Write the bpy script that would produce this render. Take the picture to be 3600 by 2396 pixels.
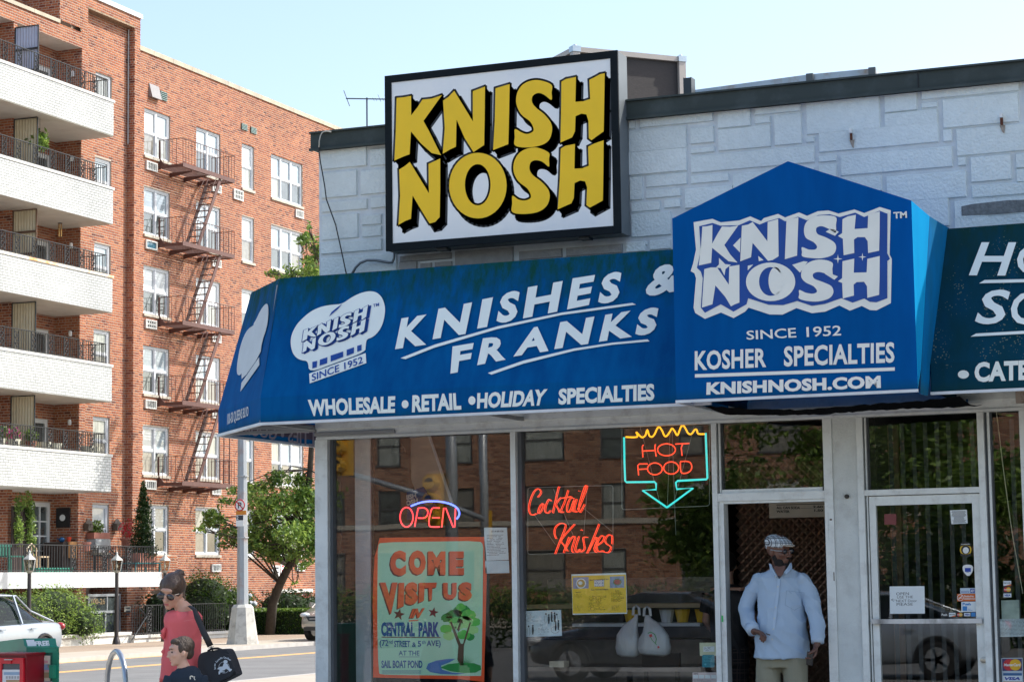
import bpy, math, random
import numpy as np
from mathutils import Vector, Matrix, noise
from mathutils.geometry import tessellate_polygon
random.seed(7)
S = bpy.context.scene
COL = S.collection
for _o in list(bpy.data.objects): bpy.data.objects.remove(_o)

# ------------------------------------------------------------------ camera
AX = Vector((0.924038, 0.054840, 0.378347)).normalized()
AY = Vector((0.382049, -0.096567, -0.919083)); AY = (AY - AX * AX.dot(AY)).normalized()
AZ = AX.cross(AY)
MR = Matrix((AX, AY, AZ))
CAM = Vector((0, 0, 1.6)); FPX = 7623.55
cd = bpy.data.cameras.new('camera'); cam = bpy.data.objects.new('camera', cd); COL.objects.link(cam)
cam.matrix_world = Matrix.Translation(CAM) @ MR.to_4x4()
cd.sensor_width = 36; cd.lens = FPX / 3600 * 36; cd.clip_start = 0.1; cd.clip_end = 3000
S.camera = cam

# ------------------------------------------------------------------ light
SUN = Vector((1.0, 0.76, 1.26)).normalized()
w = bpy.data.worlds.new('World'); S.world = w; w.use_nodes = True
nt = w.node_tree; nt.nodes.clear()
sky = nt.nodes.new('ShaderNodeTexSky'); sky.sky_type = 'NISHITA'; sky.sun_disc = False
sky.sun_elevation = math.asin(SUN.z); sky.sun_rotation = math.atan2(SUN.x, SUN.y)
sky.air_density = 1.0; sky.dust_density = 2.4; sky.ozone_density = 0.6; sky.altitude = 20
bg = nt.nodes.new('ShaderNodeBackground'); bg.inputs[1].default_value = 0.15
wo = nt.nodes.new('ShaderNodeOutputWorld')
nt.links.new(sky.outputs[0], bg.inputs[0]); nt.links.new(bg.outputs[0], wo.inputs[0])
sl = bpy.data.lights.new('sun', 'SUN'); sl.energy = 3.0; sl.angle = math.radians(0.53); sl.color = (1, 0.955, 0.88)
so = bpy.data.objects.new('sun', sl); COL.objects.link(so)
so.rotation_euler = SUN.to_track_quat('Z', 'Y').to_euler()
S.view_settings.view_transform = 'Standard'; S.view_settings.look = 'None'
S.view_settings.gamma = 1; S.view_settings.use_curve_mapping = False
S.view_settings.exposure = 0.98
S.render.engine = 'CYCLES'
S.cycles.max_bounces = 8; S.cycles.transparent_max_bounces = 24; S.cycles.sample_clamp_indirect = 6
S.cycles.caustics_reflective = False; S.cycles.caustics_refractive = False

# ------------------------------------------------------------------ survey: photograph position -> point on a real plane
def ray(u, v): return MR @ Vector(((u - 1800) / FPX, -(v - 1198) / FPX, -1.0))
def onY(u, v, y): d = ray(u, v); return CAM + d * ((y - CAM.y) / d.y)
def onX(u, v, x): d = ray(u, v); return CAM + d * ((x - CAM.x) / d.x)
def onZ(u, v, z): d = ray(u, v); return CAM + d * ((z - CAM.z) / d.z)
def onP(u, v, p0, n): d = ray(u, v); return CAM + d * ((p0 - CAM).dot(n) / d.dot(n))
class Zoom:
    def __init__(s, ox, oy, k): s.o = (ox, oy, k)
    def __call__(s, x, y): return (s.o[0] + x / s.o[2], s.o[1] + y / s.o[2])

# ------------------------------------------------------------------ materials
MATS = {}
def nmat(name):
    m = bpy.data.materials.new(name); m.use_nodes = True
    return m, m.node_tree, m.node_tree.nodes['Principled BSDF']
def pm(name, col, rough=.6, metal=0., var=.12, scale=6., bump=0., bscale=60., col2=None, c2scale=3., c2amt=.0, coat=0., spec=.5, stretch=(1, 1, 1), emit=None, es=0., sub=0., alpha=None):
    if name in MATS: return MATS[name]
    m, t, b = nmat(name); N = t.nodes; L = t.links
    tc = N.new('ShaderNodeTexCoord'); mp = N.new('ShaderNodeMapping'); mp.inputs['Scale'].default_value = stretch
    L.new(tc.outputs['Object'], mp.inputs[0])
    n1 = N.new('ShaderNodeTexNoise'); n1.inputs['Scale'].default_value = scale; n1.inputs['Detail'].default_value = 5
    L.new(mp.outputs[0], n1.inputs[0])
    r = N.new('ShaderNodeMapRange'); r.inputs['From Min'].default_value = .25; r.inputs['From Max'].default_value = .75
    r.inputs['To Min'].default_value = 1 - var; r.inputs['To Max'].default_value = 1 + var
    L.new(n1.outputs[0], r.inputs[0])
    mx = N.new('ShaderNodeMix'); mx.data_type = 'RGBA'; mx.blend_type = 'MULTIPLY'; mx.inputs[0].default_value = 1
    mx.inputs[6].default_value = (*col, 1); L.new(r.outputs[0], mx.inputs[7]); out = mx.outputs[2]
    if col2:
        n2 = N.new('ShaderNodeTexNoise'); n2.inputs['Scale'].default_value = c2scale; n2.inputs['Detail'].default_value = 6; n2.inputs['Roughness'].default_value = .65
        L.new(mp.outputs[0], n2.inputs[0])
        r2 = N.new('ShaderNodeMapRange'); r2.inputs['From Min'].default_value = .5; r2.inputs['From Max'].default_value = .68; r2.inputs['To Max'].default_value = c2amt
        L.new(n2.outputs[0], r2.inputs[0])
        m2 = N.new('ShaderNodeMix'); m2.data_type = 'RGBA'; L.new(r2.outputs[0], m2.inputs[0]); L.new(out, m2.inputs[6]); m2.inputs[7].default_value = (*col2, 1)
        out = m2.outputs[2]
    L.new(out, b.inputs['Base Color'])
    b.inputs['Roughness'].default_value = rough; b.inputs['Metallic'].default_value = metal
    b.inputs['Coat Weight'].default_value = coat; b.inputs['Specular IOR Level'].default_value = spec
    if bump:
        n3 = N.new('ShaderNodeTexNoise'); n3.inputs['Scale'].default_value = bscale; n3.inputs['Detail'].default_value = 4
        L.new(mp.outputs[0], n3.inputs[0]); bp = N.new('ShaderNodeBump'); bp.inputs['Strength'].default_value = bump; bp.inputs['Distance'].default_value = .02
        L.new(n3.outputs[0], bp.inputs['Height']); L.new(bp.outputs[0], b.inputs['Normal'])
    if emit: b.inputs['Emission Color'].default_value = (*emit, 1); b.inputs['Emission Strength'].default_value = es
    if sub: b.inputs['Subsurface Weight'].default_value = sub; b.inputs['Subsurface Radius'].default_value = (.012, .005, .003)
    MATS[name] = m; return m

def tonemat(name, cols, rough=.85, var=.12, bump=.25, bscale=35., spec=.3, stain=None):
    """every piece takes its own shade from its 'tone' (or from its own random number)"""
    m, t, b = nmat(name); N = t.nodes; L = t.links
    at = N.new('ShaderNodeAttribute'); at.attribute_name = 'tone'
    oi = N.new('ShaderNodeObjectInfo'); ad = N.new('ShaderNodeMath'); ad.operation = 'ADD'
    L.new(at.outputs['Fac'], ad.inputs[0]); L.new(oi.outputs['Random'], ad.inputs[1])
    fr = N.new('ShaderNodeMath'); fr.operation = 'FRACT'; L.new(ad.outputs[0], fr.inputs[0])
    cr = N.new('ShaderNodeValToRGB'); cr.color_ramp.interpolation = 'LINEAR'
    e = cr.color_ramp.elements
    while len(e) < len(cols): e.new(.5)
    for i, (p, c) in enumerate(cols): e[i].position = p; e[i].color = (*c, 1)
    L.new(fr.outputs[0], cr.inputs[0])
    ge = N.new('ShaderNodeNewGeometry')
    n1 = N.new('ShaderNodeTexNoise'); n1.inputs['Scale'].default_value = 14; n1.inputs['Detail'].default_value = 5; L.new(ge.outputs['Position'], n1.inputs[0])
    r = N.new('ShaderNodeMapRange'); r.inputs['From Min'].default_value = .25; r.inputs['From Max'].default_value = .75
    r.inputs['To Min'].default_value = 1 - var; r.inputs['To Max'].default_value = 1 + var; L.new(n1.outputs[0], r.inputs[0])
    mx = N.new('ShaderNodeMix'); mx.data_type = 'RGBA'; mx.blend_type = 'MULTIPLY'; mx.inputs[0].default_value = 1
    L.new(cr.outputs[0], mx.inputs[6]); L.new(r.outputs[0], mx.inputs[7]); out = mx.outputs[2]
    n4 = N.new('ShaderNodeTexNoise'); n4.inputs['Scale'].default_value = .55; n4.inputs['Detail'].default_value = 4; L.new(ge.outputs['Position'], n4.inputs[0])
    r4 = N.new('ShaderNodeMapRange'); r4.inputs['From Min'].default_value = .3; r4.inputs['From Max'].default_value = .7; r4.inputs['To Min'].default_value = .84; r4.inputs['To Max'].default_value = 1.12; L.new(n4.outputs[0], r4.inputs[0])
    m4 = N.new('ShaderNodeMix'); m4.data_type = 'RGBA'; m4.blend_type = 'MULTIPLY'; m4.inputs[0].default_value = 1; L.new(out, m4.inputs[6]); L.new(r4.outputs[0], m4.inputs[7]); out = m4.outputs[2]
    L.new(out, b.inputs['Base Color']); b.inputs['Roughness'].default_value = rough; b.inputs['Specular IOR Level'].default_value = spec
    if bump:
        n3 = N.new('ShaderNodeTexNoise'); n3.inputs['Scale'].default_value = bscale; n3.inputs['Detail'].default_value = 3; L.new(ge.outputs['Position'], n3.inputs[0])
        bp = N.new('ShaderNodeBump'); bp.inputs['Strength'].default_value = bump; bp.inputs['Distance'].default_value = .02
        L.new(n3.outputs[0], bp.inputs['Height']); L.new(bp.outputs[0], b.inputs['Normal'])
    MATS[name] = m; return m

def leafmat(name, cols):
    m, t, b = nmat(name); N = t.nodes; L = t.links
    at = N.new('ShaderNodeAttribute'); at.attribute_name = 'tone'
    cr = N.new('ShaderNodeValToRGB'); e = cr.color_ramp.elements
    while len(e) < len(cols): e.new(.5)
    for i, (p, c) in enumerate(cols): e[i].position = p; e[i].color = (*c, 1)
    L.new(at.outputs['Fac'], cr.inputs[0]); L.new(cr.outputs[0], b.inputs['Base Color'])
    b.inputs['Roughness'].default_value = .42; b.inputs['Specular IOR Level'].default_value = .45
    tr = N.new('ShaderNodeBsdfTranslucent'); hs = N.new('ShaderNodeHueSaturation'); hs.inputs['Value'].default_value = 1.6; hs.inputs['Hue'].default_value = .485
    L.new(cr.outputs[0], hs.inputs['Color']); L.new(hs.outputs[0], tr.inputs[0])
    ms = N.new('ShaderNodeMixShader'); ms.inputs[0].default_value = .35
    L.new(b.outputs[0], ms.inputs[1]); L.new(tr.outputs[0], ms.inputs[2]); L.new(ms.outputs[0], N['Material Output'].inputs[0])
    MATS[name] = m; return m

def glassmat(name, tint=(.8, .84, .82), refl=1.5, wob=0.):
    m, t, b = nmat(name); N = t.nodes; L = t.links; N.remove(b)
    tr = N.new('ShaderNodeBsdfTransparent'); tr.inputs[0].default_value = (*tint, 1)
    gl = N.new('ShaderNodeBsdfGlossy'); gl.inputs['Roughness'].default_value = 0.0; gl.inputs[0].default_value = (1, 1, 1, 1)
    f0 = ((refl - 1) / (refl + 1)) ** 2 * .5
    lw = N.new('ShaderNodeLayerWeight'); lw.inputs[0].default_value = .5
    pw = N.new('ShaderNodeMath'); pw.operation = 'POWER'; pw.inputs[1].default_value = 5; L.new(lw.outputs['Facing'], pw.inputs[0])
    fz = N.new('ShaderNodeMath'); fz.operation = 'MULTIPLY_ADD'; fz.inputs[1].default_value = .9 - f0; fz.inputs[2].default_value = f0; L.new(pw.outputs[0], fz.inputs[0])
    if wob:
        ge = N.new('ShaderNodeNewGeometry'); n3 = N.new('ShaderNodeTexNoise'); n3.inputs['Scale'].default_value = 1.3; n3.inputs['Detail'].default_value = 1
        L.new(ge.outputs['Position'], n3.inputs[0]); bp = N.new('ShaderNodeBump'); bp.inputs['Strength'].default_value = wob; bp.inputs['Distance'].default_value = .01
        L.new(n3.outputs[0], bp.inputs['Height']); L.new(bp.outputs[0], gl.inputs['Normal'])
    ms = N.new('ShaderNodeMixShader'); L.new(fz.outputs[0], ms.inputs[0]); L.new(tr.outputs[0], ms.inputs[1]); L.new(gl.outputs[0], ms.inputs[2])
    L.new(ms.outputs[0], N['Material Output'].inputs[0]); MATS[name] = m; return m

def emat(name, col, s):
    return pm(name, tuple(c * .5 for c in col), rough=.3, var=0, emit=col, es=s)

# ------------------------------------------------------------------ mesh builder
class MB:
    def __init__(s): s.v = []; s.f = []; s.mi = []; s.tone = []
    def add(s, vs, fs, mi=0, tone=None):
        n = len(s.v); s.v += [tuple(p) for p in vs]
        for f in fs: s.f.append(tuple(i + n for i in f)); s.mi.append(mi); s.tone.append(0. if tone is None else tone)
        return s
    def box(s, x0, y0, z0, x1, y1, z1, mi=0, tone=None):
        x0, x1 = min(x0, x1), max(x0, x1); y0, y1 = min(y0, y1), max(y0, y1); z0, z1 = min(z0, z1), max(z0, z1)
        return s.add([(x0, y0, z0), (x1, y0, z0), (x1, y1, z0), (x0, y1, z0), (x0, y0, z1), (x1, y0, z1), (x1, y1, z1), (x0, y1, z1)],
              [(0, 3, 2, 1), (4, 5, 6, 7), (0, 1, 5, 4), (1, 2, 6, 5), (2, 3, 7, 6), (3, 0, 4, 7)], mi, tone)
    def bar(s, a, b, w, h=None, up=(0, 0, 1), mi=0, tone=None):
        a = Vector(a); b = Vector(b); h = h or w; d = (b - a)
        if d.length < 1e-6: return s
        d.normalize(); u = Vector(up)
        if abs(d.dot(u)) > .99: u = Vector((1, 0, 0))
        sx = d.cross(u).normalized() * (w / 2); sz = sx.cross(d).normalized() * (h / 2)
        return s.add([a - sx - sz, a + sx - sz, a + sx + sz, a - sx + sz, b - sx - sz, b + sx - sz, b + sx + sz, b - sx + sz],
              [(0, 1, 2, 3), (7, 6, 5, 4), (0, 4, 5, 1), (1, 5, 6, 2), (2, 6, 7, 3), (3, 7, 4, 0)], mi, tone)
    def quad(s, a, b, c, d, mi=0, tone=None): return s.add([a, b, c, d], [(0, 1, 2, 3)], mi, tone)
    def poly(s, pts, mi=0, tone=None):
        """flat polygon in space, triangulated"""
        tr = tessellate_polygon([[Vector(p) for p in pts]])
        return s.add(pts, [tuple(t) for t in tr], mi, tone)
    def prism(s, pts, vec, mi=0, tone=None):
        pts = [Vector(p) for p in pts]; vec = Vector(vec); n = len(pts)
        tr = tessellate_polygon([pts])
        fs = [tuple(t) for t in tr] + [tuple(reversed([i + n for i in t])) for t in tr] + [(i, i + n, (i + 1) % n + n, (i + 1) % n) for i in range(n)]
        return s.add(pts + [p + vec for p in pts], fs, mi, tone)
    def chain(s, pts, rad, side=(1, 0, 0), n=10, mi=0, tone=None, closed=False):
        """tube through points; rad: r, or list of r or (ra, rb); ra lies along 'side'"""
        P = [Vector(p) for p in pts]; m = len(P); vs = []; sd = Vector(side)
        R = rad if isinstance(rad, list) else [rad] * m
        for i, p in enumerate(P):
            if closed: t = P[(i + 1) % m] - P[i - 1]
            else: t = (P[min(i + 1, m - 1)] - P[max(i - 1, 0)])
            if t.length < 1e-9: t = Vector((0, 0, 1))
            t.normalize(); a = sd - t * sd.dot(t)
            if a.length < .15: a = Vector((0, 1, .01)) - t * Vector((0, 1, .01)).dot(t)
            a.normalize(); b = t.cross(a); sd = a if not isinstance(rad, list) else sd
            ra, rb = (R[i] if isinstance(R[i], tuple) else (R[i], R[i]))
            for k in range(n):
                c = 2 * math.pi * k / n; vs.append(p + a * (ra * math.cos(c)) + b * (rb * math.sin(c)))
        fs = []
        for i in range(m if closed else m - 1):
            j = (i + 1) % m
            for k in range(n): k2 = (k + 1) % n; fs.append((i * n + k, i * n + k2, j * n + k2, j * n + k))
        if not closed: fs.append(tuple(range(n - 1, -1, -1))); fs.append(tuple(range((m - 1) * n, m * n)))
        return s.add(vs, fs, mi, tone)
    def ell(s, c, r, n=14, m=9, mi=0, rot=None, tone=None):
        c = Vector(c); vs = [];
        for i in range(m + 1):
            th = math.pi * i / m
            for k in range(n):
                ph = 2 * math.pi * k / n
                q = Vector((r[0] * math.sin(th) * math.cos(ph), r[1] * math.sin(th) * math.sin(ph), r[2] * math.cos(th)))
                if rot: q = rot @ q
                vs.append(c + q)
        fs = [(i * n + k, (i + 1) * n + k, (i + 1) * n + (k + 1) % n, i * n + (k + 1) % n) for i in range(m) for k in range(n)]
        return s.add(vs, fs, mi, tone)
    def lathe(s, c, prof, n=16, mi=0, axis='z', tone=None):
        c = Vector(c); vs = []
        for r, z in prof:
            for k in range(n):
                a = 2 * math.pi * k / n; q = (r * math.cos(a), r * math.sin(a), z)
                if axis == 'y': q = (q[0], q[2], q[1])
                if axis == 'x': q = (q[2], q[0], q[1])
                vs.append(c + Vector(q))
        m = len(prof)
        fs = [(i * n + k, i * n + (k + 1) % n, (i + 1) * n + (k + 1) % n, (i + 1) * n + k) for i in range(m - 1) for k in range(n)]
        fs.append(tuple(range(n - 1, -1, -1))); fs.append(tuple(range((m - 1) * n, m * n)))
        return s.add(vs, fs, mi, tone)
    def mesh(s, name, mats, smooth=False, org=(0, 0, 0)):
        me = bpy.data.meshes.new(name); o = Vector(org)
        vs = [(p[0] - o.x, p[1] - o.y, p[2] - o.z) for p in s.v]
        me.from_pydata(vs, [], s.f)
        if not isinstance(mats, (list, tuple)): mats = [mats]
        for m in mats: me.materials.append(m)
        if len(mats) > 1: me.polygons.foreach_set('material_index', s.mi)
        if any(s.tone): a = me.attributes.new('tone', 'FLOAT', 'FACE'); a.data.foreach_set('value', s.tone)
        if smooth: me.polygons.foreach_set('use_smooth', [True] * len(me.polygons))
        me.update(); return me
    def build(s, name, mats, parent=None, smooth=False, org=None, kind=None):
        if not s.f: return None
        o0 = Vector(org) if org is not None else Vector((0, 0, 0))
        base = wloc(parent) if parent is not None else Vector((0, 0, 0))
        if org is None and parent is not None: o0 = base
        if org is None and parent is None:
            a = np.array(s.v); o0 = Vector(((a[:, 0].min() + a[:, 0].max()) / 2, (a[:, 1].min() + a[:, 1].max()) / 2, a[:, 2].min()))
        ob = bpy.data.objects.new(name, s.mesh(name, mats, smooth, o0)); COL.objects.link(ob)
        ob.location = o0 - base
        if parent is not None: ob.parent = parent
        if kind: ob['kind'] = kind
        WL[ob.name] = o0
        return ob
WL = {}
def wloc(o): return WL.get(o.name, Vector((0, 0, 0)))
def tag(o, label=None, cat=None, group=None, kind=None):
    if label: o['label'] = label
    if cat: o['category'] = cat
    if group: o['group'] = group
    if kind: o['kind'] = kind
    return o
def thing(name, label, cat, loc=(0, 0, 0), group=None):
    o = bpy.data.objects.new(name, None); COL.objects.link(o); o.location = loc; o.empty_display_size = .2
    WL[o.name] = Vector(loc); return tag(o, label, cat, group)
def kids(o): return [c for c in bpy.data.objects if c.parent == o]
def copytree(o, off=(0, 0, 0), parent=None, ch=None):
    if ch is None:
        ch = {}
        for c in bpy.data.objects:
            if c.parent: ch.setdefault(c.parent.name, []).append(c)
    c = o.copy(); COL.objects.link(c); c.location = o.location + Vector(off)
    if parent is not None: c.parent = parent
    WL[c.name] = wloc(o) + Vector(off)
    for k in ch.get(o.name, []): copytree(k, (0, 0, 0), c, ch)
    return c
def struct(name, mb, m, **k): o = mb.build(name, m, **k); o['kind'] = 'structure'; return o

# ------------------------------------------------------------------ flat print on planes
def chaikin(p, it=2):
    for _ in range(it):
        q = []
        for i in range(len(p)):
            a = p[i]; b = p[(i + 1) % len(p)]
            q.append((a[0] * .75 + b[0] * .25, a[1] * .75 + b[1] * .25)); q.append((a[0] * .25 + b[0] * .75, a[1] * .25 + b[1] * .75))
        p = q
    return p
def ellp(cx, cy, rx, ry, n=28): return [(cx + rx * math.cos(2 * math.pi * i / n), cy + ry * math.sin(2 * math.pi * i / n)) for i in range(n)]
def flat(mb, loops, mp, mi=0):
    """loops: outer loop and holes as 2-D points; mp maps a 2-D point to space"""
    P = [[Vector(mp(*q)) for q in l] for l in loops]
    L2 = [[Vector((q[0], q[1], 0)) for q in l] for l in loops]
    tr = tessellate_polygon(L2); fl = [q for l in P for q in l]
    mb.add(fl, [tuple(t) for t in tr], mi)
_TX = {}
def textmesh(s, off=0.0, shear=0., space=1., res=3):
    k = (s, off, shear, space)
    if k in _TX: return _TX[k]
    c = bpy.data.curves.new('t', 'FONT'); c.body = s; c.offset = off; c.shear = shear; c.space_character = space; c.resolution_u = res; c.fill_mode = 'FRONT'
    o = bpy.data.objects.new('t', c); COL.objects.link(o)
    dg = bpy.context.evaluated_depsgraph_get(); me = bpy.data.meshes.new_from_object(o.evaluated_get(dg))
    v = [(p.co.x, p.co.y) for p in me.vertices]; f = [tuple(p.vertices) for p in me.polygons]
    bpy.data.objects.remove(o); bpy.data.curves.remove(c); bpy.data.meshes.remove(me)
    xs = [p[0] for p in v]; ys = [p[1] for p in v]; x0, x1, y0, y1 = min(xs), max(xs), min(ys), max(ys)
    v = [((p[0] - x0) / (x1 - x0), (p[1] - y0) / (y1 - y0)) for p in v]
    _TX[k] = (v, f); return _TX[k]
def quadmap(q):
    """q: TL, TR, BR, BL 2-D -> map of unit square (t up)"""
    TL, TR, BR, BL = q
    def g(s, t):
        x = (1 - s) * (1 - t) * BL[0] + s * (1 - t) * BR[0] + s * t * TR[0] + (1 - s) * t * TL[0]
        y = (1 - s) * (1 - t) * BL[1] + s * (1 - t) * BR[1] + s * t * TR[1] + (1 - s) * t * TL[1]
        return x, y
    return g
def text(mb, s, q, mp, off=0., shear=0., space=1., mi=0):
    v, f = textmesh(s, off, shear, space); g = quadmap(q)
    mb.add([mp(*g(a, b)) for a, b in v], f, mi)
def rectq(x0, y0, x1, y1): return [(x0, y0), (x1, y0), (x1, y1), (x0, y1)]
def strokes2(mb, pts, wd, mp, closed=False, mi=0):
    """flat line of given width (2-D units)"""
    n = len(pts)
    for i in range(n if closed else n - 1):
        a = pts[i]; b = pts[(i + 1) % n]; dx, dy = b[0] - a[0], b[1] - a[1]; l = math.hypot(dx, dy)
        if l < 1e-6: continue
        ex, ey = dx / l * wd * .3, dy / l * wd * .3; nx, ny = -dy / l * wd / 2, dx / l * wd / 2
        flat(mb, [[(a[0] - ex + nx, a[1] - ey + ny), (b[0] + ex + nx, b[1] + ey + ny), (b[0] + ex - nx, b[1] + ey - ny), (a[0] - ex - nx, a[1] - ey - ny)]], mp, mi)
def blockshadow(mb, loops, vec, wd, mp, mi=0):
    """outline of width wd and a block side swept by vec, for one letter"""
    for l in loops:
        strokes2(mb, l, wd * 2, mp, True, mi)
        l2 = [(x + vec[0], y + vec[1]) for x, y in l]; strokes2(mb, l2, wd * 2, mp, True, mi)
        n = len(l)
        for i in range(n): flat(mb, [[l[i], l[(i + 1) % n], l2[(i + 1) % n], l2[i]]], mp, mi)
    flat(mb, [[(x + vec[0], y + vec[1]) for x, y in l] for l in loops], mp, mi)
def planemap(fn, zoom=None, push=0., toward=None):
    """2-D photo survey -> plane point, shifted toward the viewer along 'toward'"""
    t = Vector(toward) * push if toward else Vector((0, -push, 0))
    def g(x, y):
        u, v = zoom(x, y) if zoom else (x, y)
        return fn(u, v) + t
    return g
# ------------------------------------------------------------------ shared materials
ALU = pm('aluminium_paint', (.72, .76, .75), rough=.45, metal=.15, var=.07, scale=5, bump=.04, bscale=120, col2=(.34, .33, .31), c2scale=9, c2amt=.35)
ALUD = pm('aluminium_dark_gasket', (.10, .11, .12), rough=.6)  # dark gasket strips between posts and glass
DARK = pm('dark_metal', (.035, .045, .05), rough=.45, var=.15)
CAPM = pm('parapet_metal', (.045, .058, .055), rough=.6, spec=.25, var=.1, scale=2.5, col2=(.1, .12, .12), c2scale=4, c2amt=.4)
WHITE = pm('white_paint', (.78, .79, .78), rough=.5, var=.05)
BLACK = pm('black_matt', (.012, .012, .014), rough=.6)
PAPER = pm('paper', (.72, .78, .80), rough=.8, var=.04)
INK = pm('ink', (.03, .035, .05), rough=.7)
SHOPGLASS = glassmat('shop_glass', (.97, .98, .97), 1.92, .03)
CLEAR = glassmat('clear_glass', (.9, .93, .92), 1.45)
LETTER = pm('awning_letter_vinyl', (.78, .84, .80), rough=.55, var=.05, scale=3)
ASPH = pm('asphalt', (.175, .175, .17), rough=.92, var=.16, scale=1.2, bump=.3, bscale=220, col2=(.16, .155, .15), c2scale=.35, c2amt=.6)
CONC = pm('sidewalk_concrete', (.42, .37, .30), rough=.9, var=.12, scale=2.2, bump=.15, bscale=160, col2=(.34, .30, .25), c2scale=1.1, c2amt=.5)
AGGR = pm('tan_aggregate', (.33, .255, .19), rough=.95, var=.3, scale=26, bump=.3, bscale=120)
YPAINT = pm('yellow_road_paint', (.72, .40, .13), rough=.8, var=.25, scale=14)

# ------------------------------------------------------------------ ground
m = MB(); m.box(-700, -700, -.5, 700, 900, -.10); g = struct('ground', m, ASPH)
m = MB(); m.box(-18.4, 17.01, -.3, -8.9, 140, 0); m.box(-18.4, 8.2, -.3, 60, 17.0, 0); struct('sidewalk', m, CONC)
m = MB(); m.box(-31.2, 30, -.3, -28.9, 160, 0); struct('sidewalk', m, CONC)
m = MB(); m.box(-35.0, 30, -.3, -31.204, 160, -.002); struct('pavement_strip', m, AGGR)
m = MB(); m.box(-60, 30, -.3, -35.004, 160, -.03); struct('garden_soil', m, pm('soil', (.06, .045, .03), rough=1, var=.3, scale=8))
m = MB(); m.box(-18.55, 8.0, -.3, -18.404, 140, .004); m.box(-28.896, 30, -.3, -28.75, 160, .004); m.box(-18.4, 8.04, -.3, 60, 8.196, .004); struct('kerb', m, pm('kerb_stone', (.42, .40, .37), rough=.85, var=.15, scale=4))
m = MB()
for xx in (-25.75, -25.52): m.box(xx, 9, -.1, xx + .12, 150, -.096)
m.box(-28.74, 36, -.1, -28.60, 47, -.0955)
struct('road_marking', m, YPAINT)
m = MB()
for k in range(14): m.box(-23 + k * 1.1, 3.4, -.1, -22.5 + k * 1.1, 7.4, -.096)
struct('crosswalk_stripe', m, pm('white_road_paint', (.7, .7, .68), rough=.8, var=.2, scale=12))

# ------------------------------------------------------------------ shop building
SY = 17.0
shop = thing('shop_building', 'white painted block corner shop with dark roof edge and glass front', 'shop', (-5.5, 17, 0))
def X17(u, v): return onY(u, v, SY).x
def Z17(u, v): return onY(u, v, SY).z
WALLB = pm('mortar_painted', (.66, .70, .72), rough=.9, var=.1, scale=9, bump=.2)
m = MB()
m.box(-8.85, 17.02, 2.98, 14, 17.4, 5.45); m.box(-8.85, 17.401, -.0, -8.55, 33, 5.45); m.box(-8.549, 32.6, 0, 14, 33, 5.45); m.box(13.7, 17.401, 0, 14, 32.6, 5.45)
m.box(3.2, 17.05, 0, 14, 17.4, 2.979)
m.build('wall', WALLB, shop)
m = MB(); m.box(-8.548, 17.402, 5.2, 13.698, 32.598, 5.35); m.build('roof', pm('roof_felt', (.12, .12, .12), rough=.95), shop)
m = MB(); m.box(-8.90, 16.955, 5.455, 14.05, 17.45, 5.60); m.box(-8.902, 17.46, 5.455, -8.5, 33, 5.60); m.box(-8.905, 16.93, 5.44, 14.05, 16.954, 5.462); m.box(-8.905, 16.93, 5.597, 14.05, 16.954, 5.612)
cap = m.build('roof_cap', CAPM, shop)
m = MB()
for u, v in ((3230, 268),): x = X17(u, v); m.box(x, 16.948, 5.445, x + .006, 16.9545, 5.60)
m.build('cap_joint', BLACK, shop)
# ashlar blocks, surveyed corner by corner
BLK = tonemat('painted_block', [(0, (.72, .785, .775)), (.5, (.745, .81, .80)), (1, (.77, .835, .825))], rough=.75, var=.05, bump=.55, bscale=42, spec=.4)
RAWB = tonemat('raw_block', [(0, (.33, .31, .30)), (.5, (.40, .38, .36)), (1, (.36, .35, .34))], rough=.9, var=.12, bump=.5, bscale=55)
zr = Zoom(2150, 150, 1.6248); zl = Zoom(1100, 130, 1.6829); zu = Zoom(1350, 850, 2.2438)
blocks = []
R_ = """90,435,142,495;155,430,583,452;597,385,800,478;810,368,1085,395;810,422,912,462;920,412,1093,580;1103,337,1540,493;1103,537,1163,572;1550,290,1752,388;1762,272,2335,278;1762,340,1868,372;1550,400,1870,465;1882,320,2335,455;2345,222,2600,340;90,500,434,605;442,482,590,573;600,492,915,598;90,622,435,735;445,600,592,628;445,645,1165,688;1175,510,1875,572;1885,492,1950,567;1960,490,2600,600;1175,643,1290,680;1300,640,1955,712;1970,650,2032,705;2042,650,2292,785;2300,630,2600,700;2303,715,2600,780;95,762,183,900;190,755,435,812;445,757,675,793;190,840,400,880;105,910,282,960;292,895,398,943;410,830,700,930;683,745,1165,800;1175,695,1292,770;1305,772,1550,850;1562,760,2035,885;2050,812,2600,850;1560,905,1935,1050;1950,900,2600,965;1950,998,2600,1040;105,975,345,1100;75,1135,200,1195;210,1125,345,1180"""
for r in R_.split(';'):
    a = list(map(float, r.split(','))); p = onY(*zr(a[0], a[1]), SY); q = onY(*zr(a[2], a[3]), SY); blocks.append((p.x, q.z, q.x, p.z, 0))
R_ = """40,665,322,765;332,660,440,760;45,800,265,942;275,785,440,925;45,975,325,1020;335,945,440,1010;45,1055,272,1190;283,1050,410,1110;283,1120,410,1180;40,1215,412,1262;420,1045,452,1262;40,1305,500,1420"""
for r in R_.split(';'):
    a = list(map(float, r.split(','))); p = onY(*zl(a[0], a[1]), SY); q = onY(*zl(a[2], a[3]), SY); blocks.append((p.x, q.z, q.x, p.z, 0))
R_ = """110,150,265,222;275,162,380,210;390,152,540,195;115,105,535,137;550,65,1025,180;1045,55,1255,48;1055,68,1410,125;1425,40,1885,90;1265,35,1400,30;1900,5,2080,30;2090,-10,2270,20"""
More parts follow.
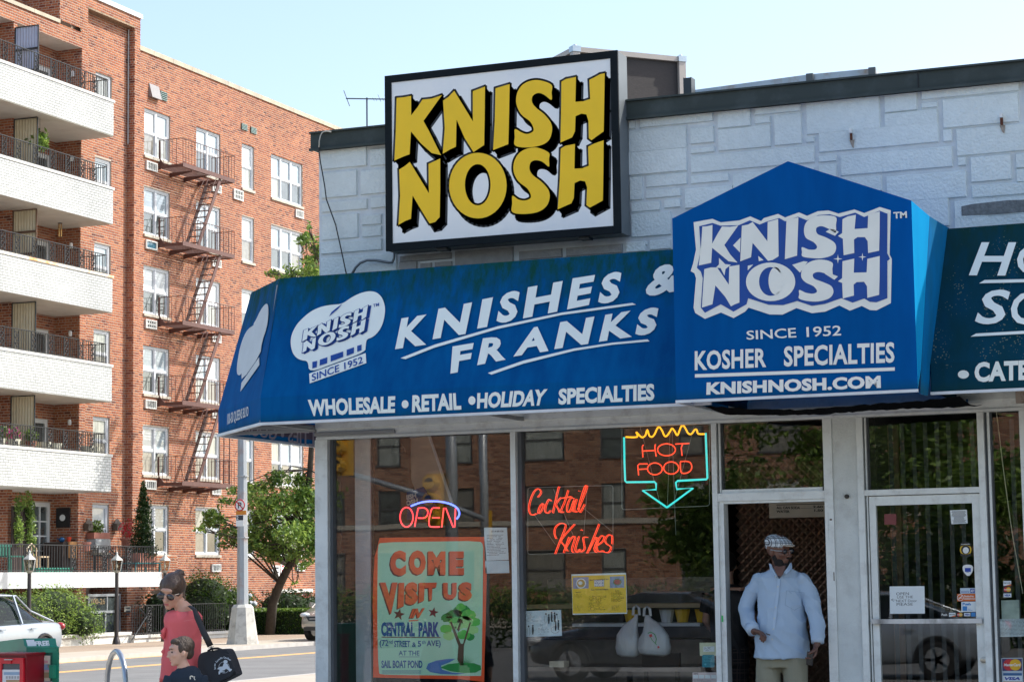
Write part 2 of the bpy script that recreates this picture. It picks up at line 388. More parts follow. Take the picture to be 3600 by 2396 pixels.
for r in R_.split(';'):
    a = list(map(float, r.split(','))); p = onY(*zu(a[0], a[1]), SY); q = onY(*zu(a[2], a[3]), SY)
    if p.z < q.z: p, q = Vector((p.x, p.y, q.z)), Vector((q.x, q.y, p.z))
    blocks.append((p.x, q.z - .0, q.x, p.z, 1 if a[0] < 1880 else 0))
# beyond the frame to the right, and rows low behind the awnings
x = -2.45
for zz in (5.40, 5.16, 4.93, 4.68, 4.42):
    xx = x + random.random() * .5
    while xx < 13.5:
        wd = random.choice((.45, .7, 1.0)); blocks.append((xx, zz - .21, min(xx + wd, 13.9), zz, 0)); xx += wd + .02
for (x0, z0, x1, z1, raw) in blocks:
    x0 = max(x0, -8.85); e = .007
    if x1 - x0 < .03 or z1 - z0 < .02: continue
    x0, x1, z0, z1 = x0 + e, x1 - e, z0 + e, min(z1 - e, 5.45)
    b = .006; y0 = 17.0 - random.random() * .004; y1 = 17.02
    mb = MB(); mb.add([(x0, y1, z0), (x1, y1, z0), (x1, y1, z1), (x0, y1, z1), (x0 + b, y0, z0 + b), (x1 - b, y0, z0 + b), (x1 - b, y0, z1 - b), (x0 + b, y0, z1 - b)],
           [(4, 5, 6, 7), (0, 1, 5, 4), (1, 2, 6, 5), (2, 3, 7, 6), (3, 0, 4, 7)])
    mb.build('stone_block', RAWB if raw else BLK, shop, org=((x0 + x1) / 2, y0, (z0 + z1) / 2))
# bare patch, anchors, rusty stains
m = MB(); zz = zr
pp = [zz(*q) for q in ((1998, 935), (2060, 922), (2150, 912), (2260, 900), (2360, 897), (2500, 885), (2500, 955), (2340, 968), (2260, 975), (2170, 982), (2060, 985), (2000, 988))]
m.prism([onY(u, v, 16.9935) for u, v in pp], (0, -.0015, 0)); m.build('bare_patch', pm('bare_concrete', (.2, .21, .21), rough=.95, var=.3, scale=30, bump=.4), shop)
RUST = pm('rust', (.12, .04, .02), rough=.9, var=.4, scale=40)
for (a, b_) in (((1363, 497), (1377, 555)), ((2220, 408), (2238, 470))):
    p = onY(*zz(*a), 16.99); q = onY(*zz(*b_), 16.99)
    m = MB(); m.box(p.x, 16.94, p.z - .035, q.x, 16.996, p.z); m.box(p.x, 16.97, q.z, q.x, 16.99, p.z - .03, 1); m.build('wall_anchor', [WHITE, RUST], shop)
    m = MB(); m.prism([(p.x - .01, 16.9925, q.z), (q.x + .015, 16.9925, q.z), (q.x + .005, 16.9925, q.z - .07), (p.x + .01, 16.9925, q.z - .055)], (0, -.001, 0)); m.build('rust_stain', pm('rust_wash', (.34, .29, .24), rough=.8, var=.25, scale=30), shop)

# shop front frames
HZ = 2.865
m = MB(); m.box(-8.87, 16.99, HZ, 14, 17.1, 3.02); m.box(-8.87, 16.965, 2.955, 14, 16.989, 3.02); m.box(-8.87, 16.975, HZ - .004, 14, 16.9895, HZ + .02)
m.build('window_header', ALU, shop)
posts = []
def post(u0, u1, v, y0=16.97, y1=17.10, z0=0., z1=HZ - .005, mt=None, nm='mullion'):
    x0, x1 = X17(u0, v), X17(u1, v)
    k = MB(); k.box(x0, y0, z0, x1, y1, z1); return k.build(nm, mt or ALU, shop), x0, x1
_, _, PA = post(1112, 1156, 1600)
_, PB, PC = post(1797, 1815, 1500)
_, PD, PE = post(2501, 2518.5, 1450)
_, PF, PG = post(2903, 2934, 1800)
_, PJ, PK = post(3009.5, 3031.5, 1435)
_, PL, PM_ = post(3433, 3456, 1400)
_, PN, PO = post(3582, 3604, 1415)
for a, b_ in ((PA, PA + .027), (PC, PC + .035), (PE, PE + .03), (PK, PK + .028), (PM_, PM_ + .05)):
    k = MB(); k.box(a + .0005, 17.02, 0, b_, 17.09, HZ - .005); k.build('gasket', ALUD, shop)
k = MB(); k.box(PM_ + .022, 17.0, 0, PM_ + .04, 17.019, HZ - .005); k.box(PE + .012, 17.0, 0, PE + .026, 17.019, HZ - .005); k.box(PK + .01, 17.0, 0, PK + .022, 17.019, HZ - .005); k.build('glazing_bead', ALU, shop)
# concrete pier between the doors
m = MB(); m.box(PG + .001, 16.985, 0, PJ - .001, 17.12, HZ - .005); m.build('pier', pm('painted_concrete', (.62, .66, .65), rough=.85, var=.08, scale=7, bump=.35, bscale=70, col2=(.38, .38, .37), c2scale=5, c2amt=.35), shop)
p = onY(2978, 1744, 16.98); m = MB(); m.lathe((p.x, 16.95, p.z), [(.004, -.002), (.014, -.002), (.018, .01), (.018, .03)], 10, axis='y'); m.build('pipe_stub', pm('old_iron', (.06, .055, .05), rough=.6, metal=.5), shop)
# transoms
def tbar(u0, v0, u1, v1, x0, x1, y0=16.972):
    za, zb = Z17(u0, v0), Z17(u1, v1); k = MB(); k.box(x0 + .001, y0, za, x1 - .001, 17.1, zb); return k.build('transom', ALU, shop), za, zb
_, T1, T1b = tbar(2530, 1762, 2530, 1734, PE, PF)
_, T2, T2b = tbar(3045, 1742, 3045, 1722, PK, PL)
k = MB(); k.box(PE + .03, 17.0, T1b + .001, PF - .02, 17.05, T1b + .03); k.build('glazing_bead', ALU, shop)
k = MB(); k.box(PE + .001, 16.99, 0, PE + .045, 17.11, T1 - .001); k.box(PE + .046, 16.99, T1 - .02, PF - .001, 17.11, T1 - .001); k.build('door_jamb', ALU, shop)
# panes
def pane(x0, x1, z0, z1, y=17.055, nm='window_pane', mt=None):
    k = MB(); k.box(x0, y, z0, x1, y + .008, z1); o = k.build(nm, mt or SHOPGLASS, shop); return o
pane(PA + .028, PB - .001, .42, HZ - .006); pane(PC + .036, PD - .001, .42, HZ - .006)
pane(PE + .031, PF - .001, T1b + .001, HZ - .006); pane(PK + .029, PL - .001, T2b + .001, HZ - .006); pane(PM_ + .051, PN - .001, .42, HZ - .006); pane(PO + .03, 3.19, .42, HZ - .006)
k = MB(); 
for a, b_ in ((PA + .001, PB - .001), (PC + .001, PD - .001), (PM_ + .001, PN - .001), (PO + .001, 3.19)): k.box(a, 16.98, 0, b_, 17.1, .419)
k.build('stall_riser', ALU, shop)
# right hand glass door
dr = MB(); D0, D1 = X17(3052, 1790), X17(3443, 1790) ; DG0, DG1 = X17(3079, 1790), X17(3418, 1790); DT = Z17(3079, 1776)
dr.box(PK + .03, 17.0, .02, DG0, 17.045, T2 - .006); dr.box(DG1, 17.0, .02, PL - .004, 17.045, T2 - .006); dr.box(DG0 + .001, 17.0, DT, DG1 - .001, 17.045, T2 - .006); dr.box(DG0 + .001, 17.0, .02, DG1 - .001, 17.045, .25)
door = dr.build('door', ALU, shop)
k = MB(); k.box(DG0 + .001, 17.02, .251, DG1 - .001, 17.026, DT - .001); k.build('door_pane', SHOPGLASS, door)
zb = onY(3250, 2182, 16.96).z
k = MB(); k.box(X17(3068, 2182), 16.955, zb - .018, X17(3455, 2176), 16.985, zb + .018); k.build('push_bar', pm('worn_bar', (.55, .58, .62), rough=.35, metal=.7, var=.1, col2=(.02, .02, .02), c2scale=2.2, c2amt=1.0, stretch=(1, 1, .4)), door)
p = onY(3457, 2318, 16.98); k = MB(); k.lathe((p.x, 16.975, p.z), [(.008, -.004), (.010, -.004), (.024, 0), (.024, .02)], 16, axis='y'); k.build('door_lock', pm('brass_worn', (.45, .42, .36), rough=.35, metal=.8), door)
# step
m = MB(); m.box(PE - .1, 16.75, .001, PL + .1, 17.3, .12); m.build('door_step', CONC, shop)
# ragged paint at the door jamb
m = MB()
for (a, b_, c, d) in ((2911, 1800, 2914, 1898), (2917, 1822, 2925, 1828), (2930, 2010, 2934, 2040)):
    p = onY(a, b_, 16.969); q = onY(c, d, 16.969); m.box(p.x, 16.9675, q.z, q.x, 16.9698, p.z)
m.build('chipped_paint', pm('chip', (.14, .11, .09), rough=.9), shop)
k = MB(); p = onY(2436, 2170, 16.96); k.box(X17(2538.5, 2170), 16.985, onY(2538, 2184, 17).z, X17(2543.5, 2170), 16.9895, onY(2538, 2162, 17).z); k.build('green_tape', pm('tape_green', (.05, .6, .15), rough=.5), shop)
# net of black mesh under the gable, blue tape, rusty bracket
random.seed(11)
m = MB(); nx, ny = 44, 7; vs = []
xa, xb = -4.98, -3.02
for j in range(ny + 1):
    for i in range(nx + 1):
        s = i / nx; t = j / ny
        yy = 16.94 - t * .95
        sag = -.03 * math.sin(math.pi * t) - .014 * math.sin(5 * s) ** 2 - .05 * math.sin(math.pi * s) * t
        vs.append((xa + (xb - xa) * s, yy, 2.925 + sag + random.uniform(-.006, .006)))
fs = [(j * (nx + 1) + i, j * (nx + 1) + i + 1, (j + 1) * (nx + 1) + i + 1, (j + 1) * (nx + 1) + i) for j in range(ny) for i in range(nx)]
m.add(vs, fs); m.build('bird_net', pm('net_black', (.006, .007, .009), rough=1, spec=.05, bump=.9, bscale=200), shop, smooth=True)
m = MB(); a = onY(2935 - 0, 1430, 16.95)
for (u0, v0, u1, v1) in ((3351, 1415, 3369, 1427), (3396, 1402, 3404, 1426)):
    p = onY(u0, v0, 16.93); q = onY(u1, v1, 16.93); m.box(p.x, 16.925, q.z, q.x, 16.93, p.z)
m.build('blue_tape', pm('tape_blue', (.01, .12, .35), rough=.6), shop)
p = onY(3319, 1418, 17.12); q = onY(3432, 1432, 17.12); m = MB(); m.prism([onY(3319, 1420, 17.12), onY(3432, 1413, 17.12), onY(3432, 1422, 17.12), onY(3320, 1434, 17.12)], (0, .01, 0)); m.build('tan_strip', pm('tan_board', (.45, .36, .24), rough=.8), shop)
p = onY(3572, 1364, 16.9); m = MB(); m.box(p.x, 16.86, p.z - .118, p.x + .12, 16.9, p.z + .0); m.build('rusty_bracket', pm('rusty_plate', (.36, .31, .27), rough=.8, col2=(.10, .045, .025), c2scale=14, c2amt=.9), shop)

# interior
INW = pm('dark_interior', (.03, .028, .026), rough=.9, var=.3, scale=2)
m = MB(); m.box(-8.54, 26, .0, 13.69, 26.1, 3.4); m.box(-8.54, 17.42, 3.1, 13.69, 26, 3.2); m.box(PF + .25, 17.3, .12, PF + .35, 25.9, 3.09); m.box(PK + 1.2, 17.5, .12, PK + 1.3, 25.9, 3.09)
m.box(-8.548, 17.42, .0, -8.52, 26, 3.1); m.box(-8.85, 17.13, 0, -8.70, 17.4, 2.97)  # dark lining added over the side wall; its shade is painted in
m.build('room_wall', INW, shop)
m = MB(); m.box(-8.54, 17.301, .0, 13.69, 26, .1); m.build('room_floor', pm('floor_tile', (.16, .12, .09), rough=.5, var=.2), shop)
# ------------------------------------------------------------------ awnings
def fabmat(name, base, deep, green, top=4.25, amt=1.0, trans=.25, speck=False):
    m, t, b = nmat(name); N = t.nodes; L = t.links
    ge = N.new('ShaderNodeNewGeometry'); mp = N.new('ShaderNodeMapping'); mp.inputs['Scale'].default_value = (5, 5, .9); L.new(ge.outputs['Position'], mp.inputs[0])
    n1 = N.new('ShaderNodeTexNoise'); n1.inputs['Scale'].default_value = 1.6; n1.inputs['Detail'].default_value = 6; n1.inputs['Roughness'].default_value = .6; L.new(mp.outputs[0], n1.inputs[0])
    c = N.new('ShaderNodeMix'); c.data_type = 'RGBA'; c.inputs[6].default_value = (*base, 1); c.inputs[7].default_value = (*deep, 1)
    r = N.new('ShaderNodeMapRange'); r.inputs['From Min'].default_value = .35; r.inputs['From Max'].default_value = .7; L.new(n1.outputs[0], r.inputs[0]); L.new(r.outputs[0], c.inputs[0])
    # algae grown down from the upper edge
    sx = N.new('ShaderNodeSeparateXYZ'); L.new(ge.outputs['Position'], sx.inputs[0])
    h = N.new('ShaderNodeMapRange'); h.inputs['From Min'].default_value = top - 1.0; h.inputs['From Max'].default_value = top; L.new(sx.outputs[2], h.inputs[0])
    n2 = N.new('ShaderNodeTexNoise'); n2.inputs['Scale'].default_value = 2.6; n2.inputs['Detail'].default_value = 8; n2.inputs['Roughness'].default_value = .7; L.new(mp.outputs[0], n2.inputs[0])
    ml = N.new('ShaderNodeMath'); ml.operation = 'MULTIPLY'; L.new(h.outputs[0], ml.inputs[0]); L.new(n2.outputs[0], ml.inputs[1])
    r2 = N.new('ShaderNodeMapRange'); r2.inputs['From Min'].default_value = .22; r2.inputs['From Max'].default_value = .6; r2.inputs['To Max'].default_value = .75 * amt; L.new(ml.outputs[0], r2.inputs[0])
    c2 = N.new('ShaderNodeMix'); c2.data_type = 'RGBA'; L.new(r2.outputs[0], c2.inputs[0]); L.new(c.outputs[2], c2.inputs[6]); c2.inputs[7].default_value = (*green, 1); out = c2.outputs[2]
    # dirt along the lower hem
    h3 = N.new('ShaderNodeMapRange'); h3.inputs['From Min'].default_value = 3.03; h3.inputs['From Max'].default_value = 2.95; L.new(sx.outputs[2], h3.inputs[0])
    m3 = N.new('ShaderNodeMath'); m3.operation = 'MULTIPLY'; L.new(h3.outputs[0], m3.inputs[0]); L.new(n2.outputs[0], m3.inputs[1])
    c3 = N.new('ShaderNodeMix'); c3.data_type = 'RGBA'; L.new(m3.outputs[0], c3.inputs[0]); L.new(out, c3.inputs[6]); c3.inputs[7].default_value = (*green, 1); out = c3.outputs[2]
    if speck:
        vo = N.new('ShaderNodeTexVoronoi'); vo.inputs['Scale'].default_value = 46; L.new(ge.outputs['Position'], vo.inputs[0])
        n5 = N.new('ShaderNodeTexNoise'); n5.inputs['Scale'].default_value = 3.2; n5.inputs['Detail'].default_value = 3; L.new(ge.outputs['Position'], n5.inputs[0])
        r5 = N.new('ShaderNodeMapRange'); r5.inputs['From Min'].default_value = .48; r5.inputs['From Max'].default_value = .66; r5.inputs['To Max'].default_value = .30; L.new(n5.outputs[0], r5.inputs[0])
        lt = N.new('ShaderNodeMath'); lt.operation = 'LESS_THAN'; L.new(vo.outputs['Distance'], lt.inputs[0]); L.new(r5.outputs[0], lt.inputs[1])
        c5 = N.new('ShaderNodeMix'); c5.data_type = 'RGBA'; L.new(lt.outputs[0], c5.inputs[0]); L.new(out, c5.inputs[6]); c5.inputs[7].default_value = (.14, .19, .15, 1); out = c5.outputs[2]
    L.new(out, b.inputs['Base Color']); b.inputs['Roughness'].default_value = .7; b.inputs['Specular IOR Level'].default_value = .08
    wv = N.new('ShaderNodeTexNoise'); wv.inputs['Scale'].default_value = 3.0; L.new(ge.outputs['Position'], wv.inputs[0])
    bp = N.new('ShaderNodeBump'); bp.inputs['Strength'].default_value = .35; bp.inputs['Distance'].default_value = .03; L.new(wv.outputs[0], bp.inputs['Height']); L.new(bp.outputs[0], b.inputs['Normal'])
    tr = N.new('ShaderNodeBsdfTranslucent'); L.new(out, tr.inputs[0]); ms = N.new('ShaderNodeMixShader'); ms.inputs[0].default_value = trans
    L.new(b.outputs[0], ms.inputs[1]); L.new(tr.outputs[0], ms.inputs[2]); L.new(ms.outputs[0], N['Material Output'].inputs[0]); MATS[name] = m; return m
BLUE = fabmat('awning_blue', (.0, .125, .38), (.0, .085, .29), (.006, .075, .06), 4.3, 1.7)
BLUEG = fabmat('gable_blue', (.0, .125, .43), (.0, .105, .37), (.01, .10, .16), 5.6, .25, trans=.35)
BLUED = fabmat('awning_old_blue', (.003, .06, .115), (.004, .05, .075), (.010, .050, .040), 4.3, 1.3, speck=True)
def cloth(mb, P, nu, nv, amp=.007, seed=0):
    """grid between profile curves P[j](s); small inward sag"""
    vs = []
    for j in range(nv + 1):
        for i in range(nu + 1): vs.append(P(i / nu, j / nv))
    fs = [(j * (nu + 1) + i, j * (nu + 1) + i + 1, (j + 1) * (nu + 1) + i + 1, (j + 1) * (nu + 1) + i) for j in range(nv) for i in range(nu)]
    mb.add(vs, fs)
def lerp(a, b, t): return Vector(a) * (1 - t) + Vector(b) * t
ZR, ZS, ZB = 4.218, 3.165, 2.953
def awning_front(x0, x1, zr=ZR, ends=(False, False)):
    m = MB(); nrm = Vector((0, (zr - ZS), (16.34 - 16.0))).normalized()   # inward
    def slope(s, t):
        p = lerp((x0 + (x1 - x0) * s, 16.34, zr), (x0 + (x1 - x0) * s, 16.0, ZS), t)
        d = (noise.noise(Vector((p.x * 1.7, p.z * 1.2, 3.1))) * .5 + .5) * .008 * math.sin(math.pi * t) + .004 * abs(math.sin(p.x * 3.2)) * math.sin(math.pi * t)
        return p + Vector((0, 1, 0)) * d
    cloth(m, slope, max(4, int((x1 - x0) * 14)), 16)
    cloth(m, lambda s, t: lerp((x0 + (x1 - x0) * s, 16.0, ZS), (x0 + (x1 - x0) * s, 16.0, ZB), t), max(4, int((x1 - x0) * 6)), 3)
    cloth(m, lambda s, t: lerp((x0 + (x1 - x0) * s, 16.99, zr + .06), (x0 + (x1 - x0) * s, 16.34, zr), t), max(4, int((x1 - x0) * 6)), 2)
    return m
aw = thing('shop_awning', 'long blue corner awning lettered KNISHES & FRANKS above the shop windows', 'awning', (-7, 16.5, 2.95))
XE = -4.93
m = awning_front(-8.88, XE)
# closing side at right
m.prism([(XE, 16.99, ZR + .06), (XE, 16.34, ZR), (XE, 16.0, ZS), (XE, 16.0, ZB), (XE, 16.99, ZB)], (.004, 0, 0))
m.build('front_panel', BLUE, aw, smooth=True)
CR0, CR1 = Vector((-8.88, 16.34, ZR)), Vector((-9.54, 17.02, ZR)); CS0, CS1 = Vector((-8.88, 16.0, ZS)), Vector((-9.88, 17.02, ZS)); CB0, CB1 = Vector((-8.88, 16.0, ZB)), Vector((-9.88, 17.02, ZB))
m = MB()
cloth(m, lambda s, t: lerp(lerp(CR0, CR1, s), lerp(CS0, CS1, s), t) + Vector((.7, .7, 0)) * (.006 * math.sin(math.pi * t) * math.sin(math.pi * s)), 10, 14)
cloth(m, lambda s, t: lerp(lerp(CS0, CS1, s), lerp(CB0, CB1, s), t), 6, 2)
m.add([(-8.88, 16.99, ZR + .06), (-8.88, 16.34, ZR), CR1, (-8.9, 17.02, ZR + .06)], [(0, 1, 2, 3)])
m.build('corner_panel', BLUE, aw, smooth=False)
SE = 27.0
m = MB()
cloth(m, lambda s, t: lerp((-9.54, 17.02 + s * 10, ZR), (-9.88, 17.02 + s * 10, ZS), t), 16, 6)
cloth(m, lambda s, t: lerp((-9.88, 17.02 + s * 10, ZS), (-9.88, 17.02 + s * 10, ZB), t), 16, 2)
m.quad((-8.9, 17.02, ZR + .06), (-9.54, 17.02, ZR), (-9.54, SE, ZR), (-8.9, SE, ZR + .06))
m.build('side_panel', BLUE, aw)
m = MB(); m.box(-8.89, 15.985, 2.932, XE, 16.012, 2.955); m.bar((-8.88, 15.998, 2.943), (-9.88, 17.02, 2.943), .026, .023); m.box(-9.893, 17.02, 2.932, -9.867, SE, 2.955)
m.build('hem_rail', pm('white_rail', (.62, .66, .70), rough=.4, metal=.2), aw)
m = MB()
for a, b_ in (((-8.88, 16.01, 2.96), (-8.88, 16.96, 2.96)), ((-9.86, 17.03, 2.955), (-8.9, 17.03, 2.955)), ((-8.9, 16.05, 3.0), (-8.9, 16.36, 4.16)), ((-6.9, 16.03, 2.965), (-6.9, 16.98, 2.965)), ((-8.88, 16.98, 2.91), (-8.1, 16.98, 2.91)), ((-9.5, 16.66, 2.975), (-8.9, 16.98, 2.975))):
    m = MB(); m.bar(a, b_, .03); m.build('frame_tube', pm('tube_grey', (.30, .31, .31), rough=.5, metal=.5), aw)
# lettering on the side hem, seen from behind through the cloth
m = MB(); z3 = Zoom(750, 850, 2.0911); mp = planemap(lambda u, v: onX(u, v, -9.862), z3, 0)
text(m, 'SPECIALTIES • GOURMET', [(1010, 1418), (60, 1318), (60, 1380), (1010, 1560)], mp, .02)
m.build('lettering', pm('letters_from_behind', (.42, .34, .36), rough=.7), aw)
m = MB(); m.box(-9.866, 17.05, 3.0, -9.8645, SE, 3.15); m.build('hem_lining', pm('lining_mauve', (.13, .085, .11), rough=.8, var=.15), aw)

# ---- lettering of the main panel
FN = Vector((0, ZR - ZS, -(.34))).normalized(); FN = Vector((0, -(ZR - ZS), .34)).normalized()
def onFront(u, v): return onP(u, v, Vector((0, 16.0, ZS)), FN)
def onVal(u, v): return onY(u, v, 16.0)
z4 = Zoom(1350, 850, 2.2438)
mpf4 = planemap(onFront, z4, .006, FN); mpf3 = planemap(onFront, z3, .006, FN)
m = MB()
def LET(ch, q, off=.03, sh=0): text(m, ch, q, mpf4, off, sh)
LET('K', [(140, 605), (362, 570), (335, 812), (90, 848)], .042)
LET('N', [(432, 530), (697, 478), (645, 728), (385, 770)], .042)
LET('I', [(778, 455), (862, 438), (815, 672), (737, 686)], .042)
LET('S', [(932, 405), (1085, 378), (1042, 625), (882, 650)], .042)
LET('H', [(1138, 360), (1412, 310), (1368, 552), (1098, 606)], .042)
LET('E', [(1490, 290), (1670, 262), (1618, 500), (1446, 535)], .042)
LET('S', [(1732, 258), (1887, 226), (1848, 470), (1684, 500)], .042)
LET('&', [(2110, 205), (2370, 148), (2350, 385), (2052, 442)], .042)
LET('F', [(543, 826), (710, 798), (668, 1015), (526, 1040)], .042)
LET('R', [(782, 762), (985, 738), (962, 930), (737, 974)], .042)
LET('A', [(1110, 690), (1290, 655), (1300, 862), (1022, 906)], .042)
LET('N', [(1392, 635), (1662, 590), (1612, 806), (1345, 848)], .042)
LET('K', [(1748, 577), (1972, 540), (1958, 750), (1697, 790)], .042)
LET('S', [(2020, 538), (2180, 507), (2138, 722), (1977, 750)], .055)
flat(m, [[(132, 918), (400, 812), (900, 667), (1400, 560), (1960, 483), (1990, 497), (1400, 579), (900, 688), (400, 836), (172, 926)]], mpf4)
flat(m, [[(822, 1035), (1100, 938), (1500, 842), (1800, 797), (2080, 770), (2098, 786), (1800, 813), (1500, 861), (1100, 962), (850, 1048)]], mpf4)
m.build('lettering', LETTER, aw)
m = MB(); mv3 = planemap(onVal, z3, .004); mv4 = planemap(onVal, z4, .004)
text(m, 'WHOLESALE', [(695, 1158), (1340, 1131), (1336, 1256), (706, 1281)], mv3, .045, 0, 1.02)
text(m, 'RETAIL', [(226, 1208), (604, 1189), (612, 1321), (222, 1343)], mv4, .045, 0, 1.02)
text(m, 'HOLIDAY', [(738, 1190), (1293, 1158), (1262, 1289), (735, 1315)], mv4, .045, 0, 1.02)
text(m, 'SPECIALTIES', [(1380, 1157), (2134, 1116), (2134, 1250), (1376, 1284)], mv4, .045, 0, 1.02)
flat(m, [ellp(168, 1279, 27, 32)], mv4); flat(m, [ellp(695, 1250, 28, 34)], mv4)
m.build('lettering', LETTER, aw)

# ---- the shop's glyphs, traced in the roof sign (zoom 1 coordinates)
def cm(p, n=4):
    out = []; k = len(p)
    for i in range(k):
        a, b_, c, d = p[i - 1], p[i], p[(i + 1) % k], p[(i + 2) % k]
        for j in range(n):
            t = j / n; out.append(tuple(.5 * ((2 * b_[q]) + (-a[q] + c[q]) * t + (2 * a[q] - 5 * b_[q] + 4 * c[q] - d[q]) * t * t + (-a[q] + 3 * b_[q] - 3 * c[q] + d[q]) * t ** 3) for q in (0, 1)))
    return out
GK = [(497, 362), (540, 358), (583, 350), (583, 465), (620, 418), (650, 372), (705, 366), (765, 346), (656, 498), (690, 560), (760, 700), (705, 688), (640, 630), (582, 560), (574, 695), (545, 705), (484, 732), (492, 560)]
GN = [(772, 378), (805, 355), (838, 320), (948, 500), (948, 322), (1020, 295), (1018, 480), (1015, 640), (952, 682), (900, 600), (852, 490), (848, 650), (810, 668), (770, 692), (782, 540)]
GI = [(1082, 305), (1166, 280), (1162, 480), (1158, 635), (1068, 670), (1078, 500)]
GS = cm([(1413, 284), (1414, 330), (1413, 374), (1372, 345), (1335, 333), (1303, 350), (1298, 385), (1322, 420), (1372, 460), (1410, 510), (1416, 560), (1395, 615), (1340, 645), (1255, 655), (1196, 641), (1196, 592), (1197, 546), (1235, 565), (1270, 575), (1303, 560), (1306, 538), (1285, 500), (1235, 460), (1206, 400), (1208, 340), (1236, 290), (1285, 262), (1345, 258)])
GH = [(1472, 266), (1500, 250), (1558, 238), (1555, 385), (1600, 382), (1642, 368), (1637, 255), (1668, 240), (1700, 222), (1728, 216), (1725, 400), (1722, 560), (1700, 575), (1650, 612), (1634, 600), (1632, 500), (1620, 460), (1590, 455), (1556, 470), (1552, 560), (1535, 595), (1466, 626), (1470, 450)]
GN2 = [(512, 785), (545, 765), (575, 740), (688, 925), (686, 752), (755, 720), (755, 900), (752, 1066), (725, 1095), (692, 1104), (640, 1020), (592, 938), (582, 1076), (550, 1088), (508, 1112), (518, 940)]
GO2 = [ellp(978, 880, 170, 194, 40), ellp(977, 875, 76, 122, 32)]
GS2 = cm([(1398, 686), (1398, 725), (1398, 768), (1360, 740), (1320, 730), (1290, 745), (1284, 785), (1305, 820), (1355, 858), (1395, 905), (1402, 955), (1380, 1005), (1325, 1038), (1240, 1048), (1180, 1035), (1181, 985), (1182, 940), (1218, 962), (1255, 968), (1287, 955), (1290, 932), (1268, 895), (1218, 855), (1190, 800), (1192, 740), (1220, 690), (1268, 662), (1330, 656)])
GH2 = [(1468, 662), (1495, 645), (1552, 634), (1549, 780), (1595, 778), (1634, 762), (1630, 650), (1665, 632), (1722, 612), (1720, 800), (1717, 968), (1695, 980), (1640, 1010), (1620, 995), (1624, 890), (1612, 855), (1582, 850), (1550, 865), (1545, 955), (1530, 985), (1450, 1020), (1462, 850)]
GLY = [[GK], [GN], [GI], [GS], [GH], [GN2], GO2, [GS2], [GH2]]

# ---- chef hat emblem on the main panel
m = MB(); b2 = planemap(onFront, z3, .0105, FN)
hat = chaikin([(700, 876), (648, 872), (604, 848), (578, 800), (569, 735), (578, 680), (610, 615), (655, 565), (720, 510), (800, 475), (880, 463), (950, 458), (1012, 413), (1080, 378), (1150, 362), (1205, 372), (1245, 412), (1266, 480), (1262, 545), (1245, 612), (1215, 665), (1170, 705), (1128, 716), (1122, 770), (1118, 811), (900, 890), (705, 965)], 2)
flat(m, [hat], mpf3); flat(m, [[(707, 969), (1122, 818), (1127, 892), (711, 1041)]], mpf3); m.build('hat_emblem', LETTER, aw)
m = MB()
for q in ([(732, 885), (767, 877), (764, 924), (732, 933)], [(787, 869), (842, 850), (841, 894), (785, 913)], [(866, 838), (958, 808), (959, 848), (867, 883)], [(984, 796), (1038, 777), (1037, 820), (984, 841)], [(1061, 768), (1094, 757), (1093, 800), (1062, 811)]): flat(m, [q], b2)
flat(m, [[(855, 551), (872, 520), (905, 492), (952, 458), (925, 492), (890, 522)]], b2)
hq = quadmap([(668, 622), (1142, 470), (1112, 690), (650, 822)])
def hatmap(k):
    f0 = planemap(onFront, z3, k, FN)
    def g(x, y): return f0(*hq((x - 484) / (1728 - 484), 1 - (y - 215) / (1112 - 215)))
    return g
h1 = hatmap(.0105); h2 = hatmap(.0135)
for L_ in GLY: blockshadow(m, L_, (48, 42), 17, h1)
text(m, 'SINCE 1952', [(727, 974), (1100, 842), (1104, 893), (728, 1027)], b2, .012)
text(m, 'TM', [(1178, 462), (1222, 450), (1222, 474), (1178, 483)], b2, .01)
VBL = pm('emblem_blue', (.0, .055, .30), rough=.6); m.build('emblem_print', VBL, aw)
m = MB()
for L_ in GLY: flat(m, L_, h2)
m.build('emblem_letters', LETTER, aw)
# hat and address on the corner panel
CN = Vector((-1, -1, 0)).normalized(); cn2 = (CR0 - CS0).cross(CR1 - CR0).normalized()
if cn2.dot(CAM - CR0) < 0: cn2 = -cn2
mc = planemap(lambda u, v: onP(u, v, CS0, cn2), z3, .008, cn2); mcv = planemap(lambda u, v: onP(u, v, CB0, CN), z3, .006, CN)
m = MB(); flat(m, [chaikin([(213, 958), (206, 980), (188, 980), (179, 962), (179, 920), (188, 850), (205, 765), (232, 690), (262, 640), (305, 612), (300, 606), (322, 570), (342, 525), (368, 480), (390, 457), (404, 456), (411, 480), (411, 545), (400, 630), (364, 735), (352, 830), (215, 1025)], 1)], mc)
flat(m, [[(213, 1036), (343, 848), (345, 905), (205, 1102)]], mc)
text(m, '100-30 QUEENS BLVD', [(108, 1262), (263, 1206), (262, 1290), (106, 1358)], mcv, .02)
m.build('lettering', pm('grey_vinyl', (.56, .60, .61), rough=.6, var=.06), aw)

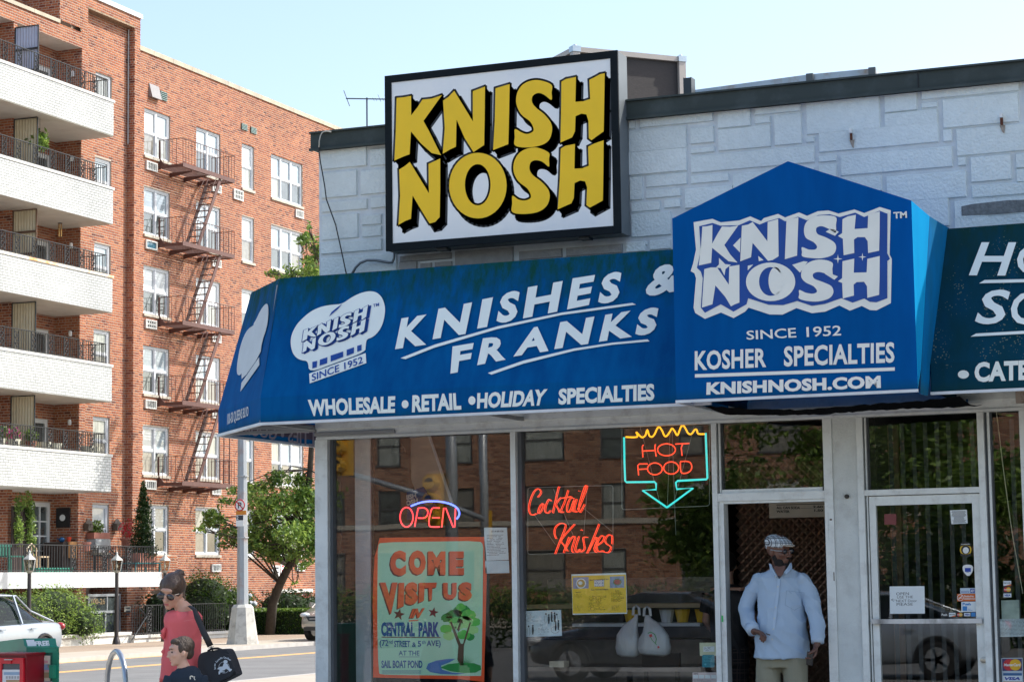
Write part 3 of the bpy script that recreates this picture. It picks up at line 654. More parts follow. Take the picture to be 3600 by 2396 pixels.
# ---- gable canopy over the door
GY = 15.6
zg = Zoom(2350, 550, 1.7421)
cp = thing('door_canopy', 'blue gabled door canopy lettered KNISH NOSH KOSHER SPECIALTIES', 'awning', (-4.17, 16.1, 2.93))
ap, lsh, lb, rb, rs = (-4.165, GY, 4.70), (-5.085, GY, 4.336), (-5.085, GY, 2.945), (-3.247, GY, 2.945), (-3.247, GY, 4.328)
m = MB()
def gf(s, t):
    x = -5.085 + s * (-3.247 + 5.085); top = (4.336 + (x + 5.085) / .92 * .364) if x < -4.165 else (4.70 - (x + 4.165) / .918 * .372)
    z = top * (1 - t) + 2.945 * t; d = (noise.noise(Vector((x * 2, z * 1.6, 7))) + 1) * .004 * math.sin(math.pi * s)
    return Vector((x, GY + d, z))
cloth(m, gf, 40, 24); m.build('front_panel', BLUEG, cp, smooth=True)
m = MB()
m.quad(ap, rs, onY(3268, 760, 15.93), (-4.165, 16.99, 4.70)); m.quad(ap, lsh, (-5.085, 16.99, 4.336), (-4.165, 16.99, 4.70))
m.add([onY(3268, 760, 15.93), onY(3334, 800, 16.36), (-3.05, 16.99, 4.15), (-4.165, 16.99, 4.70)], [(0, 1, 2, 3)])
m.build('roof_panel', BLUEG, cp)
m = MB()
# side cloth: sunlight painted into the tapering outer face, shade into the older fold
s1_, s2_ = onY(3268, 760, 15.93), onY(3237, 1300, 15.72)
FBR = fabmat('gable_side_sunlit_blue', (.01, .50, .95), (.01, .44, .90), (.04, .3, .35), 5.2, .5, trans=.5)
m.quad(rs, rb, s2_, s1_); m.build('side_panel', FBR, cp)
m = MB(); m.add([s1_, s2_, onY(3236, 1385, 15.72), onY(3262, 1391, 15.98), onY(3334, 800, 16.36)], [(0, 1, 2, 3, 4)]); m.build('side_fold', fabmat('gable_fold_shaded_blue', (.0, .15, .40), (.005, .12, .26), (.02, .09, .07), 4.6, 1., trans=.15), cp)
m = MB(); m.quad(lsh, lb, (-5.085, 16.99, 2.945), (-5.085, 16.99, 4.336)); m.build('side_panel', BLUEG, cp)
m = MB(); m.box(-5.087, GY - .012, 2.923, -3.245, GY + .014, 2.9445); m.box(-5.087, GY + .015, 2.923, -5.065, 16.98, 2.9445); m.build('hem_rail', MATS['white_rail'], cp)
mg = planemap(lambda u, v: onY(u, v, GY), zg, .004); mg2 = planemap(lambda u, v: onY(u, v, GY), zg, .007); mg3 = planemap(lambda u, v: onY(u, v, GY), zg, .010); mg4 = planemap(lambda u, v: onY(u, v, GY), zg, .012)
m = MB()
flat(m, [[(155, 403), (270, 382), (322, 404), (435, 392), (502, 367), (568, 396), (585, 378), (672, 352), (715, 374), (800, 343), (850, 364), (915, 336), (980, 331), (1042, 350), (1140, 325), (1200, 347), (1295, 310), (1362, 330), (1355, 600), (1369, 628), (1363, 898), (1275, 942), (1235, 940), (1185, 915), (1112, 944), (1048, 912), (960, 950), (880, 959), (785, 928), (700, 968), (620, 967), (492, 925), (470, 950), (400, 989), (322, 955), (225, 994), (165, 958), (155, 925), (170, 745), (160, 715), (137, 702), (152, 655), (170, 570)]], mg)
LOGOW = pm('logo_white', (.76, .78, .74), rough=.55, var=.04); m.build('emblem_outline', LOGOW, cp)
m = MB()
flat(m, [[(190, 428), (272, 408), (320, 425), (432, 422), (500, 392), (560, 418), (602, 400), (680, 378), (716, 398), (795, 370), (850, 392), (920, 360), (990, 355), (1050, 372), (1145, 345), (1200, 372), (1295, 333), (1343, 352), (1341, 592), (1358, 628), (1342, 640), (1342, 868), (1275, 893), (1235, 890), (1200, 870), (1130, 895), (1060, 868), (960, 903), (880, 915), (790, 885), (705, 910), (615, 908), (490, 868), (480, 905), (400, 950), (322, 905), (225, 957), (200, 925), (212, 745), (200, 705), (176, 682), (200, 580)]], mg2)
m.build('emblem_ground', VBL, cp)
GG = [[[(210, 430), (240, 428), (272, 420), (270, 535), (300, 480), (330, 430), (380, 432), (430, 424), (345, 543), (380, 600), (425, 650), (370, 642), (270, 560), (264, 652), (188, 668), (203, 540)]],
      [[(452, 425), (490, 418), (518, 402), (608, 520), (610, 402), (674, 384), (677, 612), (640, 635), (612, 640), (518, 530), (508, 618), (442, 643)]],
      [[(725, 390), (798, 374), (790, 608), (715, 630)]],
      [cm([(1027, 372), (1028, 420), (1026, 468), (985, 445), (940, 428), (908, 440), (915, 475), (970, 498), (1020, 530), (1028, 570), (1005, 605), (940, 624), (870, 622), (822, 612), (820, 585), (820, 556), (860, 570), (900, 570), (912, 552), (890, 525), (845, 500), (832, 455), (845, 405), (890, 372), (955, 362)])],
      [[(1068, 385), (1100, 368), (1150, 358), (1142, 445), (1222, 440), (1225, 357), (1296, 338), (1295, 480), (1292, 578), (1225, 592), (1222, 520), (1205, 495), (1160, 495), (1138, 510), (1140, 592), (1075, 606), (1070, 505), (1040, 488), (1066, 470)]],
      [[(222, 690), (262, 680), (300, 680), (372, 785), (375, 674), (437, 664), (437, 895), (410, 905), (385, 918), (350, 860), (290, 790), (272, 905), (207, 926), (215, 800)]],
      [ellp(628, 768, 151, 118, 36), ellp(628, 766, 71, 88, 28)],
      [cm([(1005, 650), (1006, 690), (1005, 738), (965, 718), (920, 708), (888, 720), (895, 748), (950, 770), (1000, 795), (1012, 835), (985, 870), (920, 888), (850, 885), (802, 870), (803, 845), (804, 818), (845, 835), (890, 840), (912, 825), (890, 795), (840, 770), (815, 735), (825, 685), (870, 645), (940, 632)])],
      [[(1068, 642), (1140, 626), (1137, 712), (1216, 710), (1220, 628), (1296, 610), (1295, 740), (1292, 848), (1220, 866), (1218, 795), (1200, 768), (1155, 770), (1136, 785), (1138, 852), (1070, 870), (1066, 775), (1040, 765), (1066, 745)]]]
m = MB()
for L_ in GG: flat(m, L_, mg3)
flat(m, [ellp(657, 762, 42, 84)], mg3); flat(m, [[(398, 545), (444, 498), (440, 588)]], mg3)
def star4(cx, cy, r): return [(cx + (r if i % 2 == 0 else r * .22) * math.cos(math.pi / 4 * i), cy + (r if i % 2 == 0 else r * .22) * math.sin(math.pi / 4 * i)) for i in range(8)]
flat(m, [star4(1190, 616, 25)], mg3); flat(m, [star4(1040, 628, 28)], mg3); flat(m, [[(292, 682), (312, 662), (312, 622), (350, 660), (385, 664), (352, 690), (345, 730), (322, 684)]], mg3)
flat(m, [[(760, 664), (830, 642), (855, 645), (808, 712)]], mg3); flat(m, [[(552, 610), (585, 635), (556, 642)]], mg3); flat(m, [[(488, 670), (522, 662), (488, 698)]], mg3)
flat(m, [[(965, 462), (1000, 440), (1045, 462), (1022, 487)]], mg3); flat(m, [[(958, 718), (975, 710), (1040, 735), (1018, 756)]], mg3)
text(m, 'SINCE', [(478, 1067), (780, 1048), (785, 1108), (480, 1122)], mg, .012); text(m, '1952', [(845, 1044), (1060, 1033), (1058, 1096), (848, 1106)], mg, .012)
text(m, 'KOSHER', [(162, 1190), (600, 1172), (600, 1290), (162, 1310)], mg, .03, 0, 1.05); text(m, 'SPECIALTIES', [(708, 1162), (1385, 1135), (1385, 1262), (708, 1287)], mg, .03, 0, 1.05)
flat(m, [[(163, 1332), (1387, 1290), (1387, 1311), (163, 1353)]], mg)
text(m, 'KNISHNOSH.COM', [(235, 1382), (1300, 1340), (1302, 1417), (233, 1459)], mg, .05, 0, 1.05); text(m, 'TM', [(1378, 342), (1460, 336), (1462, 376), (1380, 381)], mg, .03)
m.build('lettering', LOGOW, cp)
# ---- right-hand awning
a3 = thing('shop_awning', 'stained dark green-blue awning with the letters HO and SO right of the door canopy', 'awning', (3, 16.5, 2.95))
m = awning_front(-3.232, 12.0)
m.prism([(-3.232, 16.99, ZR + .06), (-3.232, 16.34, ZR), (-3.232, 16.0, ZS), (-3.232, 16.0, ZB), (-3.232, 16.99, ZB)], (.004, 0, 0))
m.build('front_panel', BLUED, a3, smooth=True)
m = MB(); m.box(-3.235, 15.985, 2.930, 12, 16.012, 2.952); m.build('hem_rail', MATS['white_rail'], a3)
z6b = Zoom(3100, 600, 1.8447); m3f = planemap(onFront, z6b, .006, FN); m3v = planemap(onVal, z6b, .004)
m = MB()
text(m, 'H', [(648, 466), (873, 466), (802, 682), (565, 680)], m3f, .02); text(m, 'O', [(888, 480), (1110, 472), (1070, 672), (868, 672)], m3f, .02)
text(m, 'S', [(672, 773), (850, 772), (785, 996), (595, 998)], m3f, .02); text(m, 'O', [(850, 788), (1075, 780), (1040, 1000), (826, 1002)], m3f, .02)
flat(m, [[(632, 732), (668, 710), (1050, 702), (1050, 722)]], m3f); flat(m, [[(577, 1077), (612, 1057), (1050, 1032), (1050, 1052)]], m3f)
flat(m, [ellp(530, 1320, 36, 27)], m3v); text(m, 'CATE', [(602, 1241), (955, 1226), (955, 1356), (602, 1372)], m3v, .045, 0, 1.02)
m.build('lettering', LETTER, a3)

# ------------------------------------------------------------------ roof sign
z1 = Zoom(1100, 130, 1.6829)
sg = thing('roof_sign', 'big square light-box sign with yellow KNISH NOSH letters in a black frame', 'sign', (-6.98, 16.9, 4.45))
x0, x1, s0, s1 = -8.054, -5.908, 4.455, 5.99
SF = 16.75
m = MB(); m.box(x0, SF + .012, s0 + .001, x1 + .0, 16.985, s1 - .001); m.build('box', pm('sign_side', (.13, .15, .16), rough=.5, metal=.2, var=.1), sg)
fr = .060
m = MB(); m.box(x0 - .004, SF - .012, s0 - .004, x0 + fr, SF + .011, s1 + .004); m.box(x1 - fr, SF - .012, s0 - .004, x1 + .004, SF + .011, s1 + .004); m.box(x0 + fr + .001, SF - .012, s1 - fr, x1 - fr - .001, SF + .011, s1 + .004); m.box(x0 + fr + .001, SF - .012, s0 - .004, x1 - fr - .001, SF + .011, s0 + fr)
m.build('frame', pm('sign_frame', (.008, .012, .015), rough=.75, spec=.15, var=.2, scale=9), sg)
m = MB(); m.box(x0 + fr, SF - .004, s0 + fr, x1 - fr, SF + .0105, s1 - fr); m.build('face', pm('sign_white', (.84, .85, .84), rough=.3, var=.03, scale=2, col2=(.62, .68, .75), c2scale=2, c2amt=.4), sg)
ms1 = planemap(lambda u, v: onY(u, v, SF), z1, .0048); ms2 = planemap(lambda u, v: onY(u, v, SF), z1, .0062)
m = MB()
for L_ in GLY: blockshadow(m, L_, (33, 40), 12, ms1)
m.build('letter_shadow', pm('sign_black', (.016, .018, .022), rough=.4), sg)
m = MB()
for L_ in GLY: flat(m, L_, ms2)
m.build('lettering', pm('sign_yellow', (.93, .58, .0), rough=.35, var=.03), sg)
m = MB(); p = onY(*z1(700, 1262), SF); 
for xx in (-7.6, -6.3): m = MB(); m.box(xx, 16.8, s0 - .022, xx + .09, 16.9, s0); m.build('drain_hood', DARK, sg)
# conduit from the sign, and a hanging cable at the corner
z3c = [(1332, 60), (1328, 120), (1316, 150), (1290, 152), (1200, 136), (1130, 135), (1080, 155), (1045, 190), (1015, 245)]
m = MB(); m.chain([onY(*z3(*q), 16.93) for q in z3c], .012, n=8); c_ = m.build('conduit', pm('conduit_grey', (.16, .18, .19), rough=.4, metal=.3), None, smooth=True)
tag(c_, 'grey conduit looping from under the roof sign down behind the awning', 'conduit')
z5 = Zoom(1000, 400, 5.2267)
pts = [(860, 335), (790, 322), (735, 325), (690, 350), (660, 410), (640, 500), (635, 620), (636, 700), (660, 880), (700, 1100), (740, 1330), (770, 1568)]
pw = [onY(*z5(*q), 16.92) for q in pts] + [onY(1180, 790, 16.96), onY(1200, 880, 16.95), onY(1218, 965, 16.9)]
m = MB(); m.chain(pw[:7], .006, n=6); m.chain(pw[6:], .006, n=6, mi=1)
tag(m.build('cable', [pm('cable_pale', (.5, .48, .42), rough=.5), BLACK], None, smooth=True), 'thin black cable hanging down the corner of the white block wall', 'cable')

# ------------------------------------------------------------------ things on the roof
z9 = Zoom(2000, 130, 4.712)
ac = thing('rooftop_unit', 'beige framed rooftop cooling unit with dark mesh side behind the sign', 'rooftop unit', (-6.6, 20, 5.35))
BEI = pm('beige_metal', (.52, .46, .40), rough=.5, var=.06); MESH = pm('unit_mesh', (.045, .038, .036), rough=.7, var=.25, scale=30, stretch=(1, 1, 8), bump=.3)
# unit stands turned: corner nearest at C1, one face to the right
C1 = onP(*z9(100, 180), Vector((0, 19.4, 0)), Vector((0, 1, 0))); ztop = C1.z
R1 = onZ(*z9(1850, 350), ztop)
dv = Vector((R1.x - C1.x, R1.y - C1.y, 0)); 
if not (0.8 < dv.length < 4): dv = Vector((1.75, .75, 0))
ln = dv.length; du = dv.normalized(); dn = Vector((-du.y, du.x, 0))
if dn.y < 0: dn = -dn
zb0 = 5.36; cs = [Vector((C1.x, C1.y, 0)), Vector((C1.x, C1.y, 0)) + du * ln, Vector((C1.x, C1.y, 0)) + du * ln + dn * 1.3, Vector((C1.x, C1.y, 0)) + dn * 1.3]
m = MB()
for c in cs: m.bar(c + Vector((0, 0, zb0)), c + Vector((0, 0, ztop)), .075, up=du)
for i in range(4):
    a, b_ = cs[i], cs[(i + 1) % 4]; m.bar(a + Vector((0, 0, ztop - .02)), b_ + Vector((0, 0, ztop - .02)), .06, .05)
m.build('frame', BEI, ac)
m = MB()
for c in cs: m.bar(c + Vector((0, 0, ztop - .045)), c + Vector((0, 0, ztop + .012)), .088, up=du); m.ell(c + Vector((0, 0, ztop + .02)), (.02, .02, .015), 8, 5)
m.build('corner_bracket', pm('zinc', (.5, .55, .58), rough=.35, metal=.8), ac)
m = MB()
for i in range(4):
    a, b_ = cs[i], cs[(i + 1) % 4]; d_ = (b_ - a).normalized() * .04
    m.quad(a + d_ + Vector((0, 0, zb0)), b_ - d_ + Vector((0, 0, zb0)), b_ - d_ + Vector((0, 0, ztop - .05)), a + d_ + Vector((0, 0, ztop - .05)))
m.quad(*[c + Vector((0, 0, ztop - .06)) for c in cs]); m.build('mesh_panel', MESH, ac)
# roof curb and small vent, right
zq = Zoom(2150, 150, 1.6248)
def rooftop(pxs, y0, th, mt, nm, lab, cat):
    m = MB(); P = [onY(*zq(*q), y0) for q in pxs]; m.prism(P + [(P[-1].x, y0, 5.36), (P[0].x, y0, 5.36)], (0, th, 0)); return tag(m.build(nm, mt, None), lab, cat)
rc = thing('roof_curb', 'low galvanised roof curb with rust streaks behind the parapet', 'roof curb', (-3.9, 17.9, 5.35))
m = MB(); P = [onY(*zq(*q), 17.9) for q in ((462, 272), (1125, 182), (1480, 148), (1500, 148), (1540, 180))]
m.prism([P[0], P[1], P[2], P[3], (P[3].x, 17.9, 5.36), (P[0].x, 17.9, 5.36)], (0, .9, 0)); m.build('panel', pm('galvanised', (.42, .47, .50), rough=.4, metal=.6, var=.15, scale=5, col2=(.30, .16, .06), c2scale=4, c2amt=.8), rc)
m = MB()
for q in ((1133, 181), (1489, 146)): p = onY(*zq(*q), 17.88); m.box(p.x - .03, 17.86, 5.36, p.x + .03, 17.899, p.z + .004)
m.build('flange', pm('flange_dark', (.12, .13, .13), rough=.5, metal=.5), rc)
m = MB(); p = onY(*zq(442, 205), 17.6); m.box(p.x - .036, 17.55, 5.36, p.x - .03, 17.66, p.z); m.box(p.x + .03, 17.55, 5.36, p.x + .036, 17.66, p.z); m.box(p.x - .03, 17.55, 5.36, p.x + .03, 17.556, p.z - .004)
tag(m.build('roof_post', DARK, None), 'short dark channel post standing on the roof beside the cooling unit', 'post')
# television aerial
z8 = Zoom(1000, 100, 3.92)
at = thing('television_aerial', 'thin rooftop television aerial left of the big sign', 'aerial', onY(*z8(1133, 1375), 24.0))
m = MB(); AYY = 24.0; q = lambda x, y: onY(*z8(x, y), AYY)
m.chain([Vector((q(1133, 955).x, AYY, 5.36)), q(1136, 955)], .011, n=6); m.build('mast', DARK, at)
m = MB(); m.chain([q(850, 967), q(1700, 982)], .008, n=6)
for (a, b_, r) in (((817, 855), (898, 1070), .005), ((1288, 915), (1328, 1010), .003), ((1380, 918), (1420, 1020), .003), ((1215, 955), (1240, 1000), .002), ((1250, 960), (1275, 1003), .002), ((1345, 958), (1370, 1003), .002), ((1480, 925), (1520, 1030), .003)):
    A, B = q(*a), q(*b_); m.chain([A, B], r, n=5)
m.build('boom', DARK, at)
# ------------------------------------------------------------------ brick apartment house across the side street
def proj(p):
    q = MR.transposed() @ (Vector(p) - CAM); return (1800 + FPX * q.x / -q.z, 1198 - FPX * q.y / -q.z, -q.z)
BRK = tonemat('red_brick', [(0, (.13, .04, .028)), (.08, (.26, .075, .038)), (.4, (.36, .115, .052)), (.7, (.43, .165, .075)), (.92, (.38, .13, .062)), (1, (.20, .06, .038))], rough=.85, var=.1, bump=.15)
MORT = pm('mortar', (.45, .36, .29), rough=.95, var=.1, scale=5)
WBRK = tonemat('white_brick', [(0, (.50, .52, .51)), (.5, (.55, .57, .56)), (1, (.59, .60, .59))], rough=.4, var=.03, bump=.05, spec=.5)
WMORT = pm('white_brick_mortar', (.24, .24, .20), rough=.9, var=.1)
CH, CL, MJ = .0815, .235, .022
rngb = random.Random(3)
def brick_cells(a0, a1, z0, z1, openings=(), hdr=6, MJ=.022):
    out = []; r0 = int(math.floor((z0) / CH)); r1 = int(math.ceil(z1 / CH))
    for r in range(r0, r1):
        zb, zt = max(r * CH, z0), min((r + 1) * CH - MJ, z1)
        if zt - zb < .015: continue
        L_ = CL / 2 if r % hdr == 0 else CL; off = (CL / 2 if r % 2 else 0) + (.03 if r % 3 == 0 else 0)
        ops = sorted((o[0], o[1]) for o in openings if o[2] < zt - .01 and o[3] > zb + .01)
        segs = []; c = a0
        for o in ops:
            if o[0] > c: segs.append((c, min(o[0], a1)))
            c = max(c, o[1])
        if c < a1: segs.append((c, a1))
        for s0, s1 in segs:
            k = math.floor((s0 - off) / L_); p = off + k * L_
            while p < s1:
                b0, b1 = max(p, s0), min(p + L_ - MJ, s1)
                if b1 - b0 > .02: out.append((b0, b1, zb, zt, rngb.random(), (b1 - b0 > L_ - MJ - .001) and (zt - zb > CH - MJ - .001) and L_ == CL))
                p += L_
    return out
def brick_mesh(cells, mapf, proud=.009):
    n = len(cells); V = []; F = []; T = []
    for i, (a0, a1, z0, z1, tn, _w) in enumerate(cells):
        e = .004; V += [mapf(a0, z0, 0), mapf(a1, z0, 0), mapf(a1, z1, 0), mapf(a0, z1, 0), mapf(a0 + e, z0 + e, proud), mapf(a1 - e, z0 + e, proud), mapf(a1 - e, z1 - e, proud), mapf(a0 + e, z1 - e, proud)]
        b = i * 8; F += [(b + 4, b + 5, b + 6, b + 7), (b, b + 1, b + 5, b + 4), (b + 1, b + 2, b + 6, b + 5), (b + 2, b + 3, b + 7, b + 6), (b + 3, b, b + 4, b + 7)]; T += [tn] * 5
    m = MB(); m.v = V; m.f = F; m.mi = [0] * len(F); m.tone = T; return m
def backing(mb, a0, a1, z0, z1, openings, mapf, depth=.14):
    As = sorted(set([a0, a1] + [min(max(x, a0), a1) for o in openings for x in o[:2]])); Zs = sorted(set([z0, z1] + [min(max(x, z0), z1) for o in openings for x in o[2:4]]))
    for i in range(len(As) - 1):
        for j in range(len(Zs) - 1):
            ca, cz = (As[i] + As[i + 1]) / 2, (Zs[j] + Zs[j + 1]) / 2
            if any(o[0] < ca < o[1] and o[2] < cz < o[3] for o in openings): continue
            mb.add([mapf(As[i], Zs[j], 0), mapf(As[i + 1], Zs[j], 0), mapf(As[i + 1], Zs[j + 1], 0), mapf(As[i], Zs[j + 1], 0)], [(0, 1, 2, 3)])
    for o in openings:
        A, B, Z0, Z1 = max(o[0], a0), min(o[1], a1), max(o[2], z0), min(o[3], z1)
        if len(o) > 4 and o[4] == 0: continue
        for (p, q) in (((A, Z0), (B, Z0)), ((B, Z0), (B, Z1)), ((B, Z1), (A, Z1)), ((A, Z1), (A, Z0))):
            mb.add([mapf(p[0], p[1], 0), mapf(q[0], q[1], 0), mapf(q[0], q[1], -depth), mapf(p[0], p[1], -depth)], [(0, 1, 2, 3)])
XF, XP, XB, XR = -37.66, -37.93, -36.47, -39.57
S1, DZ = 18.02, 2.745
apt = thing('apartment_building', 'six storey red brick apartment house with white balconies and a brown fire escape', 'apartment building', (-38, 58, 0))
WALLS = []   # (cells, mapf)
core = MB()
def wallX(X, y0, y1, z0, z1, ops=()):
    mf = lambda a, z, d: (X + d, a, z); backing(core, y0, y1, z0, z1, ops, mf); WALLS.append((brick_cells(y0, y1, z0, z1, ops), mf))
def wallY(Y, x0, x1, z0, z1, ops=()):
    mf = lambda a, z, d: (a, Y - d, z); backing(core, x0, x1, z0, z1, ops, mf); WALLS.append((brick_cells(x0, x1, z0, z1, ops), mf))
SLB = [15.45 - 2.745 * i for i in range(5)]     # balcony soffits
# openings
opR = []
cols = [(63.11, 64.80, 1.66, 2), (66.58, 68.29, 1.66, 2), (69.87, 70.80, 1.70, 1), (72.13, 74.69, 1.70, 3), (77.2, 78.9, 1.66, 2), (82.3, 84.0, 1.66, 2)]
for i in range(6):
    top = S1 - DZ * i + (.06 if i == 5 else 0)
    for (a, b_, h, n) in cols: opR.append((a, b_, top - h, top))
wallX(XR, 59.8, 92, 0, 19.95, opR)
opP = [(57.6, 58.54, 17.92 - 2.748 * i - 1.5, 17.92 - 2.748 * i) for i in range(6)]
wallX(XP, 56.75, 59.47, 2.04, 19.8, opP)
wallX(XF, 56.42, 56.75, 2.04, 19.8); wallX(XF, 59.47, 59.8, 2.04, 19.8); wallX(XF, 56.42, 59.8, 19.8, 20.12)
wallY(59.47, XP, XF, 2.04, 19.8)          # slot cheek facing the street corner
# loggia bays
LT = [18.38] + SLB; 
bays = [(47.4, 52.82), (53.0, 56.42)]
LBX = XF - .92
for k, (a, b_) in enumerate(bays):
    for i in range(6):
        zt = LT[i]; zf = (SLB[i] + .2) if i < 5 else 2.04
        dd = [(b_ - 1.32, b_ - .30, zf, zf + 2.08)] if i < 5 else [(b_ - 1.13, b_ - .13, zf, 4.2)]
        wallX(LBX, a, b_, zf, zt, dd)
        wallY(b_, LBX, XF, zf, zt)
wallX(XF, 52.82, 53.0, 2.04, 18.38)
wallX(XF, 47.4, 56.42, 18.38, 18.88)
wallX(XF, 44, 47.4, 2.04, 18.88)
wallX(XF - 1.3, 44, 55.2, 18.88, 22.0); wallY(55.2, XF - 1.3, XF - .0, 18.88, 22.0); wallX(XF, 55.2, 56.42, 19.0, 22.0)
# ground level under the terrace
wallX(XF - .35, 44, 57.4, -.1, 1.62); wallX(XF - .1, 59.35, 62.4, -.1, 2.6); wallY(59.35, XF - 1.5, XF - .1, -.1, 1.62)
core.box(-52, 44, -.3, XF - 1.5, 59.7, 18.9); core.box(-52, 59.7, -.3, XR - .25, 92, 19.9); core.box(XF - 1.5, 56.5, 2.04, XP - .2, 59.75, 20.05)
core.box(-44, 44, 18.9, XF - 1.35, 55.15, 22)
core.build('wall', MORT, apt)
allb = []
for wi, (cells, mf) in enumerate(WALLS):
    for ci, c in enumerate(cells):
        if c[5]:
            p = mf((c[0] + c[1]) / 2, (c[2] + c[3]) / 2, 0)
            if p[0] > XF - .01 and 18.38 < p[2] < 18.9 or (p[0] > XF - .3 and abs(p[0] - XP) < .02 and 14 < p[2] < 18.9):
                u, v, d = proj(p)
                if 0 < u < 3600 and 0 < v < 2396: allb.append((d, wi, ci))
allb.sort(); pick = set((w_, c_) for _, w_, c_ in allb[:300])
e = .004; hl, hh = (CL - MJ) / 2, (CH - MJ) / 2
mbk = MB(); mbk.add([(0, -hl, -hh), (0, hl, -hh), (0, hl, hh), (0, -hl, hh), (.009, -hl + e, -hh + e), (.009, hl - e, -hh + e), (.009, hl - e, hh - e), (.009, -hl + e, hh - e)], [(4, 5, 6, 7), (0, 1, 5, 4), (1, 2, 6, 5), (2, 3, 7, 6), (3, 0, 4, 7)])
brickme = mbk.mesh('brick', BRK); hl, hh = (CL - .012) / 2, (CH - .012) / 2
mbk = MB(); mbk.add([(0, -hl, -hh), (0, hl, -hh), (0, hl, hh), (0, -hl, hh), (.005, -hl + e, -hh + e), (.005, hl - e, -hh + e), (.005, hl - e, hh - e), (.005, -hl + e, hh - e)], [(4, 5, 6, 7), (0, 1, 5, 4), (1, 2, 6, 5), (2, 3, 7, 6), (3, 0, 4, 7)])
wbrickme = mbk.mesh('white_brick', WBRK)
def single(me, name, loc, parent):
    o = bpy.data.objects.new(name, me); COL.objects.link(o); o.parent = parent; o.location = Vector(loc) - wloc(parent); return o
rest = MB()
for wi, (cells, mf) in enumerate(WALLS):
    keep = [c for ci, c in enumerate(cells) if (wi, ci) not in pick]
    mm = brick_mesh(keep, mf); rest.add(mm.v, mm.f); rest.tone[-len(mm.f):] = mm.tone
    for ci, c in enumerate(cells):
        if (wi, ci) in pick: single(brickme, 'brick', mf((c[0] + c[1]) / 2, (c[2] + c[3]) / 2, 0), apt)
rest.build('brick_courses', BRK, apt, kind='stuff')
# copings, pipe, lintel
COPE = pm('stone_coping', (.47, .41, .31), rough=.8, var=.2, scale=3, col2=(.25, .24, .21), c2scale=1.5, c2amt=.7)
y = 59.82
while y < 92:
    l = 1.28; m = MB(); m.box(XR - .35, y, 19.955, XR + .05, y + l - .012, 20.12); m.build('coping_stone', COPE, apt); y += l
y = 44
while y < 55.1:
    l = min(1.4, 55.18 - y); m = MB(); m.box(XF - .3, y, 18.885, XF + .05, y + l - .012, 19.0); m.build('coping_stone', COPE, apt); y += 1.4
m = MB(); m.box(XF - .45, 56.38, 20.125, XF + .06, 59.86, 20.27); m.build('tower_cap', WHITE, apt)
m = MB(); m.box(XP + .0, 56.75, 19.74, XF + .012, 59.47, 19.799); m.build('lintel', pm('rusty_lintel', (.28, .20, .13), rough=.8, var=.4, scale=12), apt)
m = MB(); m.chain([(XP + .06, 59.42, 19.7), (XP + .06, 59.42, 15.9)], .022, n=8); m.build('down_pipe', pm('pipe_grey', (.42, .44, .43), rough=.5), apt)
# windows
FRW = pm('window_white', (.62, .65, .68), rough=.45, var=.04)
PN = [pm('pane_sky', (.36, .44, .48), rough=.07, var=.25, scale=1.2, coat=1, spec=1), pm('pane_blind', (.56, .60, .60), rough=.2, var=.08, coat=1, stretch=(1, 1, 1)), pm('pane_dark', (.07, .085, .085), rough=.06, var=.6, scale=2.5, coat=1, spec=1), pm('pane_curtain', (.33, .35, .32), rough=.1, var=.35, scale=6, coat=1, stretch=(1, 3, .3)), pm('pane_shade', (.24, .23, .20), rough=.1, var=.2, coat=1)]
SILL = pm('stone_sill', (.46, .42, .35), rough=.8, var=.12)
rw = random.Random(5)
def window(X, y0, y1, z0, z1, n, par=apt, up=None, lo=None):
    m = MB(); d0, d1 = X - .14, X - .05; f = .07
    m.box(d0, y0, z1 - f, d1, y1, z1); m.box(d0, y0, z0, d1, y1, z0 + f); m.box(d0, y0, z0 + f, d1, y0 + f, z1 - f); m.box(d0, y1 - f, z0 + f, d1, y1, z1 - f)
    ws = (y1 - y0 - 2 * f - (n - 1) * .09) / n
    for k in range(1, n): yy = y0 + f + k * ws + (k - 1) * .09; m.box(d0, yy, z0 + f, d1, yy + .09, z1 - f)
    zm = (z0 + z1) / 2
    for k in range(n):
        a = y0 + f + k * (ws + .09); s = .035
        m.box(d0, a, zm - .03, d1 - .02, a + ws, zm + .03)
        for (p, q, dd) in ((z0 + f, zm - .03, .045), (zm + .03, z1 - f, .02)):
            m.box(d0, a, p, d1 - dd, a + s, q); m.box(d0, a + ws - s, p, d1 - dd, a + ws, q); m.box(d0, a + s, p, d1 - dd, a + ws - s, p + s); m.box(d0, a + s, q - s, d1 - dd, a + ws - s, q)
    w_ = m.build('window', FRW, par)
    for k in range(n):
        a = y0 + f + k * (ws + .09) + .036
        cu = rw.choice((0, 0, 1, 3)) if up is None else up; cl = rw.choice((2, 2, 4, 3)) if lo is None else lo
        t = MB(); t.box(d0 + .01, a, zm + .066, d0 + .03, a + ws - .072, z1 - f - .036); t.build('pane', PN[cu], w_)
        t = MB(); t.box(d0 + .01, a, z0 + f + .036, d0 + .03, a + ws - .072, zm - .066); t.build('pane', PN[cl], w_)
    t = MB(); t.box(X - .1, y0 - .03, z0 - .09, X + .06, y1 + .03, z0 - .002); t.build('sill', SILL, w_)
    return w_
for i in range(6):
    top = S1 - DZ * i + (.06 if i == 5 else 0)
    for (a, b_, h, n) in cols:
        if a > 76 and i > 3: continue
        window(XR, a + .001, b_ - .001, top - h + .001, top - .001, n)
for (a, b_, z0, z1) in opP: window(XP, a + .001, b_ - .001, z0 + .001, z1 - .001, 1)
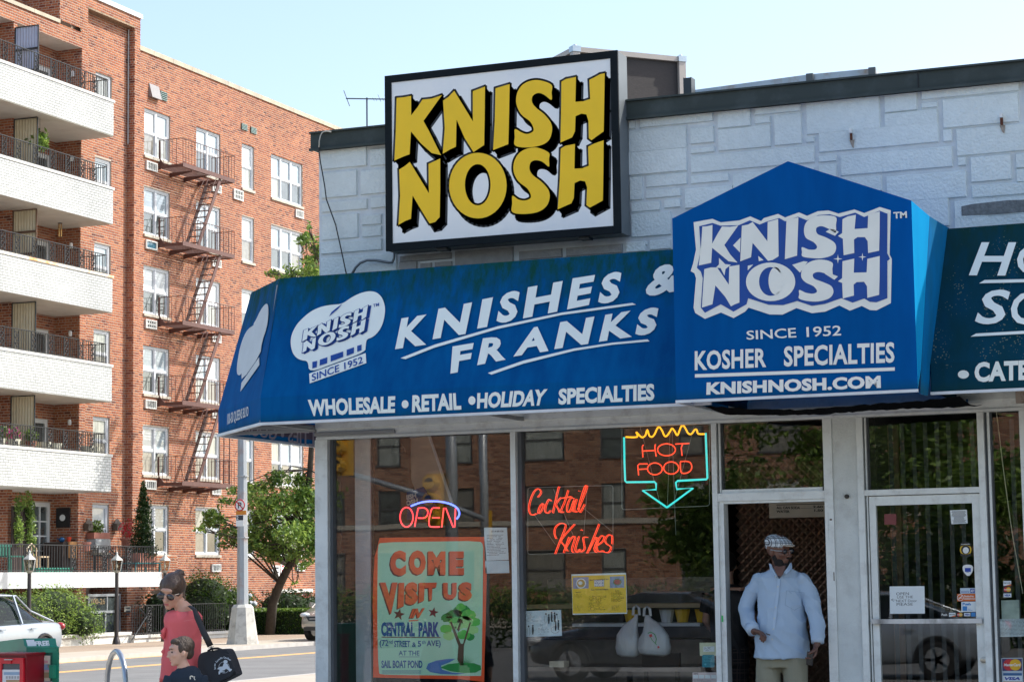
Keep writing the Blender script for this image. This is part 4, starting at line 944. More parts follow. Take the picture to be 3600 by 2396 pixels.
# loggia doors
DORW = pm('door_white', (.66, .68, .68), rough=.5, var=.04)
for k, (a, b_) in enumerate(bays):
    for i in range(6):
        zf = (SLB[i] + .2) if i < 5 else 2.04
        y0, y1, z1 = (b_ - 1.32, b_ - .30, zf + 2.08) if i < 5 else (b_ - 1.13, b_ - .13, 4.2)
        m = MB(); X = LBX - .08
        m.box(X, y0 + .001, zf, X + .06, y0 + .12, z1 - .001); m.box(X, y1 - .12, zf, X + .06, y1 - .001, z1 - .001); m.box(X, y0 + .12, z1 - .13, X + .06, y1 - .12, z1 - .001); m.box(X, y0 + .12, zf, X + .05, y1 - .12, zf + .25)
        if i == 5:
            ym = (y0 + y1) / 2
            for j in range(1, 4): zz = zf + .25 + j * (z1 - .13 - zf - .25) / 4; m.box(X + .01, y0 + .12, zz - .02, X + .055, y1 - .12, zz + .02)
            m.box(X + .01, ym - .02, zf + .25, X + .054, ym + .02, z1 - .13)
        d_ = m.build('balcony_door', DORW, apt); t = MB(); t.box(X - .01, y0 + .12, zf + .2, X + .005, y1 - .12, z1 - .13); t.build('pane', PN[2], d_)
# balconies
SOFF = pm('soffit_plaster', (.60, .57, .52), rough=.9, var=.1, scale=1.5, col2=(.45, .38, .30), c2scale=1.2, c2amt=.5)
CAPW = pm('white_cap', (.60, .60, .56), rough=.6, var=.08, scale=3)
CAPR = pm('rusted_cap', (.74, .70, .60), rough=.6, var=.1, scale=3, col2=(.75, .28, .03), c2scale=1.1, c2amt=1.0)
IRON = pm('black_iron', (.018, .02, .022), rough=.5)
def rail_mesh(X, y0, y1, z0, z1, endx=None, panels=(), sp=.118):
    m = MB(); m.bar((X, y0, z1), (X, y1, z1), .035, .022); m.bar((X, y0, z0 + .05), (X, y1, z0 + .05), .02, .02)
    y = y0 + .05
    while y < y1:
        if not any(abs(y - p) < .13 for p in panels): m.bar((X, y, z0), (X, y, z1), .016, .016, up=(1, 0, 0))
        y += sp
    if endx is not None:
        m.bar((X, y1, z1), (endx, y1, z1), .035, .022); x = X
        while x > endx: m.bar((x, y1, z0), (x, y1, z1), .016, .016, up=(1, 0, 0)); x -= sp
    return m
def scroll_mesh(h=.6, w_=.22):
    m = MB(); m.bar((0, -w_ / 2, 0), (0, -w_ / 2, h), .02, .02, up=(1, 0, 0)); m.bar((0, w_ / 2, 0), (0, w_ / 2, h), .02, .02, up=(1, 0, 0))
    k = 0; z = .07
    while z < h - .04:
        s = 1 if k % 2 else -1
        m.chain([(0, s * .035 + .06 * math.cos(t), z + .06 * math.sin(t)) for t in [j * math.pi / 4 for j in range(8)]], .012, side=(1, 0, 0), n=4, closed=True)
        m.chain([(0, -s * .055 + .032 * math.cos(t), z + .04 + .032 * math.sin(t)) for t in [j * math.pi / 3 for j in range(6)]], .011, side=(1, 0, 0), n=4, closed=True)
        z += .082; k += 1
    return m
scr = scroll_mesh().mesh('scroll_panel', IRON)
wcount = 0
bal_objs = []
for i in range(5):
    zb, zt = SLB[i], 16.60 - 2.745 * i
    m = MB(); m.box(XB - .12, 44, zb + .002, XB - .002, 56.40, zt - .08); m.box(XF - 0.02, 44, zb, XB - .121, 56.41, zb + .2); m.box(XF - .92, 47.4, zb, XF - .021, 52.82, zb + .2); m.box(XF - .92, 53.0, zb, XF - .021, 56.42, zb + .2); m.box(XF, 56.30, zb + .21, XB - .121, 56.40, zt - .08)
    bc = m.build('balcony', [SOFF], apt)
    m = MB(); m.box(XB - .14, 44, zt - .08, XB + .03, 56.44, zt); m.box(XF + .01, 56.26, zt - .08, XB - .141, 56.44, zt); m.build('parapet_cap', CAPR if i == 2 else CAPW, bc)
    mf = lambda a, z, d: (XB + d, a, z)
    cells = brick_cells(44, 56.40, zb + .01, zt - .085, (), 999, .012)
    fr_ = [c for c in cells if c[5] and c[0] > 50.4]; fr_.sort(key=lambda c: c[0]); pk = set((c[0], c[2]) for c in fr_[:60])
    for c in cells:
        if (c[0], c[2]) in pk: single(wbrickme, 'brick', mf((c[0] + c[1]) / 2, (c[2] + c[3]) / 2, 0), bc)
    keep = [c for c in cells if (c[0], c[2]) not in pk]
    brick_mesh(keep, mf, .005).build('brick_facing', WBRK, bc, kind='stuff')
    m = MB(); m.quad((XB - .0015, 44, zb + .004), (XB - .0015, 56.4, zb + .004), (XB - .0015, 56.4, zt - .082), (XB - .0015, 44, zt - .082)); m.build('mortar_bed', WMORT, bc)
    pan = [50.9, 51.6, 52.45, 53.3, 54.1, 54.85, 55.5]
    r_ = rail_mesh(XB - .1, 44, 56.2, zt, zt + .62, XF + .1, pan).build('railing', IRON, bc)
    for p in pan: single(scr, 'scroll_panel', (XB - .1, p, zt + .01), r_)
    # corrugated divider
    m = MB(); P = []; nn = 16
    for s in range(nn + 1): x = XF + .02 + .80 * s / nn; P.append((x, 52.9 + (.02 if s % 2 else -.02)))
    zt2 = zb + .21 + (2.62 if i == 0 else 2.50) if i > 0 else 18.2
    for s in range(nn): m.add([(P[s][0], P[s][1], zb + .21), (P[s + 1][0], P[s + 1][1], zb + .21), (P[s + 1][0], P[s + 1][1], zt2), (P[s][0], P[s][1], zt2)], [(0, 1, 2, 3)])
    m.build('corrugated_screen', pm('screen_blue', (.50, .55, .66), rough=.6, var=.08) if i == 0 else pm('screen_cream', (.62, .55, .38), rough=.6, var=.08), bc)
    m = MB(); m.bar((XF + .02, 52.88, zb + .2), (XF + .02, 52.88, zt2), .03, up=(0, 1, 0)); m.bar((XF + .84, 52.88, zb + .2), (XF + .84, 52.88, zt2), .03, up=(0, 1, 0)); m.bar((XF + .02, 52.88, zt2), (XF + .84, 52.88, zt2), .03)
    if i in (0, 2):
        for zz in (.55, 1.2, 1.85): m.bar((XF + .02, 52.86, zb + zz + .2), (XF + .84, 52.86, zb + zz + .2), .03, .06)
    m.build('screen_frame', pm('screen_rust', (.14, .08, .05), rough=.8) if i == 2 else DARK, bc)
    m = MB(); m.lathe((XF - .3, 56.36, zb + 2.2 if i else 17.6), [(.05, -.1), (.06, -.02), (.05, .06), (.02, .08)], 8); m.build('porch_light', WHITE, bc)
    bal_objs.append(bc)
m = MB(); m.box(XF - .92, 47.4, 18.38, XF - .005, 52.82, 18.5); m.box(XF - .92, 53, 18.38, XF - .005, 56.42, 18.5); m.build('loggia_ceiling', SOFF, apt)
# terrace over the entrance
TX = -35.0
tr_ = None
m = MB(); m.box(XF - 1.4, 44, 1.60, TX, 56.94, 2.04); m.box(XF - .36, 56.94, 1.60, XR + 2.4, 62.3, 2.04) if False else None
tr_ = m.build('terrace', pm('terrace_white', (.55, .57, .57), rough=.8, var=.06, col2=(.40, .43, .40), c2scale=1.0, c2amt=.5), apt)
pan = [48.0, 50.2, 52.4, 54.0, 55.3]
r_ = rail_mesh(TX - .12, 44, 56.8, 2.04, 2.80, XF + .2, pan, .13).build('railing', IRON, tr_)
scr2 = scroll_mesh(.72).mesh('scroll_panel', IRON)
for p in pan: single(scr2, 'scroll_panel', (TX - .12, p, 2.06), r_)
# entrance under the terrace
m = MB(); X = XF - .36
m.box(X, 57.45, -.1, X + .06, 57.53, 1.40); m.box(X, 59.22, -.1, X + .06, 59.3, 1.40); m.box(X, 57.54, 1.32, X + .06, 59.21, 1.40); m.box(X, 57.54, .80, X + .06, 59.21, .88); m.box(X, 58.4, -.1, X + .06, 58.48, .795); m.box(X, 58.52, .885, X + .05, 58.57, 1.315)
ed = m.build('entrance_door', pm('entrance_metal', (.40, .43, .45), rough=.4, metal=.3), apt)
m = MB(); m.box(X + .01, 57.53, -.1, X + .02, 59.22, 1.31); m.build('pane', PN[2], ed)
m = MB(); zz6 = Zoom(0, 1700, 2.253); text(m, '100-26', [(725, 905), (832, 905), (832, 952), (725, 952)], planemap(lambda u, v: onX(u, v, X + .03), zz6, 0), .02); m.build('house_number', pm('gold_number', (.30, .22, .12), rough=.5), ed)
m = MB(); p = onX(*zz6(984, 968), XF - .08); q = onX(*zz6(1035, 1010), XF - .08); m.box(p.x, p.y, q.z, p.x + .01, q.y, p.z); pl = m.build('notice_plate', pm('plate_cream', (.5, .47, .38), rough=.7), apt)
m = MB()
for k in range(3): m.box(p.x + .0105, p.y + .06, p.z - .08 - k * .1, p.x + .012, q.y - .06, p.z - .04 - k * .1)
m.build('print', INK, pl)
# air conditioner sleeves, vents
GR1 = pm('sleeve_white', (.62, .63, .60), rough=.6, var=.08)
ACV = [('slots', 0), ('blue', 1), ('grid', 2), ('slots', 0), ('slots', 0)]
def sleeve(y0, y1, z0, z1, kind):
    m = MB(); X = XR + .012; f = .045
    m.box(X - .1, y0, z0, X + .06, y1, z0 + f); m.box(X - .1, y0, z1 - f, X + .06, y1, z1); m.box(X - .1, y0, z0 + f, X + .06, y0 + f, z1 - f); m.box(X - .1, y1 - f, z0 + f, X + .06, y1, z1 - f)
    o = m.build('conditioner_sleeve', GR1, apt)
    m = MB(); m.box(X - .09, y0 + f, z0 + f, X + .02, y1 - f, z1 - f); m.build('grille', pm('blue_panel', (.06, .16, .22), rough=.2, coat=1) if kind == 'blue' else PN[2], o)
    if kind != 'blue':
        m = MB(); n = 5
        for k in range(n): yy = y0 + f + (k + .5) * (y1 - y0 - 2 * f) / n; m.box(X + .021, yy - .018, z0 + f, X + .05, yy + .018, z1 - f)
        if kind == 'grid': m.box(X + .02, y0 + f, (z0 + z1) / 2 - .015, X + .054, y1 - f, (z0 + z1) / 2 + .015)
        m.build('louvre', GR1, o)
for i in range(6):
    o = -DZ * i
    if i < 5: sleeve(63.18, 63.88, 15.86 + o, 16.17 + o, ('slots', 'blue', 'grid', 'slots', 'slots')[i])
    sleeve(67.64, 68.27, 15.82 + o, 16.1 + o, 'slots')
    if i in (0, 5, 2): sleeve(74.03, 74.67, 15.84 + o, 16.15 + o, 'slots')
sleeve(69.2, 69.9, 15.79, 16.17, 'grid')
VG = pm('vent_green', (.22, .32, .30), rough=.6)
for (a, b_, z0, z1) in ((64.09, 64.54, 18.5, 18.8), (69.8, 70.24, 18.52, 18.75), (70.5, 70.94, 18.52, 18.75)):
    m = MB(); m.box(XR + .012, a, z0, XR + .03, b_, z1, 1)
    for k in range(5): zz = z0 + (k + .1) * (z1 - z0) / 4.6; m.box(XR + .03, a, zz, XR + .055, b_, zz + .025)
    m.build('wall_vent', [VG, BLACK], apt)
m = MB(); m.prism([(XR + .01, 63.38, 18.45), (XR + .16, 63.38, 18.43), (XR + .03, 63.38, 18.92), (XR + .01, 63.38, 18.92)], (0, .62, 0)); m.build('vent_hood', pm('hood_grey', (.26, .25, .25), rough=.6), apt)

# ------------------------------------------------------------------ fire escape
BRN = pm('fire_escape_brown', (.12, .058, .047), rough=.6, var=.18, scale=9)
fe = thing('fire_escape', 'brown iron fire escape with five slatted landings and zigzag stairs', 'fire escape', (XR + .5, 65.8, 5.0))
XO = XR + 1.0; Y0, Y1 = 64.03, 67.6
def landing(zd):
    m = MB(); m.box(XO - .025, Y0, zd - .02, XO, Y1, zd + .13); m.box(XR + .012, Y0, zd - .02, XO - .026, Y0 + .02, zd + .09); m.box(XR + .012, Y1 - .02, zd - .02, XO - .026, Y1, zd + .09)
    for yy in (Y0 + .75, Y0 + 1.7, Y0 + 2.65): m.prism([(XR + .01, yy, zd - .03), (XO - .1, yy, zd - .03), (XO - .1, yy, zd - .06), (XR + .01, yy, zd - .20)], (0, .05, 0))
    f_ = m.build('landing', BRN, fe)
    m = MB(); x = XR + .07
    while x < XO - .06:
        if x < XR + .28: m.box(x, Y0 + .021, zd, x + .042, Y1 - .021, zd + .012)
        else: m.box(x, Y0 + .021, zd, x + .042, Y0 + 2.0, zd + .012); m.box(x, Y0 + 2.95, zd, x + .042, Y1 - .021, zd + .012)
        x += .078
    m.build('slats', BRN, f_, kind='stuff')
    m = MB(); zt = zd + .98
    m.bar((XO - .01, Y0, zt), (XO - .01, Y1, zt), .03, .018); m.bar((XR + .02, Y0, zt), (XO, Y0, zt), .03, .018); m.bar((XR + .02, Y1, zt), (XO, Y1, zt), .03, .018)
    y = Y0
    while y <= Y1 + .01: m.bar((XO - .01, y, zd), (XO - .01, y, zt), .014, .014, up=(1, 0, 0)); y += .198
    for yy in (Y0, Y1):
        x = XR + .05
        while x < XO - .1: m.bar((x, yy, zd), (x, yy, zt), .014, .014, up=(1, 0, 0)); x += .17
    m.build('railing', BRN, f_)
    m = MB(); m.prism([(XR + .012, Y0 + .005, zd - .05), (XR + .34, Y0 + .005, zd + .02), (XR + .09, Y0 + .005, zd + .3), (XR + .08, Y0 + .005, zd + .96), (XR + .012, Y0 + .005, zd + .98)], (0, .018, 0)); m.build('wall_bracket', BRN, f_)
    return f_
def stair(zt, zb):
    ya, yb = 66.72, 65.12; xi, xo_ = XR + .42, XO - .08
    m = MB(); m.bar((xi, ya, zt), (xi, yb, zb + .02), .03, .15); m.bar((xo_, ya, zt), (xo_, yb, zb + .02), .03, .15); s_ = m.build('stair', BRN, fe)
    n = 11
    for k in range(1, n):
        t = k / n; y = ya + (yb - ya) * t; z = zt + (zb - zt) * t; m = MB(); m.box(xi + .016, y - .07, z - .01, xo_ - .016, y + .07, z + .012); m.build('step', BRN, s_)
    m = MB()
    for x in (xi, xo_): m.chain([(x, ya - .05, zt - .02), (x, ya - .28, zt - .02), (x, yb - .22, zb + .62), (x, yb, zb + .18)], .011, n=5); m.bar((x, ya - .9, zt - 1.05), (x, ya - .75, zt - 1.38), .012)
    m.build('handrail', BRN, s_)
for i in range(5):
    zd = 16.04 - 2.752 * i; landing(zd)
    if i < 4: stair(zd, zd - 2.752)
m = MB()
for yy in (66.95, 67.35): m.bar((XO - .06, yy, 5.1), (XO - .06, yy, 7.3), .03, up=(1, 0, 0))
for k in range(7): m.bar((XO - .06, 66.95, 5.3 + k * .3), (XO - .06, 67.35, 5.3 + k * .3), .02)
m.build('ladder', BRN, fe)

# ------------------------------------------------------------------ foliage
def leafcloud(cl, n, size, seed, tilt=.5, flat_=.0):
    """cl: list of (centre, radii, weight); small leaf faces spread through each clump"""
    rs_ = np.random.RandomState(seed); wts = np.array([c[2] for c in cl], float); wts /= wts.sum(); idx = rs_.choice(len(cl), n, p=wts)
    C = np.array([c[0] for c in cl])[idx]; R = np.array([c[1] for c in cl])[idx]
    d = rs_.normal(size=(n, 3)); d /= np.linalg.norm(d, axis=1)[:, None]; rr = rs_.uniform(0, 1, n) ** .45 * (1 + rs_.exponential(.12, n))
    P = C + d * R * rr[:, None]; P += rs_.normal(size=(n, 3)) * R * .08
    nr = rs_.normal(size=(n, 3)) + np.array([0, 0, tilt * 1.5]); nr /= np.linalg.norm(nr, axis=1)[:, None]
    a = np.cross(nr, rs_.normal(size=(n, 3))); a /= np.linalg.norm(a, axis=1)[:, None]; b = np.cross(nr, a)
    s = size * rs_.uniform(.6, 1.3, n)[:, None]; a *= s; b *= s * .5
    V = np.stack([P - a, P - b * .9, P + a, P + b * .9], 1).reshape(-1, 3)
    tone = np.clip(.5 + rs_.normal(size=n) * .22 + (rs_.rand(len(cl)) * .4 - .2)[idx], 0, 1)
    return V, tone
def leafobj(name, V, tone, mt, parent=None):
    n = len(tone); me = bpy.data.meshes.new(name); o0 = wloc(parent) if parent else Vector(V.mean(0))
    if not parent: o0.z = V[:, 2].min()
    V = V - np.array(o0); me.vertices.add(4 * n); me.vertices.foreach_set('co', V.astype(np.float32).ravel()); me.loops.add(4 * n); me.loops.foreach_set('vertex_index', np.arange(4 * n, dtype=np.int32))
    me.polygons.add(n); me.polygons.foreach_set('loop_start', np.arange(n, dtype=np.int32) * 4); me.polygons.foreach_set('loop_total', np.full(n, 4, np.int32))
    me.update(calc_edges=True); a = me.attributes.new('tone', 'FLOAT', 'FACE'); a.data.foreach_set('value', tone.astype(np.float32)); me.materials.append(mt)
    o = bpy.data.objects.new(name, me); COL.objects.link(o)
    if parent: o.parent = parent
    else: o.location = o0
    WL[o.name] = o0; return o
LEAF = leafmat('tree_leaf', [(0, (.04, .09, .018)), (.5, (.11, .20, .035)), (1, (.28, .40, .09))])
LEAFH = leafmat('hedge_leaf', [(0, (.02, .05, .008)), (.5, (.05, .11, .012)), (1, (.15, .25, .03))])
LEAFB = leafmat('shrub_leaf', [(0, (.05, .10, .02)), (.5, (.13, .22, .04)), (1, (.30, .42, .10))])
LEAFD = leafmat('conifer_leaf', [(0, (.01, .03, .008)), (.6, (.025, .06, .012)), (1, (.07, .12, .03))])
BARK = pm('bark', (.055, .045, .035), rough=.95, var=.3, scale=10, bump=.6, bscale=30)
def tree(name, label, base, trunk, clumps, n, size, seed, mt=LEAF, group=None):
    t = thing(name, label, 'tree', base, group); m = MB(); R = [trunk[1] * (1 - .6 * i / (len(trunk[0]) - 1)) for i in range(len(trunk[0]))]
    m.chain(trunk[0], R, n=10); r_ = random.Random(seed); tips = []
    for (c, rad, _w) in clumps:
        k = min(range(len(trunk[0])), key=lambda i: (Vector(trunk[0][i]) - Vector(c)).length + (3 if i == 0 else 0)); a = Vector(trunk[0][k]); mid = (a + Vector(c)) / 2 + Vector((r_.uniform(-.2, .2), r_.uniform(-.2, .2), .25))
        m.chain([a, mid, Vector(c)], [max(R[k] * .3, .012), R[k] * .18, .008], n=6)
        for _ in range(1): q = Vector(c) + Vector((r_.uniform(-1, 1) * rad[0], r_.uniform(-1, 1) * rad[1], r_.uniform(-.6, .8) * rad[2])) * .8; m.chain([mid.lerp(Vector(c), .6), q], [.02, .006], n=5)
    m.build('trunk', BARK, t, smooth=True); V, tone = leafcloud(clumps, n, size, seed); leafobj('crown', V, tone, mt, t); return t
zt = Zoom(500, 1700, 2.2523)
def at(u, v, D):   # point at distance D along the viewing axis
    return CAM + ray(u, v) * D
cl = []; rt = random.Random(9)
for (x, y, r, w_) in ((1050, 150, 150, 1.2), (1200, 60, 150, 1.3), (1250, 250, 160, 1.5), (1000, 350, 110, 1), (1150, 420, 130, 1.2), (1320, 420, 110, 1), (900, 420, 90, .7), (760, 360, 70, .4), (640, 330, 60, .35), (520, 260, 60, .4), (600, 215, 60, .35), (480, 330, 40, .2), (700, 450, 60, .3), (880, 80, 80, .5), (720, 70, 45, .15), (1300, 620, 70, .4), (1150, 560, 60, .4), (1350, 30, 120, 1), (1330, 250, 100, .8), (960, 500, 50, .3), (900, 540, 40, .15), (1220, 760, 30, .12)):
    
    u, v = zt(x, y); K0 = r / 2.2523 / (FPX / 69.5) * 1.45
    for _ in range(4):
        p = at(u, v, 69.5 + rt.uniform(-1.6, 1.6)) + Vector((rt.uniform(-1, 1), rt.uniform(-1, 1), rt.uniform(-1, 1))) * K0 * .75; k = K0 * rt.uniform(.35, .8); cl.append((tuple(p), (k, k * 1.1, k * .7), w_ * k))
for (u, v, r, w_) in ((1085, 850, 30, .5), (1060, 940, 40, .7), (1100, 990, 45, .8), (1020, 960, 25, .3), (970, 965, 18, .2), (940, 958, 12, .1), (1110, 900, 25, .4), (1090, 790, 10, .08), (1180, 900, 70, 1.2), (1200, 1050, 80, 1.4), (1150, 1150, 80, 1.3), (1070, 1100, 60, .9), (1220, 1300, 90, 1.4), (1100, 1300, 70, 1), (1000, 1350, 50, .6)):
    K0 = r / (FPX / 69.5) * 1.35
    for _ in range(4):
        p = at(u, v, 69.5 + rt.uniform(-1.6, 1.6)) + Vector((rt.uniform(-1, 1), rt.uniform(-1, 1), rt.uniform(-1, 1))) * K0 * .75; k = K0 * rt.uniform(.35, .8); cl.append((tuple(p), (k, k * 1.1, k * .7), w_ * k))
tb = at(948, 2196, 70.5); tb.z = .0
tp = [tb, at(958, 2120, 70.3), at(985, 2050, 70), at(1015, 1990, 69.8), at(1045, 1955, 69.6), at(1070, 1850, 69.5), at(1090, 1650, 69.5), at(1110, 1350, 69.5), at(1120, 1050, 69.5)]
tree('street_tree', 'leaning leafy tree in front of the brick house behind the lamp post', tuple(tb), (tp, .17), cl, 24000, .08, 4)
cl = [((-30.6 + rt.uniform(-1.5, 1.5), 73.5 + rt.uniform(-2, 2), 7 + 4.5 * rt.random()), (1.1, 1.1, .8), 1) for _ in range(12)]
tree('street_tree', 'kerbside tree standing behind the shop, glimpsed only beside its corner post', (-30.6, 73.5, 0), ([(-30.6, 73.5, 0), (-30.6, 73.4, 3), (-30.5, 73.6, 7), (-30.6, 73.5, 10)], .2), cl, 6500, .11, 14)
# clipped hedges
def hedge(name, label, x0, x1, y0, y1, z0, z1, n, size, seed, mt=LEAFH):
    rs_ = np.random.RandomState(seed); P = []
    ar = [(x1 - x0) * (y1 - y0), (x1 - x0) * (z1 - z0), (y1 - y0) * (z1 - z0), (y1 - y0) * (z1 - z0)]; f = rs_.choice(4, n, p=np.array(ar) / sum(ar))
    U, W_ = rs_.rand(n), rs_.rand(n); P = np.zeros((n, 3)); D_ = rs_.uniform(0, .06, n) + rs_.exponential(.015, n)
    X = x0 + U * (x1 - x0); Y = y0 + U * (y1 - y0); Yw = y0 + W_ * (y1 - y0); Zw = z0 + W_ * (z1 - z0)
    P[f == 0] = np.stack([X, Yw, z1 - D_ + .02], 1)[f == 0]; P[f == 1] = np.stack([X, y0 + D_, Zw], 1)[f == 1]; P[f == 2] = np.stack([x1 - D_, Y, Zw], 1)[f == 2]; P[f == 3] = np.stack([x0 + D_, Y, Zw], 1)[f == 3]
    nr = rs_.normal(size=(n, 3)) + np.array([0, 0, .6]); nr /= np.linalg.norm(nr, axis=1)[:, None]; a = np.cross(nr, rs_.normal(size=(n, 3))); a /= np.linalg.norm(a, axis=1)[:, None]; b = np.cross(nr, a)
    s = size * rs_.uniform(.6, 1.3, n)[:, None]; a *= s; b *= s * .6; V = np.stack([P - a, P - b, P + a, P + b], 1).reshape(-1, 3)
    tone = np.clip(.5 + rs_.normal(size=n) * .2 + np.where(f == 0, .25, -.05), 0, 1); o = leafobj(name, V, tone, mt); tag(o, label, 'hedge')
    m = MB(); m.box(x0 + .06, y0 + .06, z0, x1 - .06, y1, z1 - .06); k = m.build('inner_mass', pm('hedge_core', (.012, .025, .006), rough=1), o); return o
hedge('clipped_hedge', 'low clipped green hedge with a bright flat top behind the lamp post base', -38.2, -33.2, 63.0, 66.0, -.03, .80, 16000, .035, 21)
def bushmass(name, label, cl, n, size, seed, mt, cat='bush', core=True):
    V, tone = leafcloud(cl, n, size, seed); o = leafobj(name, V, tone, mt); tag(o, label, cat)
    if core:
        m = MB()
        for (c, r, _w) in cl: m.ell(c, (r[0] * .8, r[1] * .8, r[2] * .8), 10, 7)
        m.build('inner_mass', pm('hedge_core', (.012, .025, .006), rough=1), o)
    return o
cl = []
for k in range(9): cl.append(((-35.6 + rt.uniform(-.2, .3) + .6, 45.9 + k * .76, .85 + (.05 if k < 7 else -.25)), (.75, .75, .62 if k < 7 else .5), 1))
cl += [((-35.0, 52.3, .72), (.6, .6, .55), 1), ((-34.9, 51.5, 1.0), (.7, .8, .6), 1), ((-34.9, 51.0, 1.05), (.7, .8, .6), 1)]
bushmass('rounded_shrub', 'big rounded light green shrub between the silver car and the entrance', cl, 26000, .042, 31, LEAFB)
bushmass('drooping_plant', 'drooping yellow-green leaves at the left edge above the parked car', [((-35.1, 46.6, 1.75), (.5, .8, .35), 1), ((-35.0, 47.6, 1.55), (.3, .5, .25), .5)], 900, .11, 33, LEAFB, 'plant', core=False)
bushmass('yellow_shrub', 'small yellow-green shrub at the foot of the rounded shrub', [((-34.9, 52.9, .28), (.3, .45, .25), 1)], 900, .04, 37, LEAFH, core=False)
bushmass('dark_shrub', 'dense dark shrub behind the iron garden fence', [((-36.4, 61.5 + k * .8, .7), (.8, .8, .75), 1) for k in range(4)] + [((-37.0, 60.2, .8), (.7, .7, .8), 1)], 7000, .06, 35, LEAFD)
bushmass('mounded_conifer', 'bright mounded conifer behind the woman with sunglasses', [((-36.6, 62.2, 1.25), (.9, 1.1, .75), 1), ((-36.4, 63.4, .95), (.8, .9, .6), .7)], 6000, .05, 36, LEAFH)
bushmass('dark_shrub', 'dark evergreen shrub on the right of the flowering bush, left of the garage', [((-36.6, 67.5, .85), (.9, 1.0, .6), 1), ((-36.4, 69.3, .7), (.8, 1, .55), 1), ((-36.2, 71, .6), (.7, .9, .5), .7)], 6500, .05, 38, LEAFD)
fl = bushmass('hydrangea', 'leafy hydrangea bush with mauve and pale flower heads by the lamp post', [((-35.6, 66.4, .8), (.7, .9, .55), 1), ((-35.4, 67.4, .6), (.5, .6, .4), .6)], 2500, .07, 39, LEAFD)
for (x, y, c) in ((648, 862, 0), (693, 855, 0), (848, 885, 1), (858, 945, 1), (888, 948, 1), (710, 905, 1)):
    p = at(*zt(x, y), 72.0); m = MB(); m.ell(p, (.10, .10, .09), 8, 6); m.build('flower_head', pm('mauve_flower', (.42, .28, .62), rough=.8, var=.3, scale=40) if c == 0 else pm('pale_flower', (.55, .60, .66), rough=.8, var=.3, scale=40), fl, smooth=True)
# dark end hedge, low walls, fences
m = MB(); m.box(-34.86, 47, -.1, -34.55, 54.5, .22); m.box(-34.92, 46.98, .221, -34.5, 54.52, .31)
tag(m.build('garden_wall', pm('white_wall', (.62, .62, .58), rough=.8, var=.1, col2=(.38, .33, .26), c2scale=2, c2amt=.6), None), 'low white garden wall with a stone top below the rounded shrub', 'wall')
fw = Zoom(500, 1700, 2.2523)
ya, yb = onX(461, 2211, -34.5).y, onX(793, 2205, -34.5).y
m = MB(); m.box(-34.7, ya, -.1, -34.4, yb + .3, .12); m.box(-34.75, ya - .03, .121, -34.35, yb + .33, .20)
tag(m.build('fence_plinth', MATS['white_wall'], None), 'low stone plinth under the black iron garden fence', 'wall')
fn = thing('garden_fence', 'black iron garden fence with scroll panels behind the woman', 'fence', (-34.5, ya, .2))
rail_mesh(-34.5, ya, yb, .20, 1.06, None, [ya + 1.0, ya + 3.2, ya + 5.8], .13).build('railing', IRON, fn)
scr3 = scroll_mesh(.82).mesh('scroll_panel', IRON)
for k in (1.0, 3.2, 5.8): single(scr3, 'scroll_panel', (-34.5, ya + k, .21), fn)
m = MB(); m.chain([(-34.3, ya + .1, 1.0), (-34.1, ya + .2, .75), (-33.9, ya - .9, .1)], .02, n=6); m.build('handrail', IRON, fn)
# garage mouth at the far end
m = MB(); p = onX(*fw(1055, 835), XR + .1); q = onX(*fw(1335, 985), XR + .1)
gr = thing('garage_entrance', 'red painted garage opening in the brick wall beyond the tree', 'garage', (XR + .1, 78, 0))
za = 1.6 + (p.z - 1.6); m = MB(); m.box(XR + .012, p.y, .95, XR + .10, q.y, p.z - .12); m.box(XR + .012, q.y - .5, -.1, XR + .12, q.y, .949); m.box(XR + .012, p.y, -.1, XR + .12, p.y + .5, .949); m.build('frame', pm('garage_red', (.33, .012, .018), rough=.5, var=.1), gr)
m = MB(); m.box(XR + .012, p.y, p.z - .119, XR + .2, q.y, p.z); m.build('lintel', pm('lintel_white', (.6, .6, .55), rough=.7), gr)
m = MB(); m.box(XR + .011, p.y + .501, -.1, XR + .05, q.y - .501, .948); m.build('opening', BLACK, gr)
# wall signs right of the tree
for (x0, y0, x1, y1, nm) in ((1030, 645, 1090, 740, 'white enamel notice with black print on the brick wall, left of a red-lettered one'), (1097, 632, 1130, 728, 'narrow white notice with red print on the brick wall')):
    p = onX(*fw(x0, y0), XR + .03); q = onX(*fw(x1, y1), XR + .03); m = MB(); m.box(XR + .012, p.y, q.z, XR + .025, q.y, p.z); o = tag(m.build('wall_notice', WHITE, None), nm, 'sign')
    m = MB()
    for k in range(4): m.box(XR + .0252, p.y + .08, p.z - .12 - k * .16, XR + .027, q.y - .08, p.z - .06 - k * .16)
    m.build('print', INK if 'black' in nm else pm('red_ink', (.5, .03, .03), rough=.6), o)
